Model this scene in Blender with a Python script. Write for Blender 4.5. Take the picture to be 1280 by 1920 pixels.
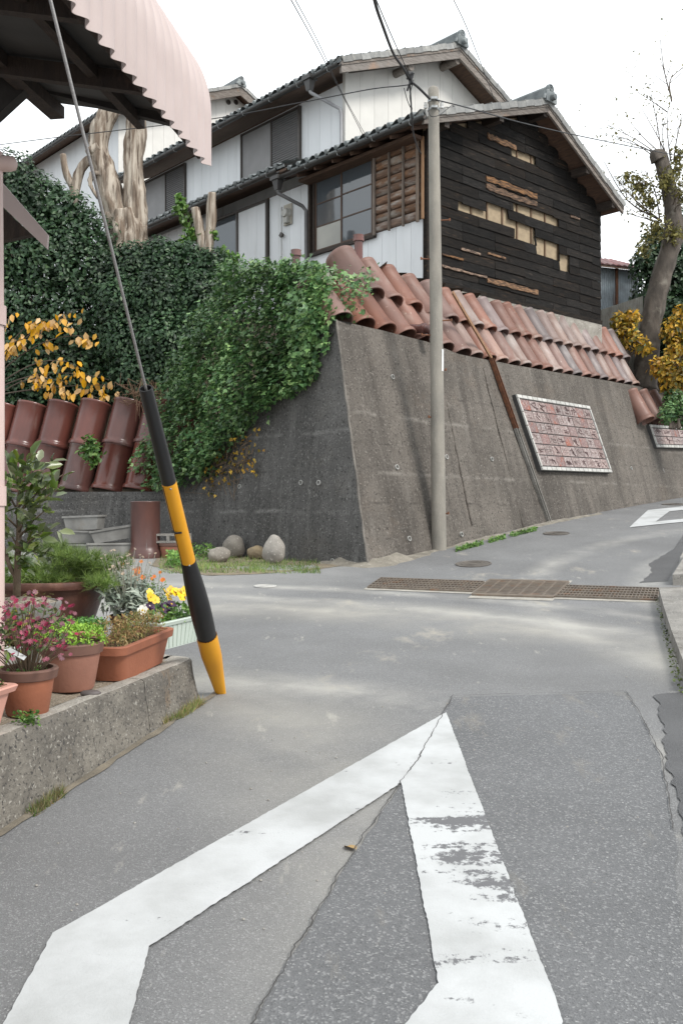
import bpy, bmesh, math, random
import numpy as np
from mathutils import Vector, Matrix, noise as mnoise
for o in list(bpy.data.objects): bpy.data.objects.remove(o, do_unlink=True)
scene = bpy.context.scene
COL = scene.collection
# ---------------------------------------------------------------- camera, sky, sun, exposure
F = 1735.0; CX = 640.0; HY = 950.0; EYE = 1.5
cd = bpy.data.cameras.new('camera'); cam = bpy.data.objects.new('camera', cd); COL.objects.link(cam)
cam.location = (0, 0, EYE); cam.rotation_euler = (math.radians(90), 0, 0)
cd.sensor_fit = 'VERTICAL'; cd.sensor_height = 36.0; cd.lens = 36.0 * F / 1920.0
cd.shift_y = -10.0 / 1920.0; cd.clip_start = 0.05; cd.clip_end = 3000
scene.camera = cam
SUN_ELEV, SUN_AZ = math.radians(46), math.radians(128)      # azimuth clockwise from +Y (view direction)
world = bpy.data.worlds.new('World'); scene.world = world; world.use_nodes = True
wn = world.node_tree; wn.nodes.clear()
def wnode(t, **k):
    n = wn.nodes.new(t)
    for a, b in k.items(): setattr(n, a, b)
    return n
out = wnode('ShaderNodeOutputWorld'); bg = wnode('ShaderNodeBackground'); bg.inputs['Strength'].default_value = 0.10
sky = wnode('ShaderNodeTexSky', sky_type='NISHITA', sun_disc=False, sun_elevation=SUN_ELEV, sun_rotation=SUN_AZ)
sky.air_density = 1.0; sky.dust_density = 2.0; sky.ozone_density = 1.0
tc = wnode('ShaderNodeTexCoord'); mp = wnode('ShaderNodeMapping'); mp.inputs['Scale'].default_value = (1.0, 1.0, 2.6)
nz = wnode('ShaderNodeTexNoise'); nz.inputs['Scale'].default_value = 1.6; nz.inputs['Detail'].default_value = 7; nz.inputs['Roughness'].default_value = 0.55
rp = wnode('ShaderNodeValToRGB'); rp.color_ramp.elements[0].position = 0.30; rp.color_ramp.elements[1].position = 0.56
rp.color_ramp.elements[0].color = (0.0, 0.0, 0.0, 1)
mx = wnode('ShaderNodeMix', data_type='RGBA'); mx.inputs['B'].default_value = (8.6, 8.9, 9.1, 1)   # bright thin cloud
wn.links.new(tc.outputs['Generated'], mp.inputs['Vector']); wn.links.new(mp.outputs['Vector'], nz.inputs['Vector'])
wn.links.new(nz.outputs['Fac'], rp.inputs['Fac']); wn.links.new(rp.outputs['Color'], mx.inputs['Factor'])
thin = wnode('ShaderNodeMix', data_type='RGBA'); thin.inputs['Factor'].default_value = .72; thin.inputs['B'].default_value = (5.0, 5.75, 6.05, 1)      # thin high haze
wn.links.new(sky.outputs['Color'], thin.inputs['A']); wn.links.new(thin.outputs['Result'], mx.inputs['A']); wn.links.new(mx.outputs['Result'], bg.inputs['Color'])
wn.links.new(bg.outputs['Background'], out.inputs['Surface'])
sl = bpy.data.lights.new('sun', 'SUN'); sl.energy = 1.5; sl.angle = math.radians(16); sl.color = (1.0, 0.965, 0.91)
sun = bpy.data.objects.new('sun', sl); COL.objects.link(sun)
sd = Vector((math.sin(SUN_AZ) * math.cos(SUN_ELEV), math.cos(SUN_AZ) * math.cos(SUN_ELEV), math.sin(SUN_ELEV)))
sun.rotation_euler = sd.to_track_quat('Z', 'Y').to_euler(); sun.location = (20, -20, 30)
scene.render.engine = 'CYCLES'
vs = scene.view_settings; vs.view_transform = 'Standard'; vs.look = 'None'; vs.exposure = 0.92; vs.gamma = 1.0; vs.use_curve_mapping = False

# ---------------------------------------------------------------- helpers
def V(*a): return Vector(a)
def P(px, py, d): return Vector(((px - CX) / F * d, d, EYE + (HY - py) / F * d))
def ray(px, py): return Vector(((px - CX) / F, 1.0, (HY - py) / F))
EYEV = Vector((0, 0, EYE))
def hit(px, py, p0, n):
    r = ray(px, py); return EYEV + r * ((p0 - EYEV).dot(n) / r.dot(n))
def sstep(a, b, x):
    t = min(1, max(0, (x - a) / (b - a))); return t * t * (3 - 2 * t)
def fbm(p, s=1.0): return mnoise.fractal(Vector(p) * s, 1.0, 2.0, 4)

class G:
    def __init__(self): self.v = []; self.f = []; self.m = []; self.mi = 0
    def add(self, vs, fs):
        b = len(self.v); self.v += [tuple(p) for p in vs]
        for q in fs: self.f.append(tuple(b + i for i in q)); self.m.append(self.mi)
        return self
    def box(self, x0, x1, y0, y1, z0, z1, X=None):
        vs = [V(x, y, z) for z in (z0, z1) for y in (y0, y1) for x in (x0, x1)]
        if X is not None: vs = [X @ p for p in vs]
        return self.add(vs, [(0, 2, 3, 1), (4, 5, 7, 6), (0, 1, 5, 4), (2, 6, 7, 3), (0, 4, 6, 2), (1, 3, 7, 5)])
    def bar(self, a, b, w, h, up=V(0, 0, 1)):
        a = Vector(a); b = Vector(b); d = (b - a).normalized(); s = d.cross(up)
        if s.length < 1e-4: s = d.cross(V(0, 1, 0))
        s.normalize(); t = s.cross(d)
        vs = [p + s * (w / 2 * i) + t * (h / 2 * j) for p in (a, b) for j in (-1, 1) for i in (-1, 1)]
        return self.add(vs, [(0, 2, 3, 1), (4, 5, 7, 6), (0, 1, 5, 4), (2, 6, 7, 3), (0, 4, 6, 2), (1, 3, 7, 5)])
    def prism(self, poly, ext):
        n = len(poly); ext = Vector(ext); vs = [Vector(p) for p in poly] + [Vector(p) + ext for p in poly]
        fs = [tuple(range(n - 1, -1, -1)), tuple(range(n, 2 * n))] + [(i, (i + 1) % n, n + (i + 1) % n, n + i) for i in range(n)]
        return self.add(vs, fs)
    def tube(self, path, rad, n=8, cap=True, jit=0.0, jscale=3.0):
        path = [Vector(p) for p in path]; k = len(path)
        if not hasattr(rad, '__len__'): rad = [rad] * k
        ref = V(0, 0, 1); rings = []; vs = []
        s = None
        for i in range(k):
            d = (path[min(i + 1, k - 1)] - path[max(i - 1, 0)]).normalized()
            if s is None:
                s = d.cross(ref)
                if s.length < .05: s = d.cross(V(1, 0, 0))
            s = (s - d * s.dot(d)).normalized(); t = d.cross(s)
            for j in range(n):
                a = 2 * math.pi * j / n; q = s * math.cos(a) + t * math.sin(a); r = rad[i]
                if jit: r *= 1 + jit * mnoise.noise((path[i] * .6 + q * .8) * jscale) + jit * .45 * mnoise.noise(V(q.x * 3.6, q.y * 3.6 + q.z * 2, path[i].z * 1.1 + path[i].x))
                vs.append(path[i] + q * r)
        fs = [(i * n + j, i * n + (j + 1) % n, (i + 1) * n + (j + 1) % n, (i + 1) * n + j) for i in range(k - 1) for j in range(n)]
        if cap: fs += [tuple(range(n - 1, -1, -1)), tuple(range((k - 1) * n, k * n))]
        return self.add(vs, fs)
    def lathe(self, prof, n=24, X=None, close=False, sq=None):
        vs = []
        for r, z in prof:
            for j in range(n):
                a = 2 * math.pi * j / n; p = V(r * math.cos(a), r * math.sin(a), z)
                vs.append(X @ p if X is not None else p)
        k = len(prof)
        fs = [(i * n + j, i * n + (j + 1) % n, (i + 1) * n + (j + 1) % n, (i + 1) * n + j) for i in range(k - 1) for j in range(n)]
        if close: fs += [tuple(range(n - 1, -1, -1)), tuple(range((k - 1) * n, k * n))]
        return self.add(vs, fs)
    def grid(self, fn, nu, nv):
        vs = [fn(i / nu, j / nv) for j in range(nv + 1) for i in range(nu + 1)]
        fs = [(j * (nu + 1) + i, j * (nu + 1) + i + 1, (j + 1) * (nu + 1) + i + 1, (j + 1) * (nu + 1) + i) for j in range(nv) for i in range(nu)]
        return self.add(vs, fs)
    def mesh(self, name, mats, smooth=False):
        me = bpy.data.meshes.new(name); me.from_pydata(self.v, [], self.f)
        for m in (mats if isinstance(mats, (list, tuple)) else [mats]): me.materials.append(m)
        if any(self.m): me.polygons.foreach_set('material_index', self.m)
        bm = bmesh.new(); bm.from_mesh(me); bmesh.ops.recalc_face_normals(bm, faces=bm.faces); bm.to_mesh(me); bm.free()
        if smooth:
            me.polygons.foreach_set('use_smooth', [True] * len(me.polygons))
            if smooth != 'all': me.set_sharp_from_angle(angle=math.radians(smooth if smooth is not True else 40))
        return me
    def build(self, name, mats, parent=None, loc=(0, 0, 0), smooth=False, rot=None):
        return mkobj(name, self.mesh(name, mats, smooth), parent, loc, rot)
def mkobj(name, me, parent=None, loc=(0, 0, 0), rot=None, scale=None):
    o = bpy.data.objects.new(name, me); COL.objects.link(o); o.location = loc
    if rot is not None: o.rotation_euler = rot
    if scale is not None: o.scale = scale if hasattr(scale, '__len__') else (scale,) * 3
    if parent is not None: o.parent = parent
    return o
def tag(o, label, cat, group=None):
    o['label'] = label; o['category'] = cat
    if group: o['group'] = group
    return o
def thing(name, label, cat, loc=(0, 0, 0), rz=0, group=None):
    o = bpy.data.objects.new(name, None); COL.objects.link(o); o.location = loc; o.rotation_euler = (0, 0, rz); o.empty_display_size = .1
    return tag(o, label, cat, group)
def struct(o): o['kind'] = 'structure'; return o
def stuff(o): o['kind'] = 'stuff'; return o
def frame(x, z):     # matrix with local z = z, local x close to x
    z = Vector(z).normalized(); x = Vector(x); x = (x - z * x.dot(z)).normalized(); y = z.cross(x)
    return Matrix((x, y, z)).transposed()

# ---------------------------------------------------------------- materials
MATS = {}
def mat(name, col, col2=None, scale=4.0, rough=.8, bump=0.0, bscale=30.0, speck=None, rand=0.0, metal=0.0, stretch=(1, 1, 1),
        contrast=(.35, .65), stain=None, spec=.5, coat=0.0, island=None, transl=0.0, world_co=False, disp_detail=6):
    if name in MATS: return MATS[name]
    m = bpy.data.materials.new(name); m.use_nodes = True; nt = m.node_tree; N = nt.nodes; L = nt.links; N.clear()
    def nd(t, **k):
        n = N.new(t)
        for a, b in k.items(): setattr(n, a, b)
        return n
    o = nd('ShaderNodeOutputMaterial'); b = nd('ShaderNodeBsdfPrincipled')
    b.inputs['Roughness'].default_value = rough; b.inputs['Metallic'].default_value = metal; b.inputs['Specular IOR Level'].default_value = spec
    b.inputs['Coat Weight'].default_value = coat
    if world_co: co = nd('ShaderNodeNewGeometry').outputs['Position']
    else: co = nd('ShaderNodeTexCoord').outputs['Object']
    oi = nd('ShaderNodeObjectInfo')
    off = nd('ShaderNodeVectorMath', operation='SCALE'); off.inputs[0].default_value = (37.0, 17.0, 53.0); L.new(oi.outputs['Random'], off.inputs['Scale'])
    ad = nd('ShaderNodeVectorMath', operation='ADD'); L.new(co, ad.inputs[0])
    if not world_co: L.new(off.outputs[0], ad.inputs[1])
    mpn = nd('ShaderNodeMapping'); mpn.inputs['Scale'].default_value = stretch; L.new(ad.outputs[0], mpn.inputs['Vector']); vec = mpn.outputs[0]
    def noise(s, d=5, r=.55, v=None):
        n = nd('ShaderNodeTexNoise'); n.inputs['Scale'].default_value = s; n.inputs['Detail'].default_value = d; n.inputs['Roughness'].default_value = r
        L.new(v or vec, n.inputs['Vector']); return n.outputs['Fac']
    def ramp(f, lo, hi):
        r = nd('ShaderNodeMapRange'); r.inputs['From Min'].default_value = lo; r.inputs['From Max'].default_value = hi; L.new(f, r.inputs['Value']); return r.outputs[0]
    def mixc(f, a, c):
        x = nd('ShaderNodeMix', data_type='RGBA')
        if hasattr(f, 'links'): L.new(f, x.inputs['Factor'])
        else: x.inputs['Factor'].default_value = f
        for key, val in (('A', a), ('B', c)):
            if hasattr(val, 'links'): L.new(val, x.inputs[key])
            else: x.inputs[key].default_value = (*val, 1)
        return x.outputs['Result']
    if island:      # list of colours, one picked for each leaf
        cr = nd('ShaderNodeValToRGB'); cr.color_ramp.interpolation = 'LINEAR'
        els = cr.color_ramp.elements
        while len(els) < len(island): els.new(.5)
        for i, c in enumerate(island): els[i].position = i / (len(island) - 1); els[i].color = (*c, 1)
        ge = nd('ShaderNodeNewGeometry'); L.new(ge.outputs['Random Per Island'], cr.inputs['Fac']); c = cr.outputs['Color']
        gv = nd('ShaderNodeHueSaturation'); L.new(c, gv.inputs['Color']); pv_ = noise(1.1, 3, .6, ge.outputs['Position'])      # patches of younger and older growth
        r5 = nd('ShaderNodeMapRange'); r5.inputs['From Min'].default_value = .32; r5.inputs['From Max'].default_value = .68; r5.inputs['To Min'].default_value = .60; r5.inputs['To Max'].default_value = 1.55; L.new(pv_, r5.inputs['Value']); L.new(r5.outputs[0], gv.inputs['Value'])
        c = gv.outputs['Color']
    else:
        c = mixc(ramp(noise(scale), *contrast), col, col2 or tuple(x * .75 for x in col))
    if stain:       # (colour, scale, lo, hi, stretch)
        m2 = nd('ShaderNodeMapping'); m2.inputs['Scale'].default_value = stain[4] if len(stain) > 4 else (1, 1, 1); L.new(ad.outputs[0], m2.inputs['Vector'])
        c = mixc(ramp(noise(stain[1], 6, .6, m2.outputs[0]), stain[2], stain[3]), c, stain[0])
    if speck:       # list of (colour, scale, threshold)
        for sc, ss, th in (speck if isinstance(speck, list) else [speck]):
            c = mixc(ramp(noise(ss, 2, .5, ad.outputs[0]), th, th + .06), c, sc)
    if rand:
        hs = nd('ShaderNodeHueSaturation'); r2 = nd('ShaderNodeMapRange'); r2.inputs['To Min'].default_value = 1 - rand; r2.inputs['To Max'].default_value = 1 + rand
        L.new(oi.outputs['Random'], r2.inputs['Value']); L.new(r2.outputs[0], hs.inputs['Value']); L.new(c, hs.inputs['Color'])
        w = nd('ShaderNodeTexWhiteNoise', noise_dimensions='1D'); L.new(oi.outputs['Random'], w.inputs['W'])
        r3 = nd('ShaderNodeMapRange'); r3.inputs['To Min'].default_value = 1 - rand * 1.2; r3.inputs['To Max'].default_value = 1 + rand * .6
        L.new(w.outputs['Value'], r3.inputs['Value']); L.new(r3.outputs[0], hs.inputs['Saturation']); c = hs.outputs['Color']
    L.new(c, b.inputs['Base Color'])
    if bump:
        bp = nd('ShaderNodeBump'); bp.inputs['Strength'].default_value = min(1, bump); bp.inputs['Distance'].default_value = .02 * max(1, bump)
        L.new(noise(bscale, disp_detail, .6), bp.inputs['Height']); L.new(bp.outputs[0], b.inputs['Normal'])
    if transl:
        t = nd('ShaderNodeBsdfTranslucent'); L.new(c, t.inputs['Color']); ms = nd('ShaderNodeMixShader'); ms.inputs['Fac'].default_value = transl
        L.new(b.outputs[0], ms.inputs[1]); L.new(t.outputs[0], ms.inputs[2]); L.new(ms.outputs[0], o.inputs['Surface'])
    else: L.new(b.outputs[0], o.inputs['Surface'])
    MATS[name] = m; return m

# ---------------------------------------------------------------- leaves
RNG = np.random.default_rng(7); random.seed(7)
SHAPES = {
 'oval': ([(0, 0, 0), (.35, .5, .10), (.75, .38, .08), (1, 0, -.05), (.75, -.38, .08), (.35, -.5, .10), (.5, 0, 0)], [(0, 6, 1), (1, 6, 2), (2, 6, 3), (3, 6, 4), (4, 6, 5), (5, 6, 0)]),
 'quad': ([(0, 0, 0), (.5, .5, .08), (1, 0, -.04), (.5, -.5, .08)], [(0, 2, 1), (0, 3, 2)]),
 'ivy': ([(0, 0, 0), (.1, .42, .05), (.45, .5, .06), (.5, .25, 0), (1, 0, -.08), (.5, -.25, 0), (.45, -.5, .06), (.1, -.42, .05)], [(0, 3, 2, 1), (0, 4, 3), (0, 5, 4), (0, 7, 6, 5)]),
 'needle': ([(0, .5, 0), (1, 0, 0), (0, -.5, 0)], [(0, 1, 2)]),
 'blade': ([(0, .35, 0), (.5, .5, .12), (1, 0, -.05), (.5, -.5, .12), (0, -.35, 0)], [(0, 4, 3, 1), (1, 3, 2)]),
}
def leaves(name, mt, pts, nrm, size, shape='quad', aspect=.6, tdir=None, jn=.5, jt=.6, parent=None, loc=(0, 0, 0), kind=True):
    pts = np.asarray(pts, float) - np.asarray(loc, float); n = len(pts)
    nrm = np.broadcast_to(np.asarray(nrm, float), (n, 3)) + RNG.normal(0, jn, (n, 3))
    nrm /= np.linalg.norm(nrm, axis=1)[:, None] + 1e-9
    t = RNG.normal(0, jt, (n, 3))
    if tdir is not None: t = t + np.asarray(tdir, float)
    t -= nrm * (t * nrm).sum(1)[:, None]; t /= np.linalg.norm(t, axis=1)[:, None] + 1e-9
    bb = np.cross(nrm, t); size = np.broadcast_to(np.asarray(size, float), (n,))[:, None]
    tv, tf = SHAPES[shape]; k = len(tv); vs = np.zeros((n, k, 3))
    for i, (x, y, z) in enumerate(tv): vs[:, i] = pts + size * (t * x + bb * (y * aspect) + nrm * z)
    me = bpy.data.meshes.new(name)
    base = np.arange(n) * k
    loops = np.concatenate([np.stack([base + i for i in f], 1).reshape(n, -1) for f in tf], 1).ravel()
    lens = np.tile([len(f) for f in tf], n); starts = np.concatenate([[0], np.cumsum(lens)[:-1]])
    me.vertices.add(n * k); me.vertices.foreach_set('co', vs.ravel())
    me.loops.add(len(loops)); me.loops.foreach_set('vertex_index', loops.astype(np.int32))
    me.polygons.add(len(lens)); me.polygons.foreach_set('loop_start', starts.astype(np.int32)); me.polygons.foreach_set('loop_total', lens.astype(np.int32))
    me.materials.append(mt); me.update(calc_edges=True); me.validate()
    o = mkobj(name, me, parent, (0, 0, 0))
    if kind: stuff(o)
    return o
def clump_pts(clumps, n, lo=.8, hi=1.06, cull=.72):
    """points on the shells of overlapping ellipsoids: (centre, radii)"""
    C = np.array([c for c, r in clumps], float); R = np.array([r if hasattr(r, '__len__') else (r, r, r) for c, r in clumps], float)
    w = (R ** 2).sum(1); w /= w.sum(); idx = RNG.choice(len(C), n, p=w)
    d = RNG.normal(0, 1, (n, 3)); d /= np.linalg.norm(d, axis=1)[:, None]
    p = C[idx] + R[idx] * d * RNG.uniform(lo, hi, (n, 1)); keep = np.ones(n, bool)
    for i in range(len(C)):
        q = np.linalg.norm((p - C[i]) / R[i], axis=1); keep &= ~((q < cull) & (idx != i))
    return p[keep], d[keep]
# ---------------------------------------------------------------- layout of the place
U = V(.641, .767, 0).normalized(); NR = V(U.y, -U.x, 0)           # street face of the big wall: direction, outward normal
W = V(-.66, .75, 0).normalized(); NL = V(-W.y, W.x, 0)            # side face: direction, outward normal
if NL.y > 0: NL = -NL
CB = V(.375, 13.0, .65)                                           # foot of the wall's corner
CT = P(630, 600, 13.9)                                            # its top
def ghill(w): return 0 if w <= 0 else (.1012 * w if w < 5.44 else .55 + (w - 5.44) * .0715)
def zg(x, y):
    p = V(x, y, 0) - V(CB.x, CB.y, 0); w = p.dot(U); q = p.dot(NR)
    k = sstep(-1.6, -.2, q) if w > 0 else 0
    y0 = y - U.y * max(w, 0) * k
    s = 0.0
    for dw in (-.6, -.3, 0, .3, .6): s += ghill(w + dw) / 5
    s = s * k * sstep(-1, 1, w)
    return .05 * min(y0, 13.0 + (y0 - 13) * .15 if y0 > 13 else y0) + s
def gp(px, py, lift=0.0):
    """point of the ground seen at a pixel"""
    r = ray(px, py); t = 1.0
    while t < 80:
        p = EYEV + r * t
        if p.z <= zg(p.x, p.y) + lift: break
        t += .02
    return V(p.x, p.y, zg(p.x, p.y) + lift)

def road_material(name, base, dark, light, agg_scale, dust=True):
    m = bpy.data.materials.new(name); m.use_nodes = True; nt = m.node_tree; N = nt.nodes; L = nt.links; b = N['Principled BSDF']
    pos = N.new('ShaderNodeNewGeometry').outputs['Position']
    def noise(s, d=4, r=.55, st=(1, 1, 1), off=(0, 0, 0)):
        mp = N.new('ShaderNodeMapping'); mp.inputs['Scale'].default_value = st; mp.inputs['Location'].default_value = off; L.new(pos, mp.inputs['Vector'])
        n = N.new('ShaderNodeTexNoise'); n.inputs['Scale'].default_value = s; n.inputs['Detail'].default_value = d; n.inputs['Roughness'].default_value = r
        L.new(mp.outputs[0], n.inputs['Vector']); return n.outputs['Fac']
    def rng(f, lo, hi, a=0., z=1.):
        r = N.new('ShaderNodeMapRange'); r.inputs[1].default_value = lo; r.inputs[2].default_value = hi; r.inputs[3].default_value = a; r.inputs[4].default_value = z
        L.new(f, r.inputs[0]); return r.outputs[0]
    def mth(op, a, c):
        n = N.new('ShaderNodeMath'); n.operation = op
        for i, q in enumerate((a, c)):
            if hasattr(q, 'links'): L.new(q, n.inputs[i])
            else: n.inputs[i].default_value = q
        return n.outputs[0]
    def mix(f, a, c):
        x = N.new('ShaderNodeMix'); x.data_type = 'RGBA'
        if hasattr(f, 'links'): L.new(f, x.inputs['Factor'])
        else: x.inputs['Factor'].default_value = f
        for k, q in (('A', a), ('B', c)):
            if hasattr(q, 'links'): L.new(q, x.inputs[k])
            else: x.inputs[k].default_value = (*q, 1)
        return x.outputs['Result']
    c = mix(rng(noise(1.1, 6), .35, .65), base, tuple(.82 * x for x in base))
    vo = N.new('ShaderNodeTexVoronoi'); vo.inputs['Scale'].default_value = agg_scale; L.new(pos, vo.inputs['Vector'])
    sp = N.new('ShaderNodeSeparateColor'); L.new(vo.outputs['Color'], sp.inputs[0])
    c = mix(rng(sp.outputs[0], .6, 1., 0, .5), c, dark)
    c = mix(rng(sp.outputs[1], .80, .95, 0, .65), c, light)
    c = mix(rng(noise(agg_scale * .6, 2), .68, .74, 0, .7), c, (.46, .455, .44))
    if dust:
        sx = N.new('ShaderNodeSeparateXYZ'); L.new(pos, sx.inputs[0])
        # pale sandy lane to the left, worn into the asphalt
        lane = mth('ADD', mth('MULTIPLY', sx.outputs[0], -.62), mth('MULTIPLY', sx.outputs[1], .30))
        lane = mth('ADD', lane, mth('MULTIPLY', noise(.9, 5), 1.6))
        c = mix(rng(lane, 4.1, 5.6, 0, .6), c, (.34, .335, .32))
        # wheel arcs of dry sand round the corner
        cen = N.new('ShaderNodeVectorMath'); cen.operation = 'DISTANCE'; L.new(pos, cen.inputs[0]); cen.inputs[1].default_value = (-1.6, 4.6, .2)
        ring = mth('ABSOLUTE', mth('SUBTRACT', mth('ADD', cen.outputs['Value'], mth('MULTIPLY', noise(.5, 3), .8)), 5.3), 0)
        fine = rng(noise(1.1, 8, .62), .30, .68)
        c = mix(mth('MULTIPLY', rng(ring, .0, .95, .8, 0), fine), c, (.42, .40, .355))
        cen2 = N.new('ShaderNodeVectorMath'); cen2.operation = 'DISTANCE'; L.new(pos, cen2.inputs[0]); cen2.inputs[1].default_value = (-4.2, 2.9, .2)
        ring2 = mth('ABSOLUTE', mth('SUBTRACT', mth('ADD', cen2.outputs['Value'], mth('MULTIPLY', noise(.4, 3), .6)), 4.75), 0)
        c = mix(mth('MULTIPLY', rng(ring2, .0, .8, .7, 0), rng(noise(.9, 7, .62), .30, .64)), c, (.38, .365, .33))
        for cxy, rad, wid, st in (((-3.0, 3.0, .2), 7.6, .28, .5), ((-3.0, 3.0, .2), 8.5, .22, .45), ((-2.2, 1.5, .1), 5.2, .35, .45), ((9.5, 9.0, .5), 6.4, .25, .4), ((9.5, 9.0, .5), 7.7, .25, .4)):
            ce = N.new('ShaderNodeVectorMath'); ce.operation = 'DISTANCE'; L.new(pos, ce.inputs[0]); ce.inputs[1].default_value = cxy
            rr_ = mth('ABSOLUTE', mth('SUBTRACT', mth('ADD', ce.outputs['Value'], mth('MULTIPLY', noise(.6, 3), .35)), rad), 0)
            c = mix(mth('MULTIPLY', rng(rr_, 0, wid * 1.15, st * 1.5, 0), rng(noise(1.6, 8, .65), .34, .66)), c, (.44, .425, .39))
        c = mix(rng(noise(.5, 5, .6, (1, 1, 1), (5, 2, 0)), .50, .66, 0, .35), c, (.125, .124, .124))
        c = mix(rng(noise(.85, 7, .72, (1.6, .8, 1), (3, 9, 0)), .60, .74, 0, .75), c, (.42, .385, .32))
        c = mix(rng(noise(3.1, 6, .7, (2.2, .6, 1)), .63, .72, 0, .55), c, (.45, .43, .38))
    else:
        c = mix(rng(noise(1.3, 6, .7, (2.2, .7, 1)), .58, .74, 0, .5), c, (.32, .285, .225))
    L.new(c, b.inputs['Base Color']); b.inputs['Roughness'].default_value = .88; b.inputs['Specular IOR Level'].default_value = .3
    bp = N.new('ShaderNodeBump'); bp.inputs['Strength'].default_value = .55; bp.inputs['Distance'].default_value = .006
    L.new(mth('ADD', vo.outputs['Distance'], noise(agg_scale * 1.7, 3)), bp.inputs['Height']); L.new(bp.outputs[0], b.inputs['Normal'])
    return m
ROAD = road_material('asphalt', (.203, .203, .204), (.107, .107, .108), (.322, .322, .320), 190)
ROAD2 = road_material('asphalt_coarse', (.158, .160, .164), (.082, .083, .085), (.30, .30, .30), 135, dust=False)

# one ground sheet, fine near the camera
def axis(pts):
    r = []
    for a, b, n in pts: r += list(np.linspace(a, b, n, endpoint=False))
    return r + [pts[-1][1]]
xs = axis([(-400, -30, 8), (-30, -8, 14), (-8, 12, 80), (12, 40, 30), (40, 400, 10)])
ys = axis([(-60, -2, 10), (-2, 26, 112), (26, 60, 30), (60, 600, 12)])
g = G(); nx = len(xs)
g.add([(x, y, zg(x, y) if y < 60 else zg(x, 60)) for y in ys for x in xs],
      [(j * nx + i, j * nx + i + 1, (j + 1) * nx + i + 1, (j + 1) * nx + i) for j in range(len(ys) - 1) for i in range(nx - 1)])
struct(g.build('road', ROAD, smooth='all'))

def sheet(name, pix, m, lift, cuts=0, rough=0):
    """flat piece lying on the ground, outline given by places on the ground"""
    bm = bmesh.new(); pts = [gp(*p) if not isinstance(p, Vector) else p for p in pix]
    if rough:
        q = []
        for i in range(len(pts)):
            a, b = pts[i], pts[(i + 1) % len(pts)]; n = max(1, int((b - a).length / .045))
            for k in range(n):
                p = a.lerp(b, k / n); q.append(p + (V(mnoise.noise(p * 9), mnoise.noise(p * 9 + V(5, 5, 5)), 0) * rough if k else V(0, 0, 0)))
        pts = q
    vs = [bm.verts.new((p.x, p.y, 0)) for p in pts]; f = bm.faces.new(vs)
    bmesh.ops.triangulate(bm, faces=[f])
    for v in bm.verts: v.co.z = zg(v.co.x, v.co.y) + lift
    bmesh.ops.recalc_face_normals(bm, faces=bm.faces)
    if sum(f.normal.z for f in bm.faces) < 0: bmesh.ops.reverse_faces(bm, faces=bm.faces)
    me = bpy.data.meshes.new(name); bm.to_mesh(me); bm.free(); me.materials.append(m)
    return struct(mkobj(name, me))
sheet('asphalt_patch', [(846, 1309), (1174, 1299), (1200, 1345), (1236, 1420), (1262, 1560), (1290, 1930), (468, 1930), (640, 1640), (748, 1478)], ROAD2, .004, rough=.015)
DAMP = mat('damp_asphalt', (.060, .060, .062), (.085, .085, .087), scale=3, rough=.45, bump=.5, bscale=160, world_co=True, speck=((.12, .12, .12), 160, .66))
sheet('damp_asphalt_strip', [(1226, 1305), (1284, 1300), (1300, 1700), (1284, 1600), (1270, 1500), (1246, 1420), (1242, 1370)], DAMP, .007, rough=.03)
sheet('damp_asphalt_strip', [(1198, 1094), (1250, 1090), (1300, 1000), (1300, 980), (1262, 1030), (1215, 1058), (1222, 1075)], DAMP, .004, rough=.03)

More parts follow.
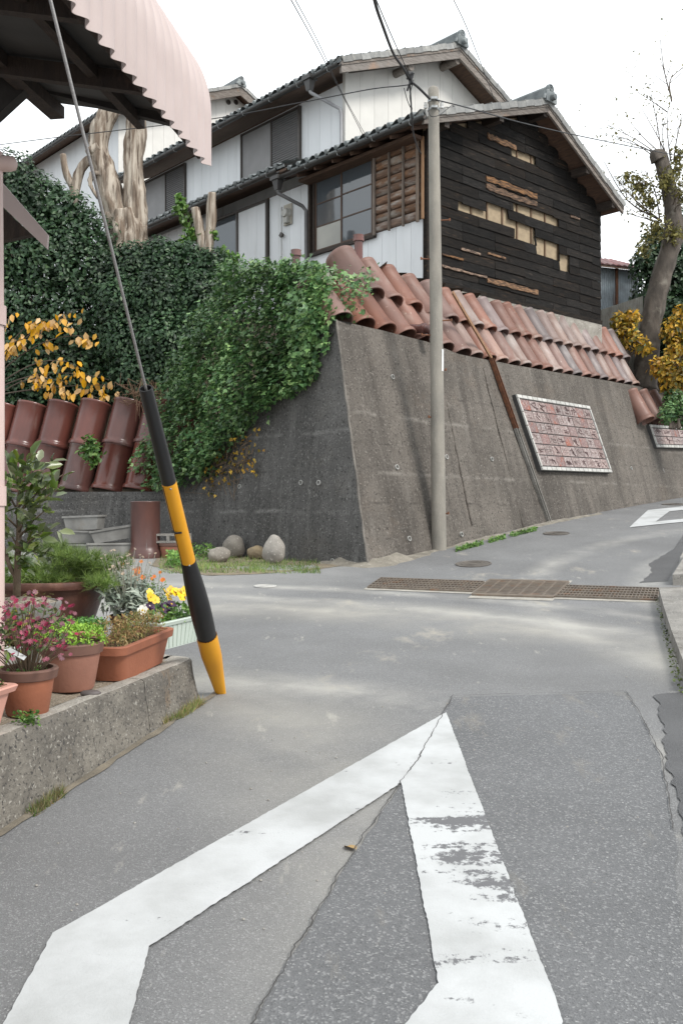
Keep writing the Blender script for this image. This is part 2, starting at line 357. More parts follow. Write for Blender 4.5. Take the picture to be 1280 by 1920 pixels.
# road paint: worn white
def paint():
    m = bpy.data.materials.new('road_paint'); m.use_nodes = True; nt = m.node_tree; N = nt.nodes; L = nt.links; b = N['Principled BSDF']
    pos = N.new('ShaderNodeNewGeometry').outputs['Position']
    mp = N.new('ShaderNodeMapping'); mp.inputs['Scale'].default_value = (1.3, 5.5, 1); mp.inputs['Rotation'].default_value = (0, 0, .05); L.new(pos, mp.inputs['Vector'])
    def noise(s, d, v, r=.6):
        n = N.new('ShaderNodeTexNoise'); n.inputs['Scale'].default_value = s; n.inputs['Detail'].default_value = d; n.inputs['Roughness'].default_value = r; L.new(v, n.inputs['Vector']); return n.outputs['Fac']
    def mth(op, a, c):
        n = N.new('ShaderNodeMath'); n.operation = op
        for i, q in enumerate((a, c)):
            if hasattr(q, 'links'): L.new(q, n.inputs[i])
            else: n.inputs[i].default_value = q
        return n.outputs[0]
    sx = N.new('ShaderNodeSeparateXYZ'); L.new(pos, sx.inputs[0])
    def rng(f, lo, hi, a=0., z=1.):
        r = N.new('ShaderNodeMapRange'); r.inputs[1].default_value = lo; r.inputs[2].default_value = hi; r.inputs[3].default_value = a; r.inputs[4].default_value = z; L.new(f, r.inputs[0]); return r.outputs[0]
    # more worn on the wheel track (the leg on the right), where the paint has cracked across
    legm = mth('MULTIPLY', rng(sx.outputs[0], .2, .45), mth('MULTIPLY', rng(sx.outputs[1], 2.55, 2.8), rng(sx.outputs[1], 4.6, 3.6)))
    band = noise(1.5, 3, mp.outputs[0]); fine = noise(30, 6, pos, .75)
    wear = mth('ADD', mth('MULTIPLY', band, .62), mth('MULTIPLY', fine, .5))
    wear = mth('ADD', wear, mth('MULTIPLY', legm, .105))
    f = rng(wear, .695, .735)
    x = N.new('ShaderNodeMix'); x.data_type = 'RGBA'; L.new(f, x.inputs['Factor'])
    y = N.new('ShaderNodeMix'); y.data_type = 'RGBA'; L.new(rng(noise(2.5, 6, pos), .4, .7), y.inputs['Factor']); y.inputs['A'].default_value = (.50, .51, .512, 1); y.inputs['B'].default_value = (.36, .365, .36, 1)
    L.new(y.outputs['Result'], x.inputs['A']); x.inputs['B'].default_value = (.13, .13, .135, 1); L.new(x.outputs['Result'], b.inputs['Base Color'])
    b.inputs['Roughness'].default_value = .7
    bp = N.new('ShaderNodeBump'); bp.inputs['Strength'].default_value = .35; bp.inputs['Distance'].default_value = .004; L.new(noise(120, 3, pos), bp.inputs['Height']); L.new(bp.outputs[0], b.inputs['Normal'])
    return m
PAINT = paint()
def diamond(outer, inner):
    bm = bmesh.new(); n = len(outer); m = 150
    def rough(p): return p + V(mnoise.noise(p * 38), mnoise.noise(p * 38 + V(7, 3, 1)), 0) * .0045 + V(mnoise.noise(p * 6), 0, 0) * .002
    o = []; i_ = []
    for k in range(n):
        for j in range(m):
            t = j / m; a = outer[k].lerp(outer[(k + 1) % n], t); c = inner[k].lerp(inner[(k + 1) % n], t)
            o.append(rough(a)); i_.append(rough(c))
    vo = [bm.verts.new((p.x, p.y, zg(p.x, p.y) + .010)) for p in o]; vi = [bm.verts.new((p.x, p.y, zg(p.x, p.y) + .010)) for p in i_]
    for k in range(len(o)): bm.faces.new((vo[k], vo[(k + 1) % len(o)], vi[(k + 1) % len(o)], vi[k]))
    bmesh.ops.recalc_face_normals(bm, faces=bm.faces)
    if sum(f.normal.z for f in bm.faces) < 0: bmesh.ops.reverse_faces(bm, faces=bm.faces)
    me = bpy.data.meshes.new('road_marking'); bm.to_mesh(me); bm.free(); me.materials.append(PAINT)
    return struct(mkobj('road_marking', me))
T, Lc, R = gp(836, 1339), gp(100, 1755), gp(1056, 1925); t, l, r = gp(752, 1472), gp(281, 1781), gp(822, 1852)
diamond([T, Lc, Lc + R - T + V(.12, .1, 0), R], [t, l, l + r - t + V(.1, .1, 0), r])
diamond([gp(1179, 990), gp(1214, 957), gp(1420, 936), gp(1500, 958)], [gp(1228, 979), gp(1254, 959.5), gp(1390, 946), gp(1440, 957)])

# crack along the edge of the patch, through the tip of the paint
CRK = mat('crack', (.05, .048, .046), (.075, .072, .07), scale=20, rough=1, world_co=True)
def crack(pix, wid, jit):
    cl_ = [gp(*q) for q in pix]; seg = [cl_[i].lerp(cl_[i + 1], k / 30) for i in range(len(cl_) - 1) for k in range(30)] + [cl_[-1]]
    seg = [p + V(mnoise.noise(p * 11) * jit + mnoise.noise(p * 40) * jit * .5, mnoise.noise(p * 13 + V(4, 4, 4)) * jit, 0) for p in seg]; vs = []
    for i, p in enumerate(seg):
        d = (seg[min(i + 1, len(seg) - 1)] - seg[max(i - 1, 0)]).normalized(); n = V(-d.y, d.x, 0); w = max(.0006, wid * (1 + .9 * mnoise.noise(p * 9)))
        for e in (p - n * w, p + n * w): vs.append(V(e.x, e.y, zg(e.x, e.y) + .0125))
    g = G(); g.add(vs, [(2 * i, 2 * i + 1, 2 * i + 3, 2 * i + 2) for i in range(len(seg) - 1)]); struct(g.build('crack', CRK))
crack(((848, 1306), (800, 1400), (748, 1478), (690, 1560), (640, 1640), (560, 1775), (468, 1930)), .0022, .014)
crack(((848, 1308), (1000, 1304), (1172, 1299), (1200, 1345), (1238, 1420), (1262, 1560)), .0022, .010)
# ---------------------------------------------------------------- the big battered concrete wall
NRM = U.cross(CT - CB).normalized()                                # plane of the street face
if NRM.y > 0: NRM = -NRM
NLM = W.cross(CT - CB).normalized()
if NLM.y > 0: NLM = -NLM
def onR(px, py): return hit(px, py, CB, NRM)
def onL(px, py): return hit(px, py, CB, NLM)
LEAN = -((CT - CB).dot(NR)) / (CT.z - CB.z)                        # inward per metre of height, street face
LEANL = -((CT - CB).dot(NL)) / (CT.z - CB.z)
def ruv(w, z):  # point of the street face at distance w along it and height z
    return V(CB.x, CB.y, 0) + U * w - NR * (LEAN * (z - CB.z)) + V(0, 0, z)
def wz(p): q = p - CB; return q.dot(U), p.z
TOPS = [wz(onR(*p)) for p in ((630, 600), (720, 620), (800, 641), (860, 664), (960, 684), (1060, 701), (1140, 714), (1204, 726))]
TOPW = [a for a, b in TOPS]; TOPZ = [b for a, b in TOPS]
STEPW = TOPW[-1]; LOWZ = [wz(onR(*p)) for p in ((1206, 797), (1282, 806))]
def ztop(w, low=False):
    if w > STEPW or low: return float(np.interp(w, [LOWZ[0][0], LOWZ[1][0], 40], [LOWZ[0][1], LOWZ[1][1], LOWZ[1][1] + .6]))
    return float(np.interp(w, TOPW, TOPZ))
def wall_material(name, direction, base, dark, pale, streak, line_z, warm):
    """weathered poured concrete: runs of dirt down the face, pour lines, lime patches, fine aggregate"""
    m = bpy.data.materials.new(name); m.use_nodes = True; nt = m.node_tree; N = nt.nodes; L = nt.links; b = N['Principled BSDF']
    pos = N.new('ShaderNodeNewGeometry').outputs['Position']
    rot = N.new('ShaderNodeMapping'); rot.vector_type = 'POINT'; rot.inputs['Rotation'].default_value = (0, 0, -math.atan2(direction.y, direction.x)); L.new(pos, rot.inputs['Vector'])
    def noise(s, d=5, r=.6, st=(1, 1, 1), off=0.0):
        mp = N.new('ShaderNodeMapping'); mp.inputs['Scale'].default_value = st; mp.inputs['Location'].default_value = (off, off * .7, off * 1.3); L.new(rot.outputs[0], mp.inputs['Vector'])
        n = N.new('ShaderNodeTexNoise'); n.inputs['Scale'].default_value = s; n.inputs['Detail'].default_value = d; n.inputs['Roughness'].default_value = r; L.new(mp.outputs[0], n.inputs['Vector']); return n.outputs['Fac']
    def rng(f, lo, hi, a=0., z=1.):
        r = N.new('ShaderNodeMapRange'); r.inputs[1].default_value = lo; r.inputs[2].default_value = hi; r.inputs[3].default_value = a; r.inputs[4].default_value = z; L.new(f, r.inputs[0]); return r.outputs[0]
    def mth(op, a, c):
        n = N.new('ShaderNodeMath'); n.operation = op
        for i, q in enumerate((a, c)):
            if hasattr(q, 'links'): L.new(q, n.inputs[i])
            else: n.inputs[i].default_value = q
        return n.outputs[0]
    def mix(f, a, c):
        x = N.new('ShaderNodeMix'); x.data_type = 'RGBA'
        if hasattr(f, 'links'): L.new(f, x.inputs['Factor'])
        else: x.inputs['Factor'].default_value = f
        for k, q in (('A', a), ('B', c)):
            if hasattr(q, 'links'): L.new(q, x.inputs[k])
            else: x.inputs[k].default_value = (*q, 1)
        return x.outputs['Result']
    c = mix(rng(noise(.8, 7, .65), .36, .64), base, dark)
    c = mix(rng(noise(1.0, 7, .65, (2.6, .4, .22), 3), .46, .68, 0, .75), c, streak)         # long dark runs
    c = mix(rng(noise(1.0, 7, .7, (4.2, .5, .45), 11), .55, .74, 0, .5), c, pale)           # thin pale runs
    c = mix(rng(noise(.55, 6, .7, (1, 1, 1.6), 23), .56, .74, 0, .55), c, warm)
    sx = N.new('ShaderNodeSeparateXYZ'); L.new(rot.outputs[0], sx.inputs[0]); wobble = mth('MULTIPLY', noise(1.3, 4, .6, (1, 1, .2), 31), .16)
    zc = mth('ADD', sx.outputs[2], wobble)
    for k, zz in enumerate(line_z):
        d = mth('ABSOLUTE', mth('SUBTRACT', zc, zz + .08), 0); f = mth('MULTIPLY', rng(d, .0, .045 if k % 2 else .028, 1, 0), rng(noise(2.2, 6, .7, (1, 1, .3), 40 + 7 * k), .44, .62))
        c = mix(mth('MULTIPLY', f, .8), c, pale if k % 2 else streak)
    c = mix(rng(noise(26, 3, .6), .57, .70, 0, .75), c, pale)
    c = mix(rng(noise(30, 3, .6, (1, 1, 1), 5), .56, .66, 0, .85), c, tuple(.4 * x for x in dark))
    c = mix(rng(noise(46, 2, .5, (1, 1, 1), 9), .69, .72, 0, .7), c, tuple(min(.6, 1.7 * x) for x in pale))
    L.new(c, b.inputs['Base Color']); b.inputs['Roughness'].default_value = .94; b.inputs['Specular IOR Level'].default_value = .25
    bp = N.new('ShaderNodeBump'); bp.inputs['Strength'].default_value = .9; bp.inputs['Distance'].default_value = .018
    L.new(mth('ADD', mth('MULTIPLY', noise(24, 5, .65), .7), mth('MULTIPLY', noise(3.5, 5, .6), 1.2)), bp.inputs['Height']); L.new(bp.outputs[0], b.inputs['Normal'])
    return m
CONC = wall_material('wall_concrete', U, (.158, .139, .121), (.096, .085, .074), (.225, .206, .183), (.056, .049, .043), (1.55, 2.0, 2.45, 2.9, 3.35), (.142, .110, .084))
CONC_SHADED = wall_material('shaded_side_concrete', W, (.122, .117, .112), (.074, .071, .068), (.22, .213, .203), (.045, .044, .042), (1.62, 1.42, 2.05, 2.62, 3.3), (.125, .115, .10))  # side face: stains, and its shade put into a darker, cooler colour
MORTAR = mat('mortar', (.25, .225, .185), (.15, .135, .11), scale=5, rough=.95, bump=1.0, bscale=30, world_co=True, speck=((.48, .45, .40), 45, .65))
GREYC = mat('grey_concrete', (.30, .285, .26), (.19, .18, .165), scale=2.5, rough=.92, bump=.9, bscale=35, world_co=True, speck=[((.42, .40, .37), 50, .66), ((.09, .085, .08), 55, .64)],
            stain=((.12, .11, .095), 1.4, .52, .7, (1.5, 1.5, .6)))
wall = thing('retaining_wall', 'tall battered concrete retaining wall below the houses, its sharp corner at the junction', 'wall', CB)
def wob(p, n, k=.018): return p + n * (k * fbm(p, .9) + .007 * mnoise.noise(p * 7))
g = G(); ws = [TOPW[0]] + list(np.linspace(TOPW[0] + .15, STEPW, 70)); NZ = 34
ws2 = list(np.linspace(STEPW, 30, 50))
def column(w, first=False):
    zb = zg(*(ruv(w, CB.z + ghill(max(w, 0))).xy)) - .12; zt = ztop(w)
    return zb, zt
for grp in (ws, ws2):
    vs = []
    for w in grp:
        zb, zt = column(w)
        if grp is ws2: zt = ztop(w, True)
        for j in range(NZ + 1):
            f_ = j / NZ; z = zb + (zt - zb) * f_
            wj = w
            if grp is ws and w == TOPW[0]: wj = (CT - CB).dot(U) * (z - CB.z) / (CT.z - CB.z)
            elif grp is ws: wj = w + (1 - f_) * (w == ws[1]) * 0
            if grp is ws and w != TOPW[0]:
                c0 = (CT - CB).dot(U) * (z - CB.z) / (CT.z - CB.z); wj = c0 + (w - TOPW[0]) / (STEPW - TOPW[0]) * (STEPW - c0)
            p = ruv(wj, z); dent = 0
            for zz in (1.55, 2.45, 3.35):                               # board joints of the pour
                dent -= .010 * math.exp(-((z - zz - .015 * math.sin(wj * 3)) / .03) ** 2)
            vs.append(wob(p, NR) + NR * dent if w != TOPW[0] else p)
        p = ruv(wj if False else (w if grp is ws2 else wj), zt); vs.append(p - NR * .32); 
    n = NZ + 2
    g.add([v - CB for v in vs], [(i * n + j, (i + 1) * n + j, (i + 1) * n + j + 1, i * n + j + 1) for i in range(len(grp) - 1) for j in range(n - 1)])
# the step where the top drops
a, b_ = ruv(STEPW, ztop(STEPW)), ruv(STEPW + .02, ztop(STEPW + .02))
g.add([a - CB, b_ - CB, b_ - NR * 1.2 - CB, a - NR * 1.2 - CB], [(0, 1, 2, 3)])
g.build('street_face', CONC, wall, smooth=35)
# side face: high at the corner, falling to the low wall at the left
SIDE_TOP = [(0, CT.z), (1.2, 4.15), (2.4, 3.75), (3.6, 3.1), (4.8, 2.3), (5.6, 1.78), (14, 1.78)]
KB = 5.4; W2 = V(-.97, .24, 0).normalized(); NL2 = V(-W2.y, W2.x, 0) if W2.x > 0 else V(W2.y * -1, W2.x, 0)   # the low wall turns here
KP = V(CB.x, CB.y, 0) + W * KB
def luv(w, z):
    if w <= KB: return V(CB.x, CB.y, 0) + W * w - NL * (LEANL * (z - CB.z)) + V(0, 0, z)
    return KP + W2 * (w - KB) - NL2 * (LEANL * (z - CB.z)) + V(0, 0, z)
def lnorm(w): return NL if w <= KB else NL2
def sidetop(w): return float(np.interp(w, [a for a, b in SIDE_TOP], [b for a, b in SIDE_TOP]))
g = G(); vs = []; lw = list(np.linspace(0, 6, 50)) + list(np.linspace(6.3, 14, 16))
for w in lw:
    zt = sidetop(w); zb = .3
    for j in range(NZ + 1):
        z = zb + (zt - zb) * j / NZ; c0 = (CT - CB).dot(W) * (z - CB.z) / (CT.z - CB.z) * max(0, 1 - w / 5)
        p = luv(w + c0, z); dent = 0
        for zz in (1.62, 2.05, 2.62, 3.3): dent -= .016 * math.exp(-((z - zz - .02 * math.sin(w * 2.3)) / .022) ** 2)
        vs.append(wob(p, lnorm(w)) + lnorm(w) * dent if w > 0 else p)
    vs.append(luv(w + (c0 if w < 5 else 0), zt) - lnorm(w) * .35)
n = NZ + 2
g.add([v - CB for v in vs], [(i * n + j, (i + 1) * n + j, (i + 1) * n + j + 1, i * n + j + 1) for i in range(len(lw) - 1) for j in range(n - 1)])
g.build('side_face', CONC_SHADED, wall, smooth=35)
# rough mortar skirt at the foot of the corner and along the road
g = G(); vs = []; kk = 46
for i in range(kk):
    w = -1.0 + i * .19
    if w < 0: q = V(CB.x, CB.y, 0) + W * (-w); nn = NL
    else: q = V(CB.x, CB.y, 0) + U * w; nn = NR
    h = (.10 + .07 * fbm((w * 1.7, 1, 3))) * (1 if abs(w) < .8 else .3); d_ = (.22 + .10 * fbm((w * 2.1, 7, 3))) * (1 if -0.5 < w < 1.3 else .5)
    if abs(w) < .1: nn = (NL + NR).normalized()
    z0 = zg(q.x, q.y)
    vs += [q + V(0, 0, z0 + h) - nn * (.25 * h), q + nn * d_ * .45 + V(0, 0, z0 + h * .42), q + nn * d_ + V(0, 0, zg(*(q + nn * d_).xy) - .01)]
g.add([wob(v, V(0, 0, 1), .02) - CB for v in vs], [(i * 3 + j, (i + 1) * 3 + j, (i + 1) * 3 + j + 1, i * 3 + j + 1) for i in range(kk - 1) for j in range(2)])
g.build('mortar_skirt', MORTAR, wall, smooth='all')
g = G(); k = 60; path = [CB.lerp(CT, i / k) - CB + (NL + NR).normalized() * (-.012) for i in range(-3, k + 1)]
g.tube([p + V(mnoise.noise(p * 4) * .012, mnoise.noise(p * 4 + V(3, 3, 3)) * .012, 0) for p in path], [.017 * (1 + .5 * mnoise.noise(p * 5)) for p in path], 8); g.build('worn_corner', mat('worn_edge', (.20, .182, .16), (.11, .10, .088), scale=5, rough=.95, bump=1, bscale=30), wall, smooth='all')
# weep holes: short plastic pipes
PVC = mat('weep_pvc', (.42, .41, .39), (.3, .3, .28), rough=.6); HOLE = mat('hole_dark', (.01, .01, .01), rough=1)
def weep(p, n):
    g = G(); X = Matrix.Translation(p - CB) @ frame((1, 0, 0), n).to_4x4()
    g.lathe([(.030, -.15), (.030, .02), (.040, .02), (.040, -.15)], 14, X); g.build('weep_hole', PVC, wall)
for q in ((735, 707), (743, 876), (836, 857), (921, 861), (864, 1002), (766, 1010), (1182, 878)): weep(onR(*q), NRM)
for q in ((598, 905), (450, 912), (624, 1052), (565, 905)): weep(onL(*q), NLM)
# raised ribs left by the shuttering, running up the batter
for (x0, y0, x1, y1) in ((905, 690, 982, 996), (838, 760, 884, 985)):
    g = G(); a, b_ = onR(x0, y0), onR(x1, y1); k = 24
    path = [a.lerp(b_, i / k) + U * .012 * fbm((i * .4, x0, 0)) for i in range(k + 1)]
    g.tube([p - CB + NRM * .002 for p in path], [.022 * (1 + .5 * fbm((i * .5, 3, x0))) for i in range(k + 1)], 6, jit=.3)
    g.build('shutter_rib', CONC, wall, smooth='all')

# ---------------------------------------------------------------- sloping bank above the wall, terrace and hillside
def eax(w):                                                        # direction of the pipes lying on the bank: steeper up the street
    f_ = min(1, max(0, w / 9)); return (-NR * (.64 - .16 * f_) + V(0, 0, .77 + .09 * f_)).normalized()
def nb(w):
    n = U.cross(eax(w)).normalized(); return -n if n.y > 0 else n
EAX = eax(0); NB = nb(0)
EARTH = mat('earth', (.13, .10, .07), (.07, .055, .04), scale=6, rough=1, bump=1, bscale=20, world_co=True)
HS = 1.13                                                          # size of the houses against the drawing units below
O = V(1.667, 18.08, 5.907)                                            # corner of the dark gable, at its sill
A = V(.738, .674, 0).normalized(); B = V(-A.y, A.x, 0); HANG = math.atan2(A.y, A.x)
g = G(); wl = list(np.linspace(TOPW[0] + .12, STEPW, 40)); vs = []
for w in wl:
    e = ruv(w, ztop(w)) - NR * .26 - nb(w) * .02; x_ = eax(w)
    up_ = .75 + .87 * sstep(.5, 1.3, w); vs += [e - x_ * .15, e + x_ * min(.8, up_ - .05), e + x_ * up_, e + x_ * up_ - NR * (.15 + 1.05 * sstep(.3, 2.5, w)) + V(0, 0, .02)]
g.add(vs, [(i * 4 + j, (i + 1) * 4 + j, (i + 1) * 4 + j + 1, i * 4 + j + 1) for i in range(len(wl) - 1) for j in range(3)])
g.add([vs[0], vs[1], vs[2], vs[3], vs[3] - V(0, 0, 1.6), vs[0] - V(0, 0, .5)], [(0, 1, 2, 3, 4, 5)])
BANK_END = [vs[0].copy(), vs[1].copy(), vs[2].copy(), vs[3].copy()]
struct(g.build('bank', mat('bank_mortar', (.30, .28, .25), (.18, .165, .145), scale=4, rough=.95, bump=1, bscale=40, world_co=True, speck=((.40, .385, .36), 60, .64)), smooth=30))
# terrace under the houses and the slope behind the low wall
g = G()
def inner(p):
    q = p - V(CB.x, CB.y, 0); return max(-q.dot(NL) - (LEANL * 3 if q.dot(W) < 4 else 0), -(p - KP).dot(NL2))
def hillz(p):
    q = p - V(CB.x, CB.y, 0); w = q.dot(W)
    return min(sidetop(max(w, 0)) - .05 + max(0, inner(p) - .3) * 1.1, 5.8)
hx = np.arange(-34, 12, .4); hy = np.arange(13, 46, .4); vs = []; ok = []
for y in hy:
    for x in hx:
        p = V(x, y, 0); q = p - V(CB.x, CB.y, 0); dl = inner(p)
        good = dl > -.35
        if good and dl < .25: p = p - (NL if q.dot(W) < KB else NL2) * (.25 - dl)
        z = hillz(p); good = good and -(p - V(CB.x, CB.y, 0)).dot(NR) > LEAN * max(0, z - CB.z) + .4
        ok.append(good); vs.append((p.x, p.y, z))
n = len(hx)
g.add(vs, [q for q in ((j * n + i, j * n + i + 1, (j + 1) * n + i + 1, (j + 1) * n + i) for j in range(len(hy) - 1) for i in range(n - 1)) if all(ok[k] for k in q)])
struct(g.build('hillside', EARTH, smooth='all'))
g = G()      # ground behind the wall on the far right, where the trees stand
def hr(u, v):
    w = STEPW + .05 + u * 40; d = .05 + v * 30; e = ruv(w, ztop(w)) - NR * d
    return V(e.x, e.y, ztop(w) + min(2.6, .1 + d * .6) + .12 * fbm(e, .6))
g.grid(hr, 40, 30); struct(g.build('hillside', EARTH, smooth='all'))
# ---------------------------------------------------------------- clay drain pipes
CLAY = mat('clay_pipe', (.235, .112, .080), (.165, .083, .063), scale=3.2, rough=.5, bump=.25, bscale=14, rand=.22, spec=.4, speck=[((.33, .235, .19), 14, .70), ((.14, .08, .06), 18, .69)], stretch=(1, 1, .4),
           stain=((.34, .26, .22), 2.6, .56, .76, (1, 1, .5)))
CLAYD = mat('clay_pipe_dark', (.150, .052, .040), (.090, .036, .030), scale=2.5, rough=.25, bump=.1, bscale=12, rand=.22, stretch=(1, 1, .35),
            stain=((.22, .16, .14), 2.2, .6, .8, (1, 1, .3)))
CLAYO = mat('clay_pipe_pale', (.30, .195, .155), (.22, .13, .105), scale=3.2, rough=.52, bump=.25, bscale=14, rand=.22, stretch=(1, 1, .4),
            stain=((.40, .34, .31), 2.6, .5, .72, (1, 1, .5)))
def pipe_mesh(name, r, L, bell, m, rimh=.07):
    g = G(); t = .024
    g.lathe([(r - t, .10), (r + bell - t, .0), (r + bell - .006, -.004), (r + bell, .004), (r + bell, .05), (r + bell - .006, .062), (r + .012, .085), (r + .002, .12), (r, .16), (r - .002, L * .55), (r - .004, L - rimh),
             (r + .002, L - rimh + .006), (r + .002, L - .008), (r - .004, L), (r - t, L), (r - t, L - .1), (r - t, .10)], 32)
    return g.mesh(name, m, smooth=50)
CLAYG = mat('clay_pipe_mauve', (.20, .15, .142), (.145, .108, .103), scale=3.2, rough=.5, bump=.25, bscale=14, rand=.25, stretch=(1, 1, .4), stain=((.36, .31, .29), 2.6, .54, .74, (1, 1, .5)))
pv = [pipe_mesh('clay_pipe', .215, .86, .03, CLAY), pipe_mesh('clay_pipe', .205, .86, .035, CLAYO), pipe_mesh('clay_pipe', .22, .84, .025, CLAY), pipe_mesh('clay_pipe', .212, .86, .03, CLAYG)]
PR = frame(U, EAX)
def lay(w, up, k, name, label, group, sc=1.0, tilt=0.0, lift=0.0):
    x_ = eax(w); e = ruv(w, ztop(w)) - NR * .26 + nb(w) * (.07 + lift) + x_ * up
    ex = (x_ + U * tilt).normalized()
    R_ = frame(U, ex) @ Matrix.Rotation(random.uniform(0, 6.28), 3, 'Z')
    o = mkobj(name, pv[k], None, e, R_.to_euler(), sc); return tag(o, label, 'clay pipe', group)
random.seed(11)
PWS = [TOPW[0] + .30]
while PWS[-1] < STEPW - .5: PWS.append(PWS[-1] + (.56 if len(PWS) < 7 else .465))
n1 = len(PWS) - 1
for i in range(n1 + 1):
    w = PWS[i] - .07
    k = random.choice((0, 1, 2, 3)) if i > 6 else random.choice((0, 2))
    lay(w, -.08, k, 'clay_pipe', ('', 'pale buff', 'smooth reddish', 'greyish mauve')[k or 2] + ' clay drain pipe in the lower row along the concrete wall top' if 0 < i < n1 else ('reddish clay drain pipe at the ivy end of the lower row' if i == 0 else 'clay drain pipe closing the uphill end of the lower row'), 'lower row of clay pipes on the bank', tilt=random.uniform(-.05, .03), sc=1.10 if i < 7 else 1.0)
for i in range(n1 + 1):
    w = PWS[i] + .07
    if i < 2: continue
    k = random.choice((0, 1, 2, 3)) if i > 6 else random.choice((0, 2))
    lay(w, .66, k, 'clay_pipe', ('', 'pale buff', 'smooth reddish', 'greyish mauve')[k or 2] + ' clay drain pipe in the upper row below the houses' if 2 < i < n1 else ('biggest clay drain pipe, at the ivy end of the upper row' if i == 2 else 'clay drain pipe closing the uphill end of the upper row'), 'upper row of clay pipes on the bank', tilt=random.uniform(-.05, .03), lift=.075, sc=1.12 if 2 < i < 7 else (1.25 if i == 2 else 1.02))
for i, px in enumerate((1193, 1212, 1230)):
    w, z = wz(onR(px + 6, 797)); e = ruv(w, z) + nb(w) * .21 - NR * .06 - eax(w) * .03
    tag(mkobj('clay_pipe', pv[0], None, e, frame(U, eax(w)).to_euler(), (.95, .95, .98)), 'reddish clay pipe in the short row above the small tile plaque', 'clay pipe', 'short row of three clay pipes')
# elbow pipe poking out of the bank beside the pole
g = G(); c0 = onR(786, 632) + NB * .12
path = [c0 - NR * .35 + V(0, 0, .10), c0 + V(0, 0, .05), c0 + NR * .10 + V(0, 0, .03), c0 + NR * .17 + V(0, 0, -.03), c0 + NR * .19 + V(0, 0, -.14)]
g.tube([p - c0 for p in path], [.075, .075, .078, .078, .078], 18, cap=True)
g.tube([V(0, 0, .05) + NR * (-.03), V(0, 0, .05) + NR * .03], .098, 18)
tag(g.build('elbow_pipe', CLAYD, None, c0, smooth=50), 'small brown clay elbow pipe sticking out of the bank beside the pole', 'clay pipe')
# two thin vent pipes standing above
def vent(px, py0, py1, d, label):
    a, b_ = P(px, py1, d), P(px, py0, d); h = b_.z - a.z
    g = G(); g.lathe([(.075, -.9), (.075, h - .10)], 18)
    o = thing('vent_pipe', label, 'vent pipe', a)
    g.build('shaft', CLAYD, o, smooth=50)
    g = G(); g.lathe([(.079, h - .11), (.098, h - .11), (.098, h - .09), (.092, h - .03), (.096, h), (.07, h), (.07, h - .05)], 18); g.build('collar', CLAYD, o, smooth=50)
vent(672, 441, 492, 16.2, 'thin brown clay vent pipe rising above the large clay pipes')
vent(555, 469, 505, 17.0, 'thin brown clay vent pipe rising out of the ivy')
# leaning pipe wall on the low wall at the left: two pipes high
def stand_axis(lean): return (-NL * lean + V(0, 0, 1)).normalized()
lowp = pipe_mesh('clay_pipe', .30, .92, .035, CLAYD, .05)
AX = (V(.20, .16, 0) + V(0, 0, 1)).normalized()
for i, px in enumerate((-32, 20, 78, 140, 203, 262, 318)):
    b0 = hit(px, 921, luv(7, 1.78) - NL2 * .32, NL2); b0.z = 1.79
    for j in range(2):
        R_ = frame(U, AX) @ Matrix.Rotation(random.uniform(0, 6.28), 3, 'Z')
        tag(mkobj('clay_pipe', lowp, None, b0 + AX * (.9 * j), R_.to_euler(), (1, 1, 1)),
            ('glossy dark brown clay pipe standing on the low wall' if j == 0 else 'glossy dark brown clay pipe stacked on another above the low wall'), 'clay pipe',
            'dark clay pipes standing on the low wall' if j == 0 else 'dark clay pipes stacked as the second tier')
# single pipe standing on the ground
g = G(); r = .235; L_ = .92
g.lathe([(r - .02, .3), (r + .03, 0), (r + .045, .0), (r + .045, .10), (r + .01, .15), (r, .2), (r, L_ - .02), (r + .006, L_ - .01), (r, L_), (r - .025, L_), (r - .025, .05)], 32)
b0 = gp(273, 1046)
tag(g.build('clay_pipe', mat('clay_pipe_upright', (.125, .055, .045), (.075, .04, .036), scale=3, rough=.35, stretch=(1, 1, .4), stain=((.30, .33, .32), 3.0, .66, .74, (2.2, 2.2, .12))), None, b0, smooth=50),
    'single dark clay pipe standing upright on the ground with pale drips', 'clay pipe')

# ---------------------------------------------------------------- utility pole
b0 = gp(823, 1021); b0 = ruv(wz(onR(823, 1010))[0], b0.z) + NR * .20; b0.z = zg(b0.x, b0.y)
d_ = b0.y; top = P(812, 168, d_ + .05); hh = top.z - b0.z
b0.x = (823 - CX) / F * d_
pole = thing('utility_pole', 'slim weathered concrete utility pole standing against the battered wall', 'pole', b0)
PCON = mat('pole_concrete', (.30, .275, .235), (.21, .195, .17), scale=5, rough=.9, bump=.6, bscale=60, stretch=(1, 1, .35), stain=((.20, .13, .085), 2.0, .62, .78, (4, 4, .25)), speck=((.40, .38, .33), 90, .66))
RUST = mat('rust', (.19, .075, .035), (.10, .045, .025), scale=14, rough=.85, bump=.4, bscale=60)
STEEL = mat('galvanised', (.42, .43, .43), (.30, .31, .31), scale=20, rough=.5, metal=.7)
g = G(); tip = top - b0; k = 24
pp = [V(0, 0, -.3).lerp(tip, i / k) for i in range(k + 1)]; rr = [.118 - .036 * i / k for i in range(k + 1)]
pp += [tip + V(0, 0, .03), tip + V(0, 0, .05)]; rr += [.066, .03]
g.tube(pp, rr, 28); g.build('shaft', PCON, pole, smooth=50)
def on_pole(py): f_ = (1021 - py) / (1021 - 168); return tip * f_, .118 - .036 * f_
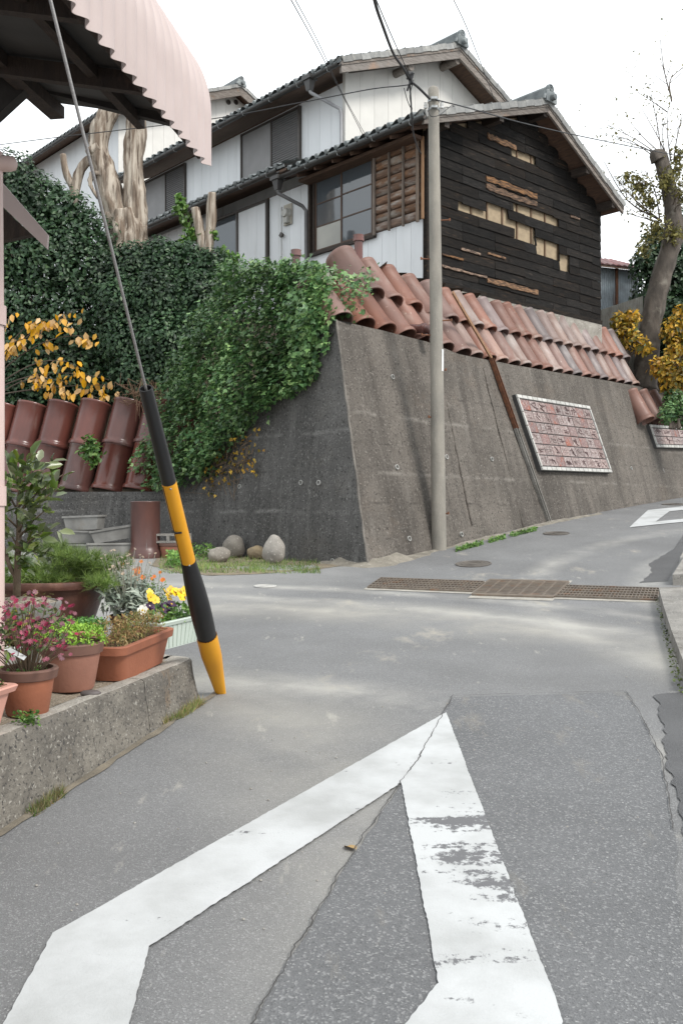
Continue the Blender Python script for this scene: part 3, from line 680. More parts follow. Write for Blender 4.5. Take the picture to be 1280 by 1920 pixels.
for i, py in enumerate((412, 484, 598, 625, 690, 777, 955)):
    c, r = on_pole(py); s = (1 if i % 2 == 0 else -1)
    g = G(); g.tube([c + V(s * r * .8, -.02, 0), c + V(s * (r + .13 if py < 640 else r + .03), -.03, .005)], .011, 8)
    g.tube([c + V(s * (r + .13 if py < 640 else r + .03), -.03, -.012), c + V(s * (r + .13 if py < 640 else r + .03), -.03, .03)], .013, 8); g.build('step_bolt', RUST, pole)
for py in (190, 206):
    c, r = on_pole(py); g = G(); g.lathe([(r + .001, -.02), (r + .009, -.02), (r + .009, .02), (r + .001, .02)], 24, Matrix.Translation(c)); g.box(-.05, .05, -r - .06, -r, -.018, .018, Matrix.Translation(c)); g.build('clamp_band', STEEL, pole)
c, r = on_pole(200)
for dx in (-.13, .12):
    g = G(); X = Matrix.Translation(c + V(dx, -.06, .0)); g.lathe([(.0, -.05), (.026, -.05), (.03, -.03), (.018, -.015), (.03, .0), (.018, .015), (.028, .035), (0, .045)], 12, X); g.build('insulator', mat('porcelain', (.7, .7, .68), rough=.2), pole, smooth=True)
c, r = on_pole(672); g = G()
a0 = -.9
for j in range(5):
    pass
pts = [(r + .004) * V(math.cos(a0 + .12 * j), math.sin(a0 + .12 * j), 0) for j in range(6)]
g.add([c + p + V(0, 0, -.17) for p in pts] + [c + p + V(0, 0, .17) for p in pts], [(j, j + 1, 7 + j, 6 + j) for j in range(5)])
g.build('number_plate', mat('white_plate', (.75, .75, .74), rough=.5), pole)

# ---------------------------------------------------------------- rusty gutter leaning on the wall, down to the road
a0, a1, a2 = P(848, 548, 16.35), P(921, 672, onR(921, 672).y - .12), onR(1028, 984) + NRM * .03
lg = thing('drain_channel', 'long narrow drain channel down the wall, rusty above and grey below', 'drain pipe', a2)
mid = a1.lerp(a2, .42)
g = G(); g.bar(a0 - a2, a1 - a2, .07, .03, NRM); g.build('wooden_lath', mat('lath_wood', (.30, .17, .09), (.17, .09, .05), scale=8, rough=.85, stretch=(6, 6, .6)), lg)
g = G()
for s in (-1, 1): g.bar(a1 - a2 + U * .04 * s, mid - a2 + U * .04 * s, .010, .07, NRM)
g.bar(a1 - a2 - NRM * .028, mid - a2 - NRM * .028, .085, .012, NRM); g.build('rusty_channel', RUST, lg)
g = G()
for s in (-1, 1): g.bar(mid - a2 + U * .042 * s, V(0, 0, 0) + U * .042 * s, .016, .06, NRM)
g.bar(mid - a2 - NRM * .02, -NRM * .02, .09, .014, NRM); g.build('grey_channel', GREYC, lg)

# ---------------------------------------------------------------- tile plaques
FRAME = mat('plaque_frame', (.50, .49, .46), (.38, .37, .345), scale=9, rough=.75, rand=.12, bump=.3, bscale=50)
TILE = mat('plaque_tile', (.30, .215, .20), (.19, .14, .13), scale=26, rough=.6, bump=1.0, bscale=34, rand=.18, speck=[((.46, .40, .37), 34, .57), ((.085, .05, .045), 30, .645)])
TILER = mat('plaque_tile_red', (.27, .17, .155), (.16, .10, .095), scale=22, rough=.6, bump=1.0, bscale=34, rand=.12, stain=((.27, .10, .07), 5.5, .52, .62), speck=((.43, .35, .32), 34, .61))
def plaque(corners, nu, nv, red, label, glyphs=True):
    p00, p10, p01 = [onR(*c) for c in corners]          # top left, top right, bottom left
    ex = (p10 - p00); ey = (p01 - p00); ey = ey - ex * (ey.dot(U) - 0) / ex.length * 0
    wdt = ex.length; hgt = ey.length; ex = ex.normalized(); ey.normalize()
    th = thing('tile_plaque', label, 'plaque', p00)
    X = Matrix((ex, ey, NRM)).transposed()
    def to(x, y, z): return X @ V(x, y, z)
    g = G(); g.add([to(x, y, z) for z in (-.04, .085) for y in (0, hgt) for x in (0, wdt)], [(0, 2, 3, 1), (4, 5, 7, 6), (0, 1, 5, 4), (2, 6, 7, 3), (0, 4, 6, 2), (1, 3, 7, 5)])
    g.build('backing', mat('plaque_backing', (.07, .068, .066), (.05, .05, .05), rough=.9), th)
    fw = .075
    def tile(x0, x1, y0, y1, z0, z1, name, m, rel=0):
        g = G(); b = .006
        g.add([to(x, y, z0) for x, y in ((x0, y0), (x1, y0), (x1, y1), (x0, y1))] + [to(x, y, z1) for x, y in ((x0 + b, y0 + b), (x1 - b, y0 + b), (x1 - b, y1 - b), (x0 + b, y1 - b))],
              [(0, 3, 2, 1), (4, 5, 6, 7), (0, 1, 5, 4), (1, 2, 6, 5), (2, 3, 7, 6), (3, 0, 4, 7)])
        return g.build(name, m, th)
    k = max(4, int(wdt / .19))
    for i in range(k):
        for y0, y1 in ((0, fw), (hgt - fw, hgt)): tile(i * wdt / k + .004, (i + 1) * wdt / k - .004, y0, y1, .08, .115, 'frame_tile', FRAME)
    k = max(2, int((hgt - 2 * fw) / .26))
    for i in range(k):
        for x0, x1 in ((0, fw * .8), (wdt - fw * .8, wdt)): tile(x0, x1, fw + i * (hgt - 2 * fw) / k + .003, fw + (i + 1) * (hgt - 2 * fw) / k - .003, .08, .115, 'frame_tile', FRAME)
    iw = wdt - 1.6 * fw - .02; ih = hgt - 2 * fw - .02; x_ = fw * .8 + .01; y_ = fw + .01
    for j in range(nv):
        for i in range(nu):
            x0 = x_ + iw * i / nu; x1 = x_ + iw * (i + 1) / nu; y0 = y_ + ih * j / nv; y1 = y_ + ih * (j + 1) / nv
            t = tile(x0 + .004, x1 - .004, y0 + .006, y1 - .006, .08, .10 + random.uniform(-.004, .004), 'tile', TILER if (i, j) in red else TILE)
            if (i, j) in red: continue
            # raised marks pressed into the clay
            cw, ch = x1 - x0, y1 - y0
            g = G()
            for q in range(5 if j == 0 else 4):
                cx, cy = x0 + cw * random.uniform(.28, .72), y0 + ch * random.uniform(.25, .75)
                if random.random() < .45: a, c = (cx - cw * .2, cy), (cx + cw * .2, cy + random.uniform(-.02, .02))
                elif random.random() < .6: a, c = (cx, cy - ch * .2), (cx + random.uniform(-.03, .03), cy + ch * .2)
                else: a, c = (cx - cw * .15, cy - ch * .15), (cx + cw * .15, cy + ch * .15)
                g.bar(to(a[0], a[1], .102), to(c[0], c[1], .102), .016 if j == 0 else .011, .014, X @ V(0, 0, 1))
            g.build('relief', mat('plaque_relief', (.13, .075, .07), (.08, .05, .05), rough=.7) if (i + j) % 2 == 0 or j == 0 else TILE, t)
    return th
random.seed(5)
plaque(((958, 742), (1096, 764), (1007, 884)), 9, 6, {(0, 0), (3, 0), (7, 0), (3, 1), (7, 1), (0, 2), (5, 2), (1, 3), (4, 3), (6, 3), (8, 3), (2, 5)},
       'large square plaque of stamped clay tiles in a pale tile frame')
plaque(((1210, 798), (1400, 812), (1224, 841)), 14, 2, {(2, 0), (5, 1), (9, 0)}, 'small wide plaque of stamped clay tiles below three pipes')
# ---------------------------------------------------------------- houses (local frame: x along the gable, y back along the facade, z up)
def hl(px, py, s=None, t=None):
    """place on the facade plane x = s or the gable plane y = t seen at a pixel, in the house's frame"""
    p = hit(px, py, O + A * s * HS, A) if s is not None else hit(px, py, O + B * t * HS, B)
    q = (p - O) / HS; return q.dot(A), q.dot(B), q.z
SIDING = mat('white_siding', (.70, .715, .73), (.64, .655, .67), scale=2.2, rough=.55, rand=.02, stretch=(1, 1, .25), stain=((.50, .50, .48), 2.4, .62, .85, (2, 2, .25)))  # white facade panels, bluish skylight put into the colour
SIDING_SUNLIT = mat('sunlit_siding', (.66, .64, .60), (.60, .58, .545), scale=2.2, rough=.6, rand=.02, stain=((.48, .46, .42), 2.4, .6, .85, (2, 2, .25)))  # same white panels on the gables, warm sunlight put into the colour
CHAR = mat('charred_board', (.007, .006, .0055), (.020, .016, .013), scale=5, spec=.2, rough=.85, bump=.9, bscale=26, rand=.45, stretch=(1.2, 6, 9), stain=((.075, .050, .034), 3.5, .60, .76, (.8, 4, 6)))
RAW = mat('torn_wood', (.30, .165, .085), (.06, .034, .02), scale=5, rough=.85, bump=1, bscale=22, rand=.25, stretch=(1.4, 8, 14), contrast=(.42, .56))
TAN = mat('sheathing', (.37, .285, .185), (.28, .215, .14), scale=9, rough=.9, bump=.5, bscale=40)
DKWOOD = mat('dark_wood', (.045, .032, .024), (.025, .018, .014), scale=6, rough=.75, bump=.4, bscale=30, stretch=(5, .8, 5))
GREYWOOD = mat('grey_wood', (.235, .205, .18), (.135, .112, .096), scale=5, rough=.85, bump=.7, bscale=26, rand=.15, stretch=(.8, 5, 6), stain=((.30, .17, .10), 2.2, .60, .75))
SOFFIT = mat('soffit_wood', (.12, .07, .045), (.07, .042, .03), scale=5, rough=.85, stretch=(5, 1, 5))
KAWARA = mat('roof_tile', (.20, .22, .22), (.115, .13, .135), scale=7, rough=.55, bump=.3, bscale=30, rand=.25, stain=((.27, .28, .26), 5, .55, .75))
KAWL = mat('verge_tile', (.27, .265, .25), (.18, .18, .175), scale=7, rough=.6, bump=.3, bscale=30, rand=.22, stain=((.38, .37, .33), 5, .55, .75))
GUTTER = mat('gutter_brown', (.030, .028, .027), (.045, .042, .040), scale=8, rough=.4)
ALU = mat('window_alu', (.055, .045, .038), (.045, .036, .030), rough=.4)
SHUT = mat('shutter_grey', (.21, .205, .205), (.18, .175, .175), scale=3, rough=.5)
FOUND = mat('foundation', (.34, .315, .275), (.20, .18, .155), scale=5, rough=.95, bump=1, bscale=24, speck=((.45, .43, .39), 40, .62))
def glass_mat():
    m = bpy.data.materials.new('window_glass'); m.use_nodes = True; b = m.node_tree.nodes['Principled BSDF']
    b.inputs['Base Color'].default_value = (.07, .08, .09, 1); b.inputs['Roughness'].default_value = .05; b.inputs['Specular IOR Level'].default_value = .8; b.inputs['Coat Weight'].default_value = .3
    return m
GLASS = glass_mat()
FROST = mat('frosted_glass', (.40, .39, .35), (.30, .295, .27), scale=1.2, rough=.35)

def siding(root, plane, a0, a1, z0, ztopf, m, pitch=.355, thick=.02, skip=()):
    """vertical panels with an open joint; plane ('s', value) or ('t', value); every panel its own piece"""
    ax, val = plane; a = a0
    while a < a1 - .01:
        b = min(a1, a + pitch); q0, q1 = a + .003, b - .003; segs = [(z0, None)]
        for (s0, s1, zz0, zz1) in skip:
            if q0 + .01 < s1 and q1 - .01 > s0:
                segs = [(z0, zz0)] if zz1 is None else [(z0, zz0), (zz1, None)]
        for lo, hi in segs:
            h0 = ztopf(q0) if hi is None else hi; h1 = ztopf(q1) if hi is None else hi
            if h0 - lo < .03 and h1 - lo < .03: continue
            if ax == 's': poly = [(val, q0, lo), (val, q1, lo), (val, q1, h1), (val, q0, h0)]; e = (thick, 0, 0)
            else: poly = [(q0, val, lo), (q1, val, lo), (q1, val, h1), (q0, val, h0)]; e = (0, thick, 0)
            g = G(); g.prism(poly, e); g.build('siding_panel', m, root)
        a = b
# shared tile meshes: local x along the eave, y up the slope
def eave_tile_mesh():
    g = G(); k = 10; w = .27
    prof = []
    for i in range(k + 1):
        x = w * i / k; z = .030 * math.cos((x / w) * 2 * math.pi * .78 + .3); prof.append((x, z))
    for lay_ in (0,):
        vs = [V(x, 0, z) for x, z in prof] + [V(x, .3, z + .012) for x, z in prof] + [V(x, 0, z - .02) for x, z in prof] + [V(x, .3, z - .01) for x, z in prof]
        n = k + 1
        g.add(vs, [(i, i + 1, n + i + 1, n + i) for i in range(k)] + [(2 * n + i + 1, 2 * n + i, 3 * n + i, 3 * n + i + 1) for i in range(k)] + [(i + 1, i, 2 * n + i, 2 * n + i + 1) for i in range(k)])
    # round end cap and apron
    X = Matrix.Translation(V(.02, -.012, .022)) @ Matrix.Rotation(math.radians(90), 4, 'X')
    g.lathe([(0, .012), (.034, .012), (.046, .006), (.048, -.03), (0.046, -.16)], 14, X)
    g.box(.05, w, -.012, .004, -.055, -.01)
    return g.mesh('eave_tile', KAWARA, smooth=40)
ETILE = eave_tile_mesh()
def verge_mesh():
    g = G(); g.box(0, .255, 0, .20, .0, .035); g.box(0, .255, -.022, .0, -.075, .035); g.box(0, .02, -.024, .2, .035, .05)
    return g.mesh('verge_tile', KAWL)
VTILE = verge_mesh()
def eave_row(root, s, t0, t1, z, slope, m=ETILE, sgn=1):
    n = int((t1 - t0) / .27); pit = math.atan(slope)
    for i in range(n):
        t = t0 + i * .27
        # tile x -> +y of the house, tile y -> up the slope (+x)
        R_ = Matrix((V(0, -1, 0), V(math.cos(pit), 0, math.sin(pit)), V(-math.sin(pit), 0, math.cos(pit)))).transposed()
        if sgn < 0: R_ = Matrix((V(0, 1, 0), V(-math.cos(pit), 0, math.sin(pit)), V(math.sin(pit), 0, math.cos(pit)))).transposed()
        mkobj('eave_tile', m, root, (s, t + (.27 if sgn > 0 else 0), z), R_.to_euler())
def verge_row(root, s0, z0, s1, z1, t):
    a = V(s0, t, z0); b = V(s1, t, z1)
    if b.x < a.x: a, b = b, a
    n = max(1, round((b - a).length / .26)); d = (b - a).normalized(); up = V(-d.z, 0, d.x)
    if up.z < 0: up = -up
    R_ = Matrix((d, V(0, 1, 0), d.cross(V(0, 1, 0)))).transposed()
    if R_.col[2].z < 0: R_ = Matrix((d, V(0, 1, 0), -d.cross(V(0, 1, 0)))).transposed()
    for i in range(n): mkobj('verge_tile', VTILE, root, a + d * (i * (b - a).length / n) + up * .012 * (i % 2), R_.to_euler(), ((b - a).length / n / .26, 1, 1))
def slab(root, name, s0, z0, s1, z1, t0, t1, th, m):
    g = G(); g.prism([(s0, t0, z0), (s1, t0, z1), (s1, t0, z1 - th), (s0, t0, z0 - th)], (0, t1 - t0, 0)); return g.build(name, m, root)
def tiled_slope(root, s0, z0, s1, z1, t0, t1):
    """tile-covered upper side of a roof: rolls along the slope, stepped courses"""
    L_ = math.hypot(s1 - s0, z1 - z0); nt = int((t1 - t0) / .27) * 5; ns = int(L_ / .23)
    d = V((s1 - s0) / L_, 0, (z1 - z0) / L_); up = V(-d.z, 0, d.x); up = up if up.z > 0 else -up
    g = G(); vs = []; rows = []
    for j in range(ns):
        for e in (0, .98): rows.append((j + e, .03 * (1 - e)))
    for (f_, h) in rows:
        for i in range(nt + 1):
            t = t0 + (t1 - t0) * i / nt; z = .028 * math.cos((i % 5) / 5 * 6.28)
            vs.append(V(s0, t, z0) + d * (L_ * f_ / ns) + up * (z + h + .02))
    n = nt + 1
    g.add(vs, [(j * n + i, j * n + i + 1, (j + 1) * n + i + 1, (j + 1) * n + i) for j in range(len(rows) - 1) for i in range(nt)])
    return stuff(g.build('roof_tiles', KAWARA, root, smooth=60))
def ridge(root, s, z, t0, t1, big=1.0):
    g = G(); w = .17 * big
    for k, (ww, z0, z1) in enumerate(((w, 0, .07), (w * .86, .07, .13), (w * .78, .13, .19))): g.box(s - ww, s + ww, t0, t1, z + z0, z + z1)
    g.build('ridge_course', KAWARA, root)
    n = int((t1 - t0) / .3)
    for i in range(n):
        g = G(); r = .10 * big
        pts = [(s + r * math.cos(a), z + .19 + r * .9 * math.sin(a)) for a in np.linspace(0, math.pi, 9)]
        g.prism([(x, t0 + i * (t1 - t0) / n + .004, q) for x, q in pts], (0, (t1 - t0) / n - .008, 0)); g.build('ridge_tile', KAWARA, root, smooth=50)
    # ornamental end tile: scrolled disc on shoulders
    X = Matrix.Translation(V(s, t0 - .03, z + .20)) @ Matrix.Scale(.56, 4) @ Matrix.Rotation(math.radians(90), 4, 'X')
    g = G(); g.lathe([(0, .035), (.04, .035), (.05, .055), (.075, .06), (.09, .03), (.11, .03), (.125, .06), (.15, .055), (.165, .03), (.165, -.06), (0, -.06)], 26, X)
    e = g.build('end_tile', KAWARA, root, smooth=40)
    g = G()
    for sg in (-1, 1): g.tube([V(s + sg * (.07 + .03 * q), t0 - .03, z + .15 - .045 * q + (.02 if q == 3 else 0)) for q in range(5)], [.045, .042, .038, .034, .025], 10)
    g.box(s - .16, s + .16, t0 - .07, t0 + .01, z - .06, z + .14); g.build('scroll', KAWARA, e, smooth=40)
    # round barrel end
    g = G(); X2 = Matrix.Translation(V(s, t0 - .1, z + .02)) @ Matrix.Rotation(math.radians(90), 4, 'X'); g.lathe([(0, .06), (.05, .06), (.06, .05), (.06, -.1)], 16, X2); g.build('end_roll', KAWARA, root, smooth=40)
def gutter(root, s, z, t0, t1, name='gutter', drop=.0):
    g = G(); r = .058; k = 9
    prof = [(s + r * math.cos(a), z + r * math.sin(a)) for a in np.linspace(math.pi, 2 * math.pi, k)]
    vs = [V(x, t, q) for t in (t0, t1) for x, q in prof]; inn = [V(s + (x - s) * .88, t, z + (q - z) * .88) for t in (t0, t1) for x, q in prof]
    g.add(vs + inn, [(i, i + 1, k + i + 1, k + i) for i in range(k - 1)] + [(2 * k + i + 1, 2 * k + i, 3 * k + i, 3 * k + i + 1) for i in range(k - 1)] + [(0, k, 3 * k, 2 * k), (k - 1, 3 * k - 1, 4 * k - 1, 2 * k - 1)])
    o = g.build(name, GUTTER, root, smooth=50)
    for i in range(int((t1 - t0) / .9)):
        t = t0 + .3 + i * .9; g = G(); g.tube([V(s - r - .004, t, z + .01), V(s - .03, t, z - r - .006), V(s + .03, t, z - r - .004), V(s + r + .03, t, z + .03), V(s + .25, t, z + .06)], .006, 5)
        g.build('gutter_bracket', STEEL, o)
    return o
def hopper(root, s, t, z, sc=1.0):
    g = G(); g.prism([(s - .085 * sc, t - .10 * sc, z), (s + .085 * sc, t - .10 * sc, z), (s + .085 * sc, t + .10 * sc, z), (s - .085 * sc, t + .10 * sc, z)], (0, 0, -.06 * sc))
    vs = [V(s + x, t + y, z - .06 * sc) for x, y in ((-.075, -.09), (.075, -.09), (.075, .09), (-.075, .09))] + [V(s + x, t + y, z - .22 * sc) for x, y in ((-.045, -.05), (.045, -.05), (.045, .05), (-.045, .05))]
    g.add(vs, [(0, 1, 5, 4), (1, 2, 6, 5), (2, 3, 7, 6), (3, 0, 4, 7), (4, 5, 6, 7)]); return g.build('rain_hopper', GUTTER, root)

# ================================================================ dark plank storehouse
ES, EZ = -.55, 2.62                    # eave of the facade side
AS, AZ = 2.95, 3.84                    # apex of the roof plane
RS, RZ = 5.68, 2.45                    # eave on the far side
GW = 5.45; TV = -.42                   # gable width, verge overhang
dark = thing('plank_house', 'low old house with a charred dark plank gable and a tiled roof', 'house', O, HANG); dark.scale = (HS,) * 3
slope = (AZ - EZ) / (AS - ES)
def rooflow(s): return EZ + (s - ES) * slope if s < AS else AZ + (s - AS) * (RZ - AZ) / (RS - AS)
g = G(); g.prism([(.03, .05, -.02), (GW - .03, .05, -.02), (GW - .03, .05, rooflow(GW) - .14), (AS, .05, AZ - .14), (.03, .05, rooflow(.03) - .14)], (0, .08, 0)); g.build('sheathing', TAN, dark)
g = G(); g.box(GW - .14, GW - .04, .05, 9, -.02, rooflow(GW) - .2); g.build('rear_wall', DKWOOD, dark)
for i in range(12):
    s = .30 + i * .455
    g = G(); g.box(s, s + .035, .024, .052, 0, rooflow(s) - .2); g.build('stud', mat('stud_wood', (.16, .10, .06), (.09, .055, .03), scale=6, rough=.85, stretch=(6, 6, .8)), dark)
g = G(); g.box(-.06, GW + .02, -.02, .30, -.55, -.03); g.build('foundation', FOUND, dark)
g = G(); g.box(-.05, GW + .03, -.03, .05, -.03, .05); g.build('sill_beam', CHAR, dark)
# missing pieces in the boarding (bare sheathing) and torn boards, from places seen on the gable
def gab(x0, y0, x1, y1): a = hl(x0, y0, t=0); b = hl(x1, y1, t=0); return a[0], b[0], (a[2] + b[2]) / 2
holes = [gab(958, 276, 1003, 294), gab(857, 391, 965, 432), gab(910, 389, 952, 408), gab(961, 387, 1046, 420), gab(963, 416, 1002, 434), gab(963, 428, 1002, 446), gab(1005, 449, 1046, 465), gab(1005, 464, 1046, 480), gab(1048, 481, 1066, 490), gab(1048, 503, 1066, 510)]
torn = [gab(912, 256, 965, 277), gab(909, 332, 1004, 372), gab(909, 348, 1004, 386), gab(911, 525, 1006, 550), gab(826, 474, 866, 490), gab(826, 494, 910, 525), gab(862, 466, 898, 478), gab(912, 474, 945, 486), gab(1067, 405, 1084, 412)]
RH = .172; row = 0; z = .02; rs = random.Random(3)
while z < AZ - .2:
    zt = z + RH
    zm = z + RH * .5
    # span of this course under the roof
    sL = 0.0; sR = GW
    if zm > rooflow(0) - .18: sL = ES + (zm + .16 - EZ) / slope
    if zm > rooflow(GW) - .18: sR = AS + (zm + .16 - AZ) * (RS - AS) / (RZ - AZ)
    if sR - sL > .15:
        cuts = [0.0]; x = .93 + (.45 if row % 3 == 1 else 0.0)
        while x < GW - .2: cuts.append(x); x += .93
        cuts.append(GW)
        for c0, c1 in zip(cuts[:-1], cuts[1:]):
            c0, c1 = max(c0, sL), min(c1, sR)
            if c1 - c0 < .05: continue
            segs = [(c0, c1)]
            for h0, h1, hz in holes:
                if abs(hz - zm) < RH * .5:
                    ns = []
                    for a, b in segs:
                        if h1 <= a or h0 >= b: ns.append((a, b)); continue
                        if h0 > a: ns.append((a, h0))
                        if h1 < b: ns.append((h1, b))
                    segs = ns
            for a, b in segs:
                if b - a < .03: continue
                dz = rs.uniform(-.012, .012); bow = rs.uniform(0, .012); tl = rs.uniform(-.010, .010); ragL = rs.uniform(-.02, .02) if a != c0 else 0; ragR = rs.uniform(-.03, .03) if b != c1 else 0
                g = G(); q0, q1 = a + .002, b - .002
                vs = [(q0, -.014 - bow, z + dz - .012), (q1, -.014 - bow * rs.uniform(.2, 1.4), z + dz - .012 + tl), (q1 + ragR, -.004, zt + dz), (q0 + ragL, -.004, zt + dz),
                      (q0, .004, z + dz - .012), (q1, .004, z + dz - .012), (q1 + ragR, .016, zt + dz), (q0 + ragL, .016, zt + dz)]
                g.add([V(*v) for v in vs], [(0, 1, 2, 3), (7, 6, 5, 4), (0, 4, 5, 1), (1, 5, 6, 2), (2, 6, 7, 3), (3, 7, 4, 0)]); g.build('board', CHAR, dark)
    z = zt; row += 1
for i, (h0, h1, hz) in enumerate(torn):
    g = G(); k = 14; th = .055 if i in (0, 1, 2, 3) else .022
    top = [(h0 + (h1 - h0) * j / k, hz + th * (.9 + .35 * rs.uniform(-1, 1))) for j in range(k + 1)]; bot = [(h0 + (h1 - h0) * j / k, hz - th * (.9 + .35 * rs.uniform(-1, 1))) for j in range(k + 1)]
    vs = [V(x, -.034, q) for x, q in top] + [V(x, -.036, q) for x, q in bot] + [V(x, -.005, q) for x, q in top] + [V(x, -.005, q) for x, q in bot]; n = k + 1
    g.add(vs, [(n + j, n + j + 1, j + 1, j) for j in range(k)] + [(j, j + 1, 2 * n + j + 1, 2 * n + j) for j in range(k)] + [(3 * n + j, 3 * n + j + 1, n + j + 1, n + j) for j in range(k)] + [(0, 2 * n, 3 * n, n), (k, n + k, 3 * n + k, 2 * n + k)])
    g.build('torn_board', RAW, dark)
# lower part of the facade: white panels, window, slatted shutter box
FAC_T1 = 10.6
siding(dark, ('s', 0.0), .02, 3.05, -.3, lambda a: 1.10, SIDING, pitch=.36)
siding(dark, ('s', 0.0), 3.05, 4.40, -.6, lambda a: 2.52, SIDING, pitch=.34)
g = G(); g.box(.03, .12, .02, FAC_T1, -.9, 2.55); g.build('facade_core', SOFFIT, dark)
g = G(); g.box(-.035, .05, -.03, .06, -.02, 2.6); g.build('corner_post', CHAR, dark)
g = G(); g.box(-.30, .02, .05, 3.1, 2.44, 2.50); g.build('eave_board', SOFFIT, dark)
# window: two sashes of three panes
wt0, wt1, wz0, wz1 = 1.27, 3.05, 1.08, 2.50
win = G().box(-.075, .02, wt0 - .03, wt1 + .04, wz0 - .06, wz0).box(-.065, .02, wt1, wt1 + .05, wz0, wz1).box(-.055, .02, wt1 - .12, wt1 - .09, wz0, wz1).box(-.065, .02, wt0 - .02, wt0 + .02, wz0, wz1).box(-.06, .02, wt0, wt1, wz1 - .04, wz1 + .04).build('window_frame', DKWOOD, dark)
mid_ = (wt0 + wt1) / 2 - .03
for k, (a, b, xo) in enumerate(((wt0 + .02, mid_ + .03, -.030), (mid_ - .03, wt1 - .12, -.004))):
    g = G(); f_ = .028
    g.box(xo - .02, xo + .004, a, a + f_ + .01, wz0, wz1); g.box(xo - .02, xo + .004, b - f_ - .01, b, wz0, wz1); g.box(xo - .019, xo + .003, a, b, wz0, wz0 + .045); g.box(xo - .019, xo + .003, a, b, wz1 - .04, wz1)
    hs = [wz0 + .045 + (wz1 - wz0 - .085) * q / 3 for q in range(4)]
    for q in (1, 2): g.box(xo - .017, xo + .002, a, b, hs[q] - .012, hs[q] + .012)
    s_ = g.build('sash', mat('sash_brown', (.085, .05, .033), (.055, .033, .024), scale=7, rough=.7), dark)
    for q in range(3):
        G().box(xo - .008, xo - .002, a + f_, b - f_, hs[q], hs[q + 1]).build('pane', FROST if (q == 0 and k == 1) else GLASS, s_)
# slatted box beside it: half-round slabs behind upright battens
for q in range(9):
    z0 = 1.10 + q * .158; g = G(); pts = [(-.012 - .055 * math.sin(a), z0 + .079 - .076 * math.cos(a)) for a in np.linspace(0.1, math.pi - .1, 7)]
    g.prism([(x, .14, zz) for x, zz in pts] + [(-.008, .14, z0 + .15), (-.008, .14, z0 + .005)], (0, 1.08, 0)); g.build('slab_board', mat('slab_wood', (.20, .115, .07), (.11, .065, .045), scale=5, rough=.85, bump=.9, bscale=22, rand=.3, stretch=(6, 1, 6), stain=((.30, .27, .24), 2.5, .5, .66, (3, .8, 3))), dark, smooth=50)
for a in (.12, .47, .82, 1.19):
    G().box(-.105, -.065, a, a + (.05 if a in (.12, 1.19) else .032), 1.04, 2.5).build('batten', mat('batten_wood', (.19, .15, .12), (.12, .09, .07), scale=8, rough=.85, rand=.2, stretch=(5, 5, .7)), dark)
G().box(-.07, -.02, .03, .075, 1.08, 2.5).build('batten', mat('new_wood', (.34, .20, .11), (.25, .14, .075), scale=8, rough=.8, stretch=(5, 5, .7)), dark)
# roof
T_END = 3.2
slab(dark, 'roof_deck', ES + .03, EZ - .06, AS, AZ - .06, TV + .03, T_END, .05, SOFFIT)
slab(dark, 'roof_deck', AS, AZ - .06, RS - .03, RZ - .06, TV + .03, 8.5, .05, SOFFIT)
tiled_slope(dark, ES, EZ, AS, AZ, TV + .05, T_END); tiled_slope(dark, RS, RZ, AS, AZ, TV + .05, 8.5)
for (s0, z0, s1, z1) in ((ES + .02, EZ, AS, AZ), (RS - .02, RZ, AS, AZ)):
    d = V(s1 - s0, 0, z1 - z0).normalized(); up = V(-d.z, 0, d.x); up = up if up.z > 0 else -up
    g = G(); a, b = V(s0, TV, z0 - .035), V(s1, TV, z1 - .035); g.prism([a, b, b - V(0, 0, .165), a - V(0, 0, .14)], (0, .045, 0)); bo = g.build('bargeboard', GREYWOOD, dark)
    g = G(); a, b = a - V(0, .014, 0), b - V(0, .014, 0); g.prism([a, b, b - V(0, 0, .065), a - V(0, 0, .06)], (0, .012, 0)); g.build('moulding', GREYWOOD, bo)
    verge_row(dark, s0, z0 + .012, s1, z1 + .012, TV - .015)
for q in range(7):      # rafters under the facade eave
    t = -.1 + q * .5; d = V(AS - ES, 0, AZ - EZ).normalized(); g = G(); g.bar(V(ES + .06, t, EZ - .145), V(.5, t, rooflow(.5) - .145), .045, .06); g.build('rafter', SOFFIT, dark)
for (s, zz) in ((.1, rooflow(.1)), (1.6, rooflow(1.6)), (AS, AZ), (4.4, rooflow(4.4)), (GW - .1, rooflow(GW - .1))):
    G().box(s - .06, s + .06, TV + .05, .05, zz - .27, zz - .12).build('purlin', DKWOOD, dark)
eave_row(dark, ES, TV, T_END, EZ + .015, slope)
eave_row(dark, RS, TV, 6, RZ + .015, (AZ - RZ) / (RS - AS), sgn=-1)
ridge(dark, AS, AZ + .02, TV - .02, T_END, .9)
gt = gutter(dark, ES - .03, EZ - .075, TV - .05, 3.35)
h_ = hopper(dark, ES - .03, 3.4, EZ - .06, 1.2)
g = G(); g.tube([V(ES - .03, 3.4, EZ - .3), V(ES - .03, 3.4, EZ - .38), V(-.12, 3.2, EZ - .58), V(-.075, 3.14, EZ - .68), V(-.075, 3.13, -.7)], .036, 12); g.build('downpipe', mat('downpipe_grey', (.11, .105, .105), (.08, .078, .078), rough=.45), dark, smooth=60)

# ================================================================ white two-storey house behind
US = .5; G2 = 2.62; UE, UEZ = -.10, 4.56; UA, UAZ = 3.35, 5.98; UR = 6.8; T2 = 11.0; LT = 10.6; PZ = .15
main = thing('white_house', 'white panelled two-storey house with grey shutters and dark tiled eaves', 'house', O + B * G2 * HS, HANG); main.scale = (HS,) * 3
us = (UAZ - UEZ) / (UA - UE); VV = -.52
M2 = 0 - G2
def roof2(s): return UEZ + (s - UE) * us if s < UA else UAZ - (s - UA) * us
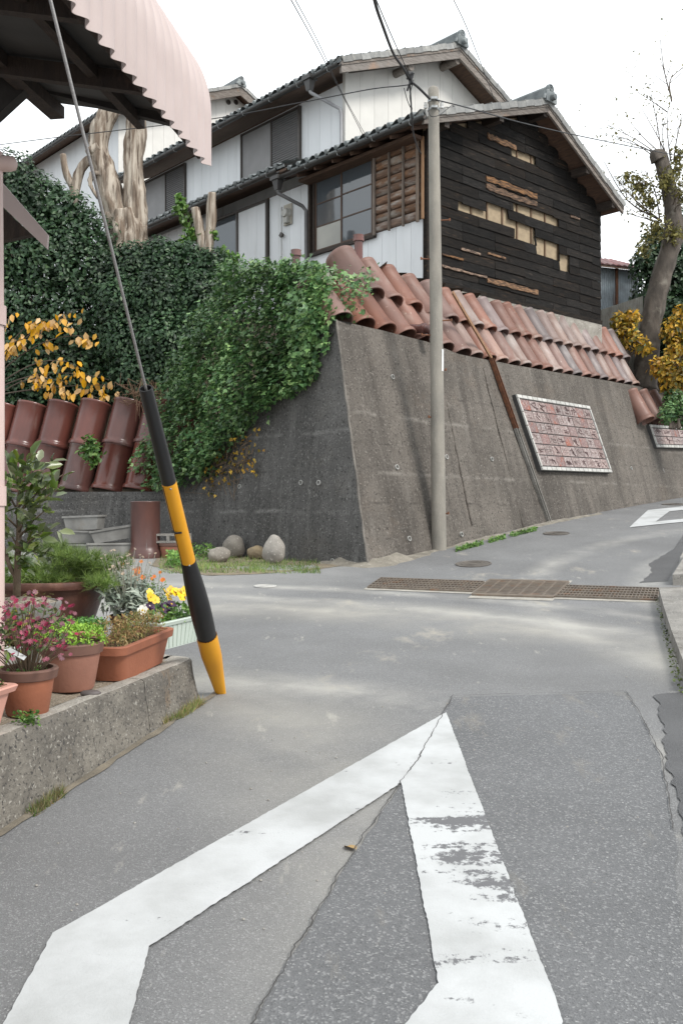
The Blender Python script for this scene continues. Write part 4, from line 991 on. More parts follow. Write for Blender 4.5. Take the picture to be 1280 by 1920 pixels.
# gable wall
siding(main, ('t', 0.0), US, 6.2, 2.5, lambda s: roof2(s) - .16, SIDING_SUNLIT, pitch=.40)
G().prism([(US + .03, .03, 2.0), (6.2, .03, 2.0), (6.2, .03, roof2(6.2) - .2), (UA, .03, UAZ - .2), (US + .03, .03, roof2(US) - .2)], (0, .06, 0)).build('gable_core', SOFFIT, main)
G().box(US - .02, US + .06, -.02, .06, 2.4, roof2(US) - .1).build('corner_trim', SIDING_SUNLIT, main)
# upper facade with two shuttered windows
w1 = (3.96 - G2, 6.02 - G2); w2 = (8.3 - G2, 10.2 - G2); wzl, wzh = 3.30, 4.44
siding(main, ('s', US), .06, T2 - G2, 2.6, lambda a: 4.50, SIDING, pitch=.355)
G().box(US + .03, US + .10, .1, T2 - G2, 2.4, 4.55).build('facade_core', SOFFIT, main)
def shuttered(root, s, t0, t1, z0, z1):
    m_ = (t0 + t1) / 2 - .06
    fr = G().box(s - .07, s, t0, t0 + .05, z0, z1).box(s - .07, s, t1 - .035, t1, z0, z1).box(s - .065, s, t0 + .05, t1 - .035, z0, z0 + .04).box(s - .065, s, t0 + .05, t1 - .035, z1 - .04, z1).box(s - .06, s, m_ - .015, m_ + .015, z0 + .04, z1 - .04).build('shutter_frame', ALU, root)
    G().box(s - .035, s - .004, m_ + .015, t1 - .035, z0 + .04, z1 - .04).build('shutter_box_door', SHUT, fr)
    n = 22
    for i in range(n):
        a = z0 + .04 + (z1 - z0 - .08) * i / n; b = z0 + .04 + (z1 - z0 - .08) * (i + 1) / n; g = G()
        g.prism([(s - .012, t0 + .05, a + .003), (s - .040, t0 + .05, a + .010), (s - .040, t0 + .05, b - .012), (s - .012, t0 + .05, b - .003)], (0, m_ - t0 - .065, 0)); g.build('slat', mat('slat_grey', (.125, .12, .118), (.10, .098, .096), rough=.45), fr)
shuttered(main, US, w1[0], w1[1], wzl, wzh); shuttered(main, US, w2[0], w2[1], wzl, wzh)
# roof
slab(main, 'roof_deck', UE + .03, UEZ - .06, UA, UAZ - .06, VV + .03, T2 - G2, .05, SOFFIT); slab(main, 'roof_deck', UA, UAZ - .06, UR, roof2(UR) - .06, VV + .03, T2 - G2, .05, SOFFIT)
tiled_slope(main, UE, UEZ, UA, UAZ, VV + .05, T2 - G2); tiled_slope(main, UR, roof2(UR), UA, UAZ, VV + .05, 6)
for (s0, z0) in ((UE + .02, UEZ), (UR, roof2(UR))):
    g = G(); a, b = V(s0, VV, z0 - .03), V(UA, VV, UAZ - .03); g.prism([a, b, b - V(0, 0, .25), a - V(0, 0, .22)], (0, .05, 0)); bo = g.build('bargeboard', GREYWOOD, main)
    g = G(); a, b = a - V(0, .016, 0), b - V(0, .016, 0); g.prism([a, b, b - V(0, 0, .085), a - V(0, 0, .08)], (0, .014, 0)); g.build('moulding', GREYWOOD, bo)
    verge_row(main, s0, z0 + .015, UA, UAZ + .015, VV - .015)
for (s, zz) in ((UA, UAZ), (4.9, roof2(4.9)), (1.9, roof2(1.9))):
    G().tube([V(s, VV + .06, zz - .30), V(s, .1, zz - .30)], .085, 12).build('purlin', GREYWOOD, main, smooth=60)
eave_row(main, UE, VV, T2 - G2, UEZ + .015, us)
ridge(main, UA, UAZ + .02, VV - .02, T2 - G2, 1.0)
gutter(main, UE - .04, UEZ - .085, VV + .0, T2 - G2)
hopper(main, UE - .03, .35, UEZ - .05, 1.25)
g = G(); g.tube([V(UE - .03, .35, UEZ - .3), V(UE - .03, .33, UEZ - .36), V(US - .09, .08, UEZ - .60), V(US - .06, .06, UEZ - .70), V(US - .06, .05, 3.05), V(US - .14, .03, 2.95)], .034, 12); g.build('downpipe', mat('downpipe_zinc', (.30, .30, .31), (.22, .22, .23), rough=.45), main, smooth=60)
# pent roof over the ground floor, ground floor facade with doors (continues the eave of the plank house)
PT0 = 3.2 - G2; PT1 = LT - G2
slab(main, 'pent_deck', ES + .03, EZ + PZ - .06, US + .02, rooflow(US) + PZ - .06, PT0 + .003, PT1, .05, SOFFIT)
tiled_slope(main, ES, EZ + PZ, US + .02, rooflow(US) + PZ, PT0, PT1)
eave_row(main, ES, PT0 + .05, PT1, EZ + PZ + .015, slope)
gutter(main, ES - .03, EZ + PZ - .078, 3.42 - G2, PT1)
siding(main, ('s', 0.0), 5.55 - G2 + 1.05, LT - G2, -.9, lambda a: 2.67, SIDING, pitch=.34)
d0 = 4.42 - G2; d1 = 5.46 - G2; e1 = 6.58 - G2
fr = G().box(-.07, .02, d0, d0 + .045, -.9, 2.45).box(-.07, .02, d1, d1 + .045, -.9, 2.45).box(-.065, .02, e1, e1 + .045, -.9, 2.45).box(-.068, .02, d0, e1, 2.45, 2.5).build('door_frame', ALU, main)
for q in range(3): G().box(-.03, .0, d0 + .05 + q * (d1 - d0 - .05) / 3 + .002, d0 + .05 + (q + 1) * (d1 - d0 - .05) / 3 - .002, -.9, 2.45).build('door_panel', SIDING, fr)
G().box(-.02, .0, d1 + .045, e1, -.9, 1.3).build('pane', FROST, fr); G().box(-.02, .0, d1 + .045, e1, 1.34, 2.45).build('pane', GLASS, fr); G().box(-.035, .0, d1 + .045, e1, 1.3, 1.34).build('rail', ALU, fr)
# electricity meter on the facade
mt = thing('electricity_meter', 'old round electricity meter with a pipe on the white wall', 'meter', O + B * 3.75 * HS + V(0, 0, 2.1) - A * .02, HANG)
g = G(); g.box(-.02, 0, -.13, .16, -.05, .42); g.build('back_board', mat('meter_board', (.45, .42, .36), (.36, .33, .28), rough=.8), mt)
g = G(); g.lathe([(0, .13), (.085, .13), (.10, .11), (.11, .05), (.125, .04), (.125, 0)], 20, Matrix.Translation(V(-.02, 0, .20)) @ Matrix.Rotation(math.radians(-90), 4, 'Y')); g.box(-.12, -.02, -.07, .07, -.02, .14); g.build('meter_case', mat('meter_glass', (.42, .41, .38), (.32, .31, .28), rough=.25), mt, smooth=40)
g = G(); g.tube([V(-.04, .19, .38), V(-.045, .20, .40), V(-.045, .21, .35), V(-.045, .21, -1.9)], .016, 8); g.build('conduit', mat('conduit', (.42, .42, .41), rough=.5), mt)
g = G(); g.box(-.075, -.02, .165, .255, -.30, -.20, Matrix.Translation(V(0, .21, -.25)) @ Matrix.Rotation(math.radians(45), 4, 'X') @ Matrix.Translation(V(0, -.21, .25))); g.build('junction_box', ALU, mt)

# ================================================================ third house, higher up at the left
g3 = P(205, 199, 29.0)
third = thing('white_house', 'white house with two round vents under its gable, behind the bare trunks', 'house', V(g3.x, g3.y, 5.0), HANG)
ez = g3.z - 5.0; q3 = V(g3.x, g3.y, 0); ap = hit(452, 160, q3, B); aps = (ap - q3).dot(A); apz = ap.z - 5.0; s3 = (apz - ez) / aps
def roof3(s): return ez + s * s3 if s < aps else apz - (s - aps) * s3
siding(third, ('t', .5), .6, 2 * aps - .6, .5, lambda s: roof3(s) - .16, SIDING_SUNLIT, pitch=.42)
siding(third, ('s', .6), .52, 13, .5, lambda a: roof3(.6) - .16, SIDING, pitch=.42)
G().prism([(.65, .55, 0), (2 * aps - .65, .55, 0), (2 * aps - .65, .55, roof3(.65) - .2), (aps, .55, apz - .2), (.65, .55, roof3(.65) - .2)], (0, 12, 0)).build('core', SOFFIT, third)
slab(third, 'roof_deck', 0, ez - .06, aps, apz - .06, .03, 13.5, .05, SOFFIT); slab(third, 'roof_deck', aps, apz - .06, 2 * aps, ez - .06, .03, 13.5, .05, SOFFIT)
tiled_slope(third, 0, ez, aps, apz, .05, 13.4); tiled_slope(third, 2 * aps, ez, aps, apz, .05, 13.4)
for s0 in (.02, 2 * aps - .02):
    a, b = V(s0, 0, ez - .03), V(aps, 0, apz - .03); G().prism([a, b, b - V(0, 0, .32), a - V(0, 0, .28)], (0, .05, 0)).build('bargeboard', GREYWOOD, third)
    verge_row(third, s0, ez + .015, aps, apz + .015, -.015)
eave_row(third, 0, 0, 13.4, ez + .015, s3); ridge(third, aps, apz + .02, 0, 8, 1.15); gutter(third, -.04, ez - .085, 0, 13)
for px in (428, 442):
    p = hit(px, 192, q3 + B * .5, B) - V(g3.x, g3.y, 5.0); G().lathe([(0, .0), (.05, .0), (.06, .03), (.085, .03), (.09, 0)], 16, Matrix.Translation(V(p.dot(A), .49, p.z)) @ Matrix.Rotation(math.radians(90), 4, 'X')).build('round_vent', ALU, third)

# ================================================================ small tin shed at the far right
sp = P(1122, 600, 27.0)
shed = thing('tin_shed', 'small rusty corrugated tin shed with red tiled roof beyond the plank house', 'shed', V(sp.x, sp.y, 5.0), math.radians(20))
TIN = mat('blue_tin', (.33, .38, .42), (.24, .27, .29), scale=4, rough=.5, stain=((.20, .10, .06), 2.0, .6, .75, (3, 3, .4)))
def corr(fn, nwave, rows=1, per=6):
    g = G(); n = nwave * per; g.add([fn(i / n, j / rows, math.cos(i / per * 6.283)) for j in range(rows + 1) for i in range(n + 1)], [(j * (n + 1) + i, j * (n + 1) + i + 1, (j + 1) * (n + 1) + i + 1, (j + 1) * (n + 1) + i) for j in range(rows) for i in range(n)]); return g
corr(lambda u, v, c: V(-.1 + u * 1.5, c * .012, v * 3.5), 22).build('tin_wall', TIN, shed, smooth='all')
corr(lambda u, v, c: V(-.5 + c * .012, -2.6 + u * 2.6, v * 2.05 ), 26).build('tin_fence', mat('pale_tin', (.36, .36, .33), (.26, .25, .22), scale=4, rough=.6), shed, smooth='all')
G().box(.55, .63, -.06, -.02, 0, 3.5).build('post', RUST, shed)
RT = mat('red_tile', (.23, .105, .10), (.16, .08, .08), scale=8, rough=.6, rand=.3)
rm = G().prism([(0, 0, 0), (.1, 0, .035), (.2, 0, .01), (.2, 0, -.01), (0, 0, -.02)], (0, .24, .03)).mesh('roof_tile', RT)
for i in range(10):
    for j in range(7): mkobj('roof_tile', rm, shed, (-.6 + i * .2, -.25 + j * .21, 3.52 + j * .085), (math.radians(18), 0, 0))
G().prism([(-.62, -.25, 3.48), (1.4, -.25, 3.48), (1.4, 1.3, 4.08), (-.62, 1.3, 4.08)], (0, 0, -.05)).build('roof_deck', SOFFIT, shed)
# ---------------------------------------------------------------- trees, shrubs, ivy
LF_CAM = mat('camellia_leaf', None or (0, 0, 0), island=[(.009, .024, .011), (.020, .048, .020), (.038, .080, .032), (.014, .034, .014), (.068, .115, .050)], spec=.4, rough=.45, transl=.12)
LF_IVY = mat('ivy_leaf', (0, 0, 0), island=[(.035, .085, .032), (.075, .16, .055), (.15, .26, .085), (.05, .115, .042), (.24, .35, .13)], rough=.42, transl=.15)
LF_YEL = mat('yellow_leaf', (.72, .40, .03), (.58, .28, .02), scale=3, rough=.5, rand=.25, transl=.3)
LF_YEL2 = mat('yellow_leaf_mass', (0, 0, 0), island=[(.05, .08, .015), (.45, .28, .03), (.68, .41, .035), (.08, .11, .02), (.45, .22, .02), (.10, .11, .02)], rough=.5, transl=.3)
LF_LIGHT = mat('light_leaf', (0, 0, 0), island=[(.05, .12, .025), (.10, .20, .04), (.17, .28, .06)], rough=.45, transl=.25)
LF_BARE = mat('sparse_leaf', (0, 0, 0), island=[(.06, .055, .025), (.13, .12, .035), (.22, .19, .05), (.08, .09, .03)], rough=.5, transl=.25)
LF_PINE = mat('pine_needle', (0, 0, 0), island=[(.09, .16, .035), (.16, .25, .055), (.24, .32, .075)], rough=.5, transl=.15)
BARK = mat('grey_bark', (.20, .165, .135), (.11, .088, .07), scale=6, rough=.9, bump=1, bscale=14, stretch=(1, 1, .5), stain=((.30, .27, .23), 3, .55, .7))
DEAD = mat('bare_wood', (.46, .40, .33), (.17, .125, .09), scale=3.5, rough=.85, bump=1.0, bscale=9, stretch=(3.2, 3.2, .28), contrast=(.38, .60), stain=((.085, .058, .04), 3.4, .52, .64, (3.2, 3.2, .25)))
TWIG = mat('twig', (.10, .075, .055), (.06, .045, .035), rough=.9)
def pc(px, py, d, rpx, sy=1.0, dd=0.8):
    r = rpx * d / F; return tuple(P(px, py, d)), (r, r * dd, r * sy)
def shrub(name, label, cat, base, clumps, n, m, size, shape='quad', aspect=.55, group=None, twigs=8, part='foliage'):
    root = thing(name, label, cat, base, 0, group); b = Vector(base)
    cl = [(tuple(Vector(c) - b), r) for c, r in clumps]
    p, d = clump_pts(cl, n); nn = d + np.array([0, -.35, .35])
    leaves(part, m, p, nn, RNG.uniform(size * .7, size * 1.25, len(p)), shape, aspect, tdir=(0, -.1, -.5), jn=.45, parent=root)
    # inner, sparser layer so that the crown is not hollow
    p, d = clump_pts(cl, n // 2, .35, .82, .0); leaves(part, m, p, d, RNG.uniform(size * 1.2, size * 2.1, len(p)), shape, aspect, jn=.9, parent=root)
    g = G()
    for i in range(twigs):
        c, r = cl[i % len(cl)]; c = Vector(c); mid = c * .5 + V(random.uniform(-.2, .2), random.uniform(-.2, .2), 0)
        g.tube([V(random.uniform(-.1, .1), random.uniform(-.1, .1), -.1), mid, c, c + V(random.uniform(-.3, .3), random.uniform(-.3, .3), r[2] * .6)], [.05, .035, .02, .006], 6)
    g.build('stems', BARK, root); return root
random.seed(21)
hb = P(90, 760, 20.5); hb.z = hillz(V(hb.x, hb.y, 0)) - .1
shrub('camellia_hedge', 'tall dense dark green camellia hedge behind the dark clay pipes', 'hedge', hb,
      [pc(8, 352, 20.6, 75), pc(62, 392, 20.5, 72), pc(118, 415, 20.5, 66), pc(168, 452, 20.4, 58), pc(-40, 420, 20.4, 80), pc(20, 470, 20.1, 85), pc(90, 500, 20.0, 80), pc(160, 520, 20.0, 72), pc(205, 540, 20.0, 55), pc(-10, 570, 20.0, 80), pc(60, 600, 19.9, 80), pc(140, 610, 19.9, 80),
       pc(205, 640, 19.8, 62), pc(0, 680, 19.9, 75), pc(80, 700, 19.8, 75), pc(160, 710, 19.8, 75), pc(215, 725, 19.7, 55), pc(-30, 760, 19.9, 80), pc(60, 780, 19.8, 70), pc(150, 790, 19.8, 70)], 26000, LF_CAM, .105, 'quad', .6, twigs=18)
hb = P(320, 760, 19.2); hb.z = hillz(V(hb.x, hb.y, 0)) - .1
shrub('camellia_bush', 'rounded dark camellia bush between the bare trunk and the ivy', 'bush', hb,
      [pc(250, 505, 19.6, 52), pc(300, 492, 19.5, 48), pc(350, 498, 19.5, 46), pc(398, 505, 19.4, 40), pc(232, 570, 19.4, 58), pc(300, 560, 19.2, 62), pc(365, 560, 19.2, 58), pc(410, 545, 19.2, 40), pc(245, 640, 19.2, 58), pc(310, 640, 19.0, 62), pc(365, 620, 19.0, 50), pc(260, 705, 19.0, 52), pc(315, 715, 18.9, 55)],
      20000, LF_CAM, .095, 'quad', .6, twigs=14)
# ---- ivy hanging over the side face
iv = thing('ivy', 'thick green ivy hanging over the corner of the concrete wall', 'ivy', luv(2, 3.0))
io = luv(2, 3.0)
POLY = [(440, 505), (480, 492), (540, 490), (600, 496), (640, 520), (652, 600), (628, 640), (622, 690), (598, 745), (560, 770), (510, 805), (455, 860), (425, 905), (370, 932), (318, 935), (296, 890), (300, 830), (318, 740), (338, 690), (385, 620), (415, 555)]
def inside(x, y, poly):
    c = False; j = len(poly) - 1
    for i in range(len(poly)):
        xi, yi = poly[i]; xj, yj = poly[j]
        if (yi > y) != (yj > y) and x < (xj - xi) * (y - yi) / (yj - yi) + xi: c = not c
        j = i
    return c
NLn = np.array(NLM)
def ivy_pt():
    while True:
        x, y = random.uniform(290, 660), random.uniform(485, 940)
        if inside(x, y, POLY): return x, y
pts = []; nr = []; td = []
def bulge(p): return .10 + .38 * max(0, fbm(p, .75) + .35) + .10 * math.sin(p.z * 5 + p.x * 2)
down = V(0, 0, -1); left_ = W
for i in range(11000):
    x, y = ivy_pt(); p = onL(x, y); h = bulge(p); q = p + NLM * h * random.uniform(.15, 1.0)
    pts.append(q); nr.append(NLM + V(0, 0, .5)); td.append(V(0, 0, -.8) + W * .3)
for i in range(560):       # trailing sprays
    x, y = ivy_pt(); p = onL(x, y); h = bulge(p); L_ = random.uniform(.25, .7); side = W * random.uniform(-.5, .9)
    for k in range(22):
        f_ = k / 21; q = p + NLM * (h * .7 + L_ * .45 * math.sin(f_ * 1.9)) + (side * .6 + V(0, 0, .35)) * L_ * f_ - V(0, 0, .95) * L_ * f_ * f_
        for _ in range(1): pts.append(q + V(random.gauss(0, .03), random.gauss(0, .03), random.gauss(0, .025))); nr.append(NLM * .5 + V(0, 0, 1)); td.append(side + NLM * .5 - V(0, 0, .4))
for i in range(1500):      # over the top, back to the bank
    x = random.uniform(425, 655); p = onL(x, random.uniform(490, 530)); q = p - NLM * random.uniform(-.25, .9) + V(0, 0, random.uniform(-.25, .12) + .12 * fbm(p, 1.5))
    if (q - CB).dot(W) < .5: continue
    pts.append(q); nr.append(V(0, -.4, 1)); td.append(V(0, -.4, -.2))
for i in range(1500):      # over the open end of the bank
    u, v = random.random(), random.random(); a_ = BANK_END[0].lerp(BANK_END[2], u); p = a_ - V(0, 0, v * 1.3) - U * random.uniform(.0, .35) + V(random.gauss(0, .05), random.gauss(0, .05), .05)
    if (p - CB).dot(W) < .55: continue
    pts.append(p); nr.append(-U + V(0, -.5, .4)); td.append(V(-.2, 0, -.8))
for i in range(3500):      # second layer behind the first
    x, y = ivy_pt(); p = onL(x - 10, y - 4); p = p - NLM * random.uniform(-.05, .7)
    if (p - CB).dot(W) < .55: continue
    pts.append(p); nr.append(NLM + V(0, 0, .4)); td.append(V(0, 0, -.8))
for i in range(3200):      # over the crest and the end of the bank
    w = random.uniform(-.5, 3.6); d_ = random.uniform(-.1, 2.3); p = luv(max(w, 0), 4.0) - NL * d_ + (W * w if w < 0 else V(0, 0, 0)); p.z = hillz(V(p.x, p.y, 0)) + random.uniform(.02, .38) + .15 * fbm(p, 1.2)
    if (p - CB).dot(W) < .55: continue
    pts.append(p); nr.append(V(-.2, -.6, .8)); td.append(V(-.2, -.4, -.4))
for path in (((612, 520), (622, 545), (626, 575), (628, 600)), ((605, 600), (622, 625), (616, 660)), ((600, 640), (598, 690), (590, 720)), ((560, 500), (590, 494), (612, 505)), ((540, 745), (575, 725), (600, 690))):
    for k in range(70):
        f_ = random.random() * (len(path) - 1.001); i = int(f_); x = path[i][0] + (path[i + 1][0] - path[i][0]) * (f_ - i); y = path[i][1] + (path[i + 1][1] - path[i][1]) * (f_ - i)
        p = onL(x, y) + NLM * .10 + V(random.gauss(0, .04), random.gauss(0, .03), random.gauss(0, .04)); pts.append(p); nr.append(NLM + V(0, 0, .4)); td.append(V(.2, 0, -.6))
# the ivy keeps to its own patch of wall (distance along the face, height)
PATCH = [((q - CB).dot(W) + .30, q.z + .22) for q in (onL(*c) for c in POLY)]
keep = [i for i, p in enumerate(pts) if i >= len(pts) - 350 or inside((p - CB).dot(W) + random.gauss(0, .06), p.z + random.gauss(0, .06), PATCH)]
pts = [pts[i] for i in keep]; nr = [nr[i] for i in keep]; td = [td[i] for i in keep]
leaves('leaves', LF_IVY, [tuple(p) for p in pts], [tuple(p) for p in nr], RNG.uniform(.04, .105, len(pts)), 'ivy', .95, tdir=[tuple(p) for p in td], jn=.42, jt=.5, parent=iv, loc=io)
# a few autumn leaves and bare stems at the lower edge
pts = []
for i in range(110):
    x = random.uniform(395, 500); y = 870 - (x - 440) * .55 + random.uniform(-40, 45); pts.append(tuple(onL(x, y) + NLM * random.uniform(.05, .2)))
leaves('autumn_leaves', LF_YEL2, pts, tuple(NLM), RNG.uniform(.05, .085, len(pts)), 'ivy', .95, tdir=(0, 0, -.7), parent=iv, loc=io)
g = G()
for i in range(26):
    x0, y0 = random.uniform(395, 480), random.uniform(800, 860); pp = []
    for k in range(7): pp.append(onL(x0 - k * random.uniform(2, 12), y0 + k * random.uniform(6, 15)) + NLM * random.uniform(.02, .09) - io)
    g.tube(pp, [.011 - .001 * k for k in range(7)], 5)
g.build('stems', mat('ivy_stem', (.17, .12, .08), (.11, .08, .055), rough=.9), iv)
# ---- pollarded trunk behind the hedge
def px_path(L_, d): return [P(x, y, d + (e[0] if e else 0)) for x, y, *e in L_]
def smooth_path(pts, rad, n=6):
    out = []; ro = []
    for i in range(len(pts) - 1):
        p0, p1, p2, p3 = pts[max(i - 1, 0)], pts[i], pts[i + 1], pts[min(i + 2, len(pts) - 1)]
        for k in range(n):
            t = k / n; out.append(.5 * ((2 * p1) + (p2 - p0) * t + (2 * p0 - 5 * p1 + 4 * p2 - p3) * t * t + (3 * p1 - 3 * p2 + p3 - p0) * t ** 3)); ro.append(rad[i] + (rad[i + 1] - rad[i]) * t)
    return out + [pts[-1]], ro + [rad[-1]]
D0 = 20.8; tb = P(240, 760, D0); tb.z = hillz(V(tb.x, tb.y, 0)) - .2
tr = thing('pollarded_tree', 'large pale dead trunk forking into cut-off limbs above the hedge', 'tree', tb)
def limb(L_, rad, d, nm='limb', m=DEAD, root=None, org=None, n=26, jit=.30):
    g = G(); pp, rr = smooth_path(px_path(L_, d), rad, 9); g.tube([p - org for p in pp], rr, n, jit=jit, jscale=4.5); return g.build(nm, m, root, smooth='all')
limb([(242, 800), (242, 600), (240, 480), (238, 440), (232, 400)], [.50, .48, .47, .46, .38], D0, 'trunk', root=tr, org=tb)
limb([(226, 440), (212, 380), (198, 320), (184, 282), (190, 240), (206, 205), (218, 175), (222, 160)], [.30, .27, .235, .21, .20, .19, .18, .165], D0, root=tr, org=tb)
limb([(252, 440), (254, 380), (250, 310), (256, 240), (258, 195), (258, 165)], [.30, .25, .22, .225, .215, .20], D0, root=tr, org=tb)
limb([(186, 290), (168, 300), (150, 322), (140, 360), (138, 420)], [.10, .10, .11, .12, .12], D0 + .1, root=tr, org=tb, n=14)
limb([(138, 352), (124, 322), (119, 290)], [.09, .085, .08], D0 + .1, root=tr, org=tb, n=14)
limb([(186, 275), (172, 284), (168, 292)], [.13, .13, .06], D0 - .1, 'stub', root=tr, org=tb, n=14, jit=.5)
limb([(196, 330), (176, 326), (170, 345), (184, 372)], [.08, .07, .05, .03], D0 - .15, 'burl', root=tr, org=tb, n=12, jit=.6)
# ---- small cut stump with fresh shoots
D1 = 19.9; sb = P(388, 640, D1); sb.z = hillz(V(sb.x, sb.y, 0)) - .1
st = thing('cut_stump', 'small cut-back tree stump with fresh green shoots beside the glass door', 'tree', sb)
limb([(382, 620), (380, 480), (374, 430), (366, 390)], [.13, .13, .11, .09], D1, 'trunk', root=st, org=sb, n=14)
limb([(388, 480), (394, 440), (397, 400), (398, 362)], [.12, .115, .11, .09], D1 - .05, 'limb', root=st, org=sb, n=14)
cl = [pc(340, 390, D1, 16), pc(348, 412, D1, 15), pc(336, 372, D1, 10), pc(362, 440, D1, 16), pc(345, 455, D1, 14), pc(402, 440, D1 - .1, 10), pc(420, 478, D1 - .1, 14), pc(440, 490, D1 - .2, 16)]
p, d = clump_pts([(tuple(Vector(c) - sb), r) for c, r in cl], 620, .2, 1.05, 0); leaves('foliage', LF_LIGHT, p, d, RNG.uniform(.09, .14, len(p)), 'oval', .6, jn=.8, parent=st)
g = G()
for c, r in cl: c = Vector(c) - sb; g.tube([P(378, 470, D1) - sb, (c + P(372, 450, D1) - sb) / 2 + V(0, 0, -.05), c], [.018, .012, .006], 5)
g.build('shoots', TWIG, st)
# ---- yellow autumn shrub, each leaf its own piece
YD = 18.9; yb = P(60, 760, YD); yb.z = hillz(V(yb.x, yb.y, 0)) - .1
ys_ = thing('autumn_shrub', 'arching shrub with drooping golden yellow leaves in front of the dark hedge', 'shrub', yb)
def big_leaf(name, m, L_, w):
    tv, tf = SHAPES['oval']; g = G(); g.add([V(x * L_, y * w, z * L_) for x, y, z in tv], tf); return g.mesh(name, m, smooth='all')
YL = [big_leaf('leaf', LF_YEL, .19, .10), big_leaf('leaf', LF_YEL, .15, .085)]
g = G(); random.seed(4)
for (x0, y0, x1, y1, x2, y2, nl) in ((-10, 720, 30, 590, 95, 600, 20), (0, 700, 60, 590, 135, 605, 22), (0, 700, 90, 610, 185, 635, 22), (0, 720, 90, 650, 150, 690, 22), (-5, 730, 80, 680, 205, 712, 26), (0, 740, 110, 720, 212, 722, 24), (-10, 700, 20, 620, 60, 640, 22), (0, 740, 60, 690, 130, 720, 22), (60, 640, 110, 590, 150, 580, 10), (-10, 640, 10, 600, 30, 585, 6), (150, 730, 175, 745, 195, 750, 6)):
    a, b, c = P(x0, y0, YD), P(x1, y1, YD - .2), P(x2, y2, YD - .35); pp = [(a * (1 - t) ** 2 + b * 2 * t * (1 - t) + c * t * t) - yb for t in np.linspace(0, 1, 10)]
    g.tube(pp, [.016 - .0013 * k for k in range(10)], 5)
    for k in range(nl):
        t = random.uniform(.35, 1.02); q = (a * (1 - t) ** 2 + b * 2 * t * (1 - t) + c * t * t) - yb + V(random.gauss(0, .07), random.gauss(0, .07), random.gauss(-.03, .07))
        xa = V(random.gauss(0, .45), random.gauss(-.2, .4), -1).normalized(); zn = V(random.gauss(0, .6), -1, random.gauss(.3, .4))
        za = (zn - xa * zn.dot(xa)).normalized(); ya = za.cross(xa)
        mkobj('leaf', YL[k % 2], ys_, q, Matrix((xa, ya, za)).transposed().to_euler(), random.uniform(.75, 1.15))
g.build('branches', TWIG, ys_)
# ---- plant rooted between the standing pipes, dry twigs
def tuft(name, label, cat, cl, n, m, size, base, shape='oval', asp=.5, group=None):
    root = thing(name, label, cat, base, 0, group); p, d = clump_pts([(tuple(Vector(c) - Vector(base)), r) for c, r in cl], n, .2, 1.05, 0)
    leaves('foliage', m, p, d + np.array([0, -.3, .4]), RNG.uniform(size * .7, size * 1.2, len(p)), shape, asp, tdir=(0, -.2, -.3), jn=.5, parent=root); return root
tuft('sprouting_plant', 'small leafy plant sprouting between the dark clay pipes', 'plant', [pc(168, 832, 17.2, 18), pc(178, 850, 17.1, 16), pc(160, 846, 17.2, 14), pc(176, 866, 17.1, 10)], 240, LF_CAM if False else LF_LIGHT, .12, P(170, 870, 17.3))
root = thing('dry_vine', 'tangle of dry brown vine twigs above the clay pipes', 'vine', P(270, 760, 17.8)); g = G(); random.seed(9)
for i in range(60):
    a = P(random.uniform(235, 305), random.uniform(735, 765), 17.6); q = a + V(random.gauss(0, .15), random.gauss(-.1, .1), random.uniform(0, .35)); r_ = q + V(random.gauss(0, .12), random.gauss(0, .1), random.gauss(-.1, .15))
    g.tube([v - P(270, 760, 17.8) for v in (a, q, r_)], [.006, .005, .003], 4)
g.build('twigs', mat('dry_twig', (.20, .12, .075), (.13, .08, .05), rough=.9), root)
# ---- right side: pollarded tree with thin shoots, autumn shrubs, evergreen
BARK2 = mat('dark_bark', (.115, .095, .078), (.06, .05, .041), scale=6, rough=.9, bump=1, bscale=14, stretch=(1, 1, .5), stain=((.19, .17, .14), 3, .56, .72))
RD = 24.0; rb = P(1212, 715, RD); rb.z -= .4
rt = thing('street_tree', 'pollarded grey tree with thin bare shoots beside the plank house', 'tree', rb)
limb([(1208, 730), (1213, 660), (1222, 590), (1240, 520), (1256, 460), (1262, 420), (1258, 380), (1250, 340), (1242, 312), (1236, 290)], [.32, .29, .265, .25, .25, .23, .20, .18, .18, .19], RD, 'trunk', BARK2, rt, rb, 18, .22)
limb([(1256, 470), (1272, 440), (1290, 410), (1310, 330)], [.20, .17, .15, .10], RD, 'limb', BARK2, rt, rb, 14, .2)
limb([(1234, 300), (1228, 288), (1226, 282)], [.19, .17, .09], RD - .1, 'limb', BARK2, rt, rb, 14, .4)
g = G(); tips = []; random.seed(31)
def shoot(x0, y0, x1, y1, r=.018, kids=4):
    a, b = P(x0, y0, RD), P(x1, y1, RD + random.uniform(-.8, .8)); m_ = a.lerp(b, .45) + V(random.gauss(0, .12), random.gauss(0, .1), random.gauss(0, .12)); pp, rr = smooth_path([a, m_, b], [r, r * .6, r * .22], 5)
    g.tube([p - rb for p in pp], rr, 5); tips.extend([pp[-1], pp[-2], pp[-4]])
    for k in range(kids):
        i = random.randint(3, len(pp) - 2); q = pp[i]; e = q + (b - a).normalized() * random.uniform(.25, .7) + V(random.gauss(0, .3), random.gauss(0, .25), random.gauss(.08, .22))
        g.tube([q - rb, q.lerp(e, .5) + V(0, 0, .05) - rb, e - rb], [rr[i] * .6, rr[i] * .4, .0035], 4); tips.append(e)
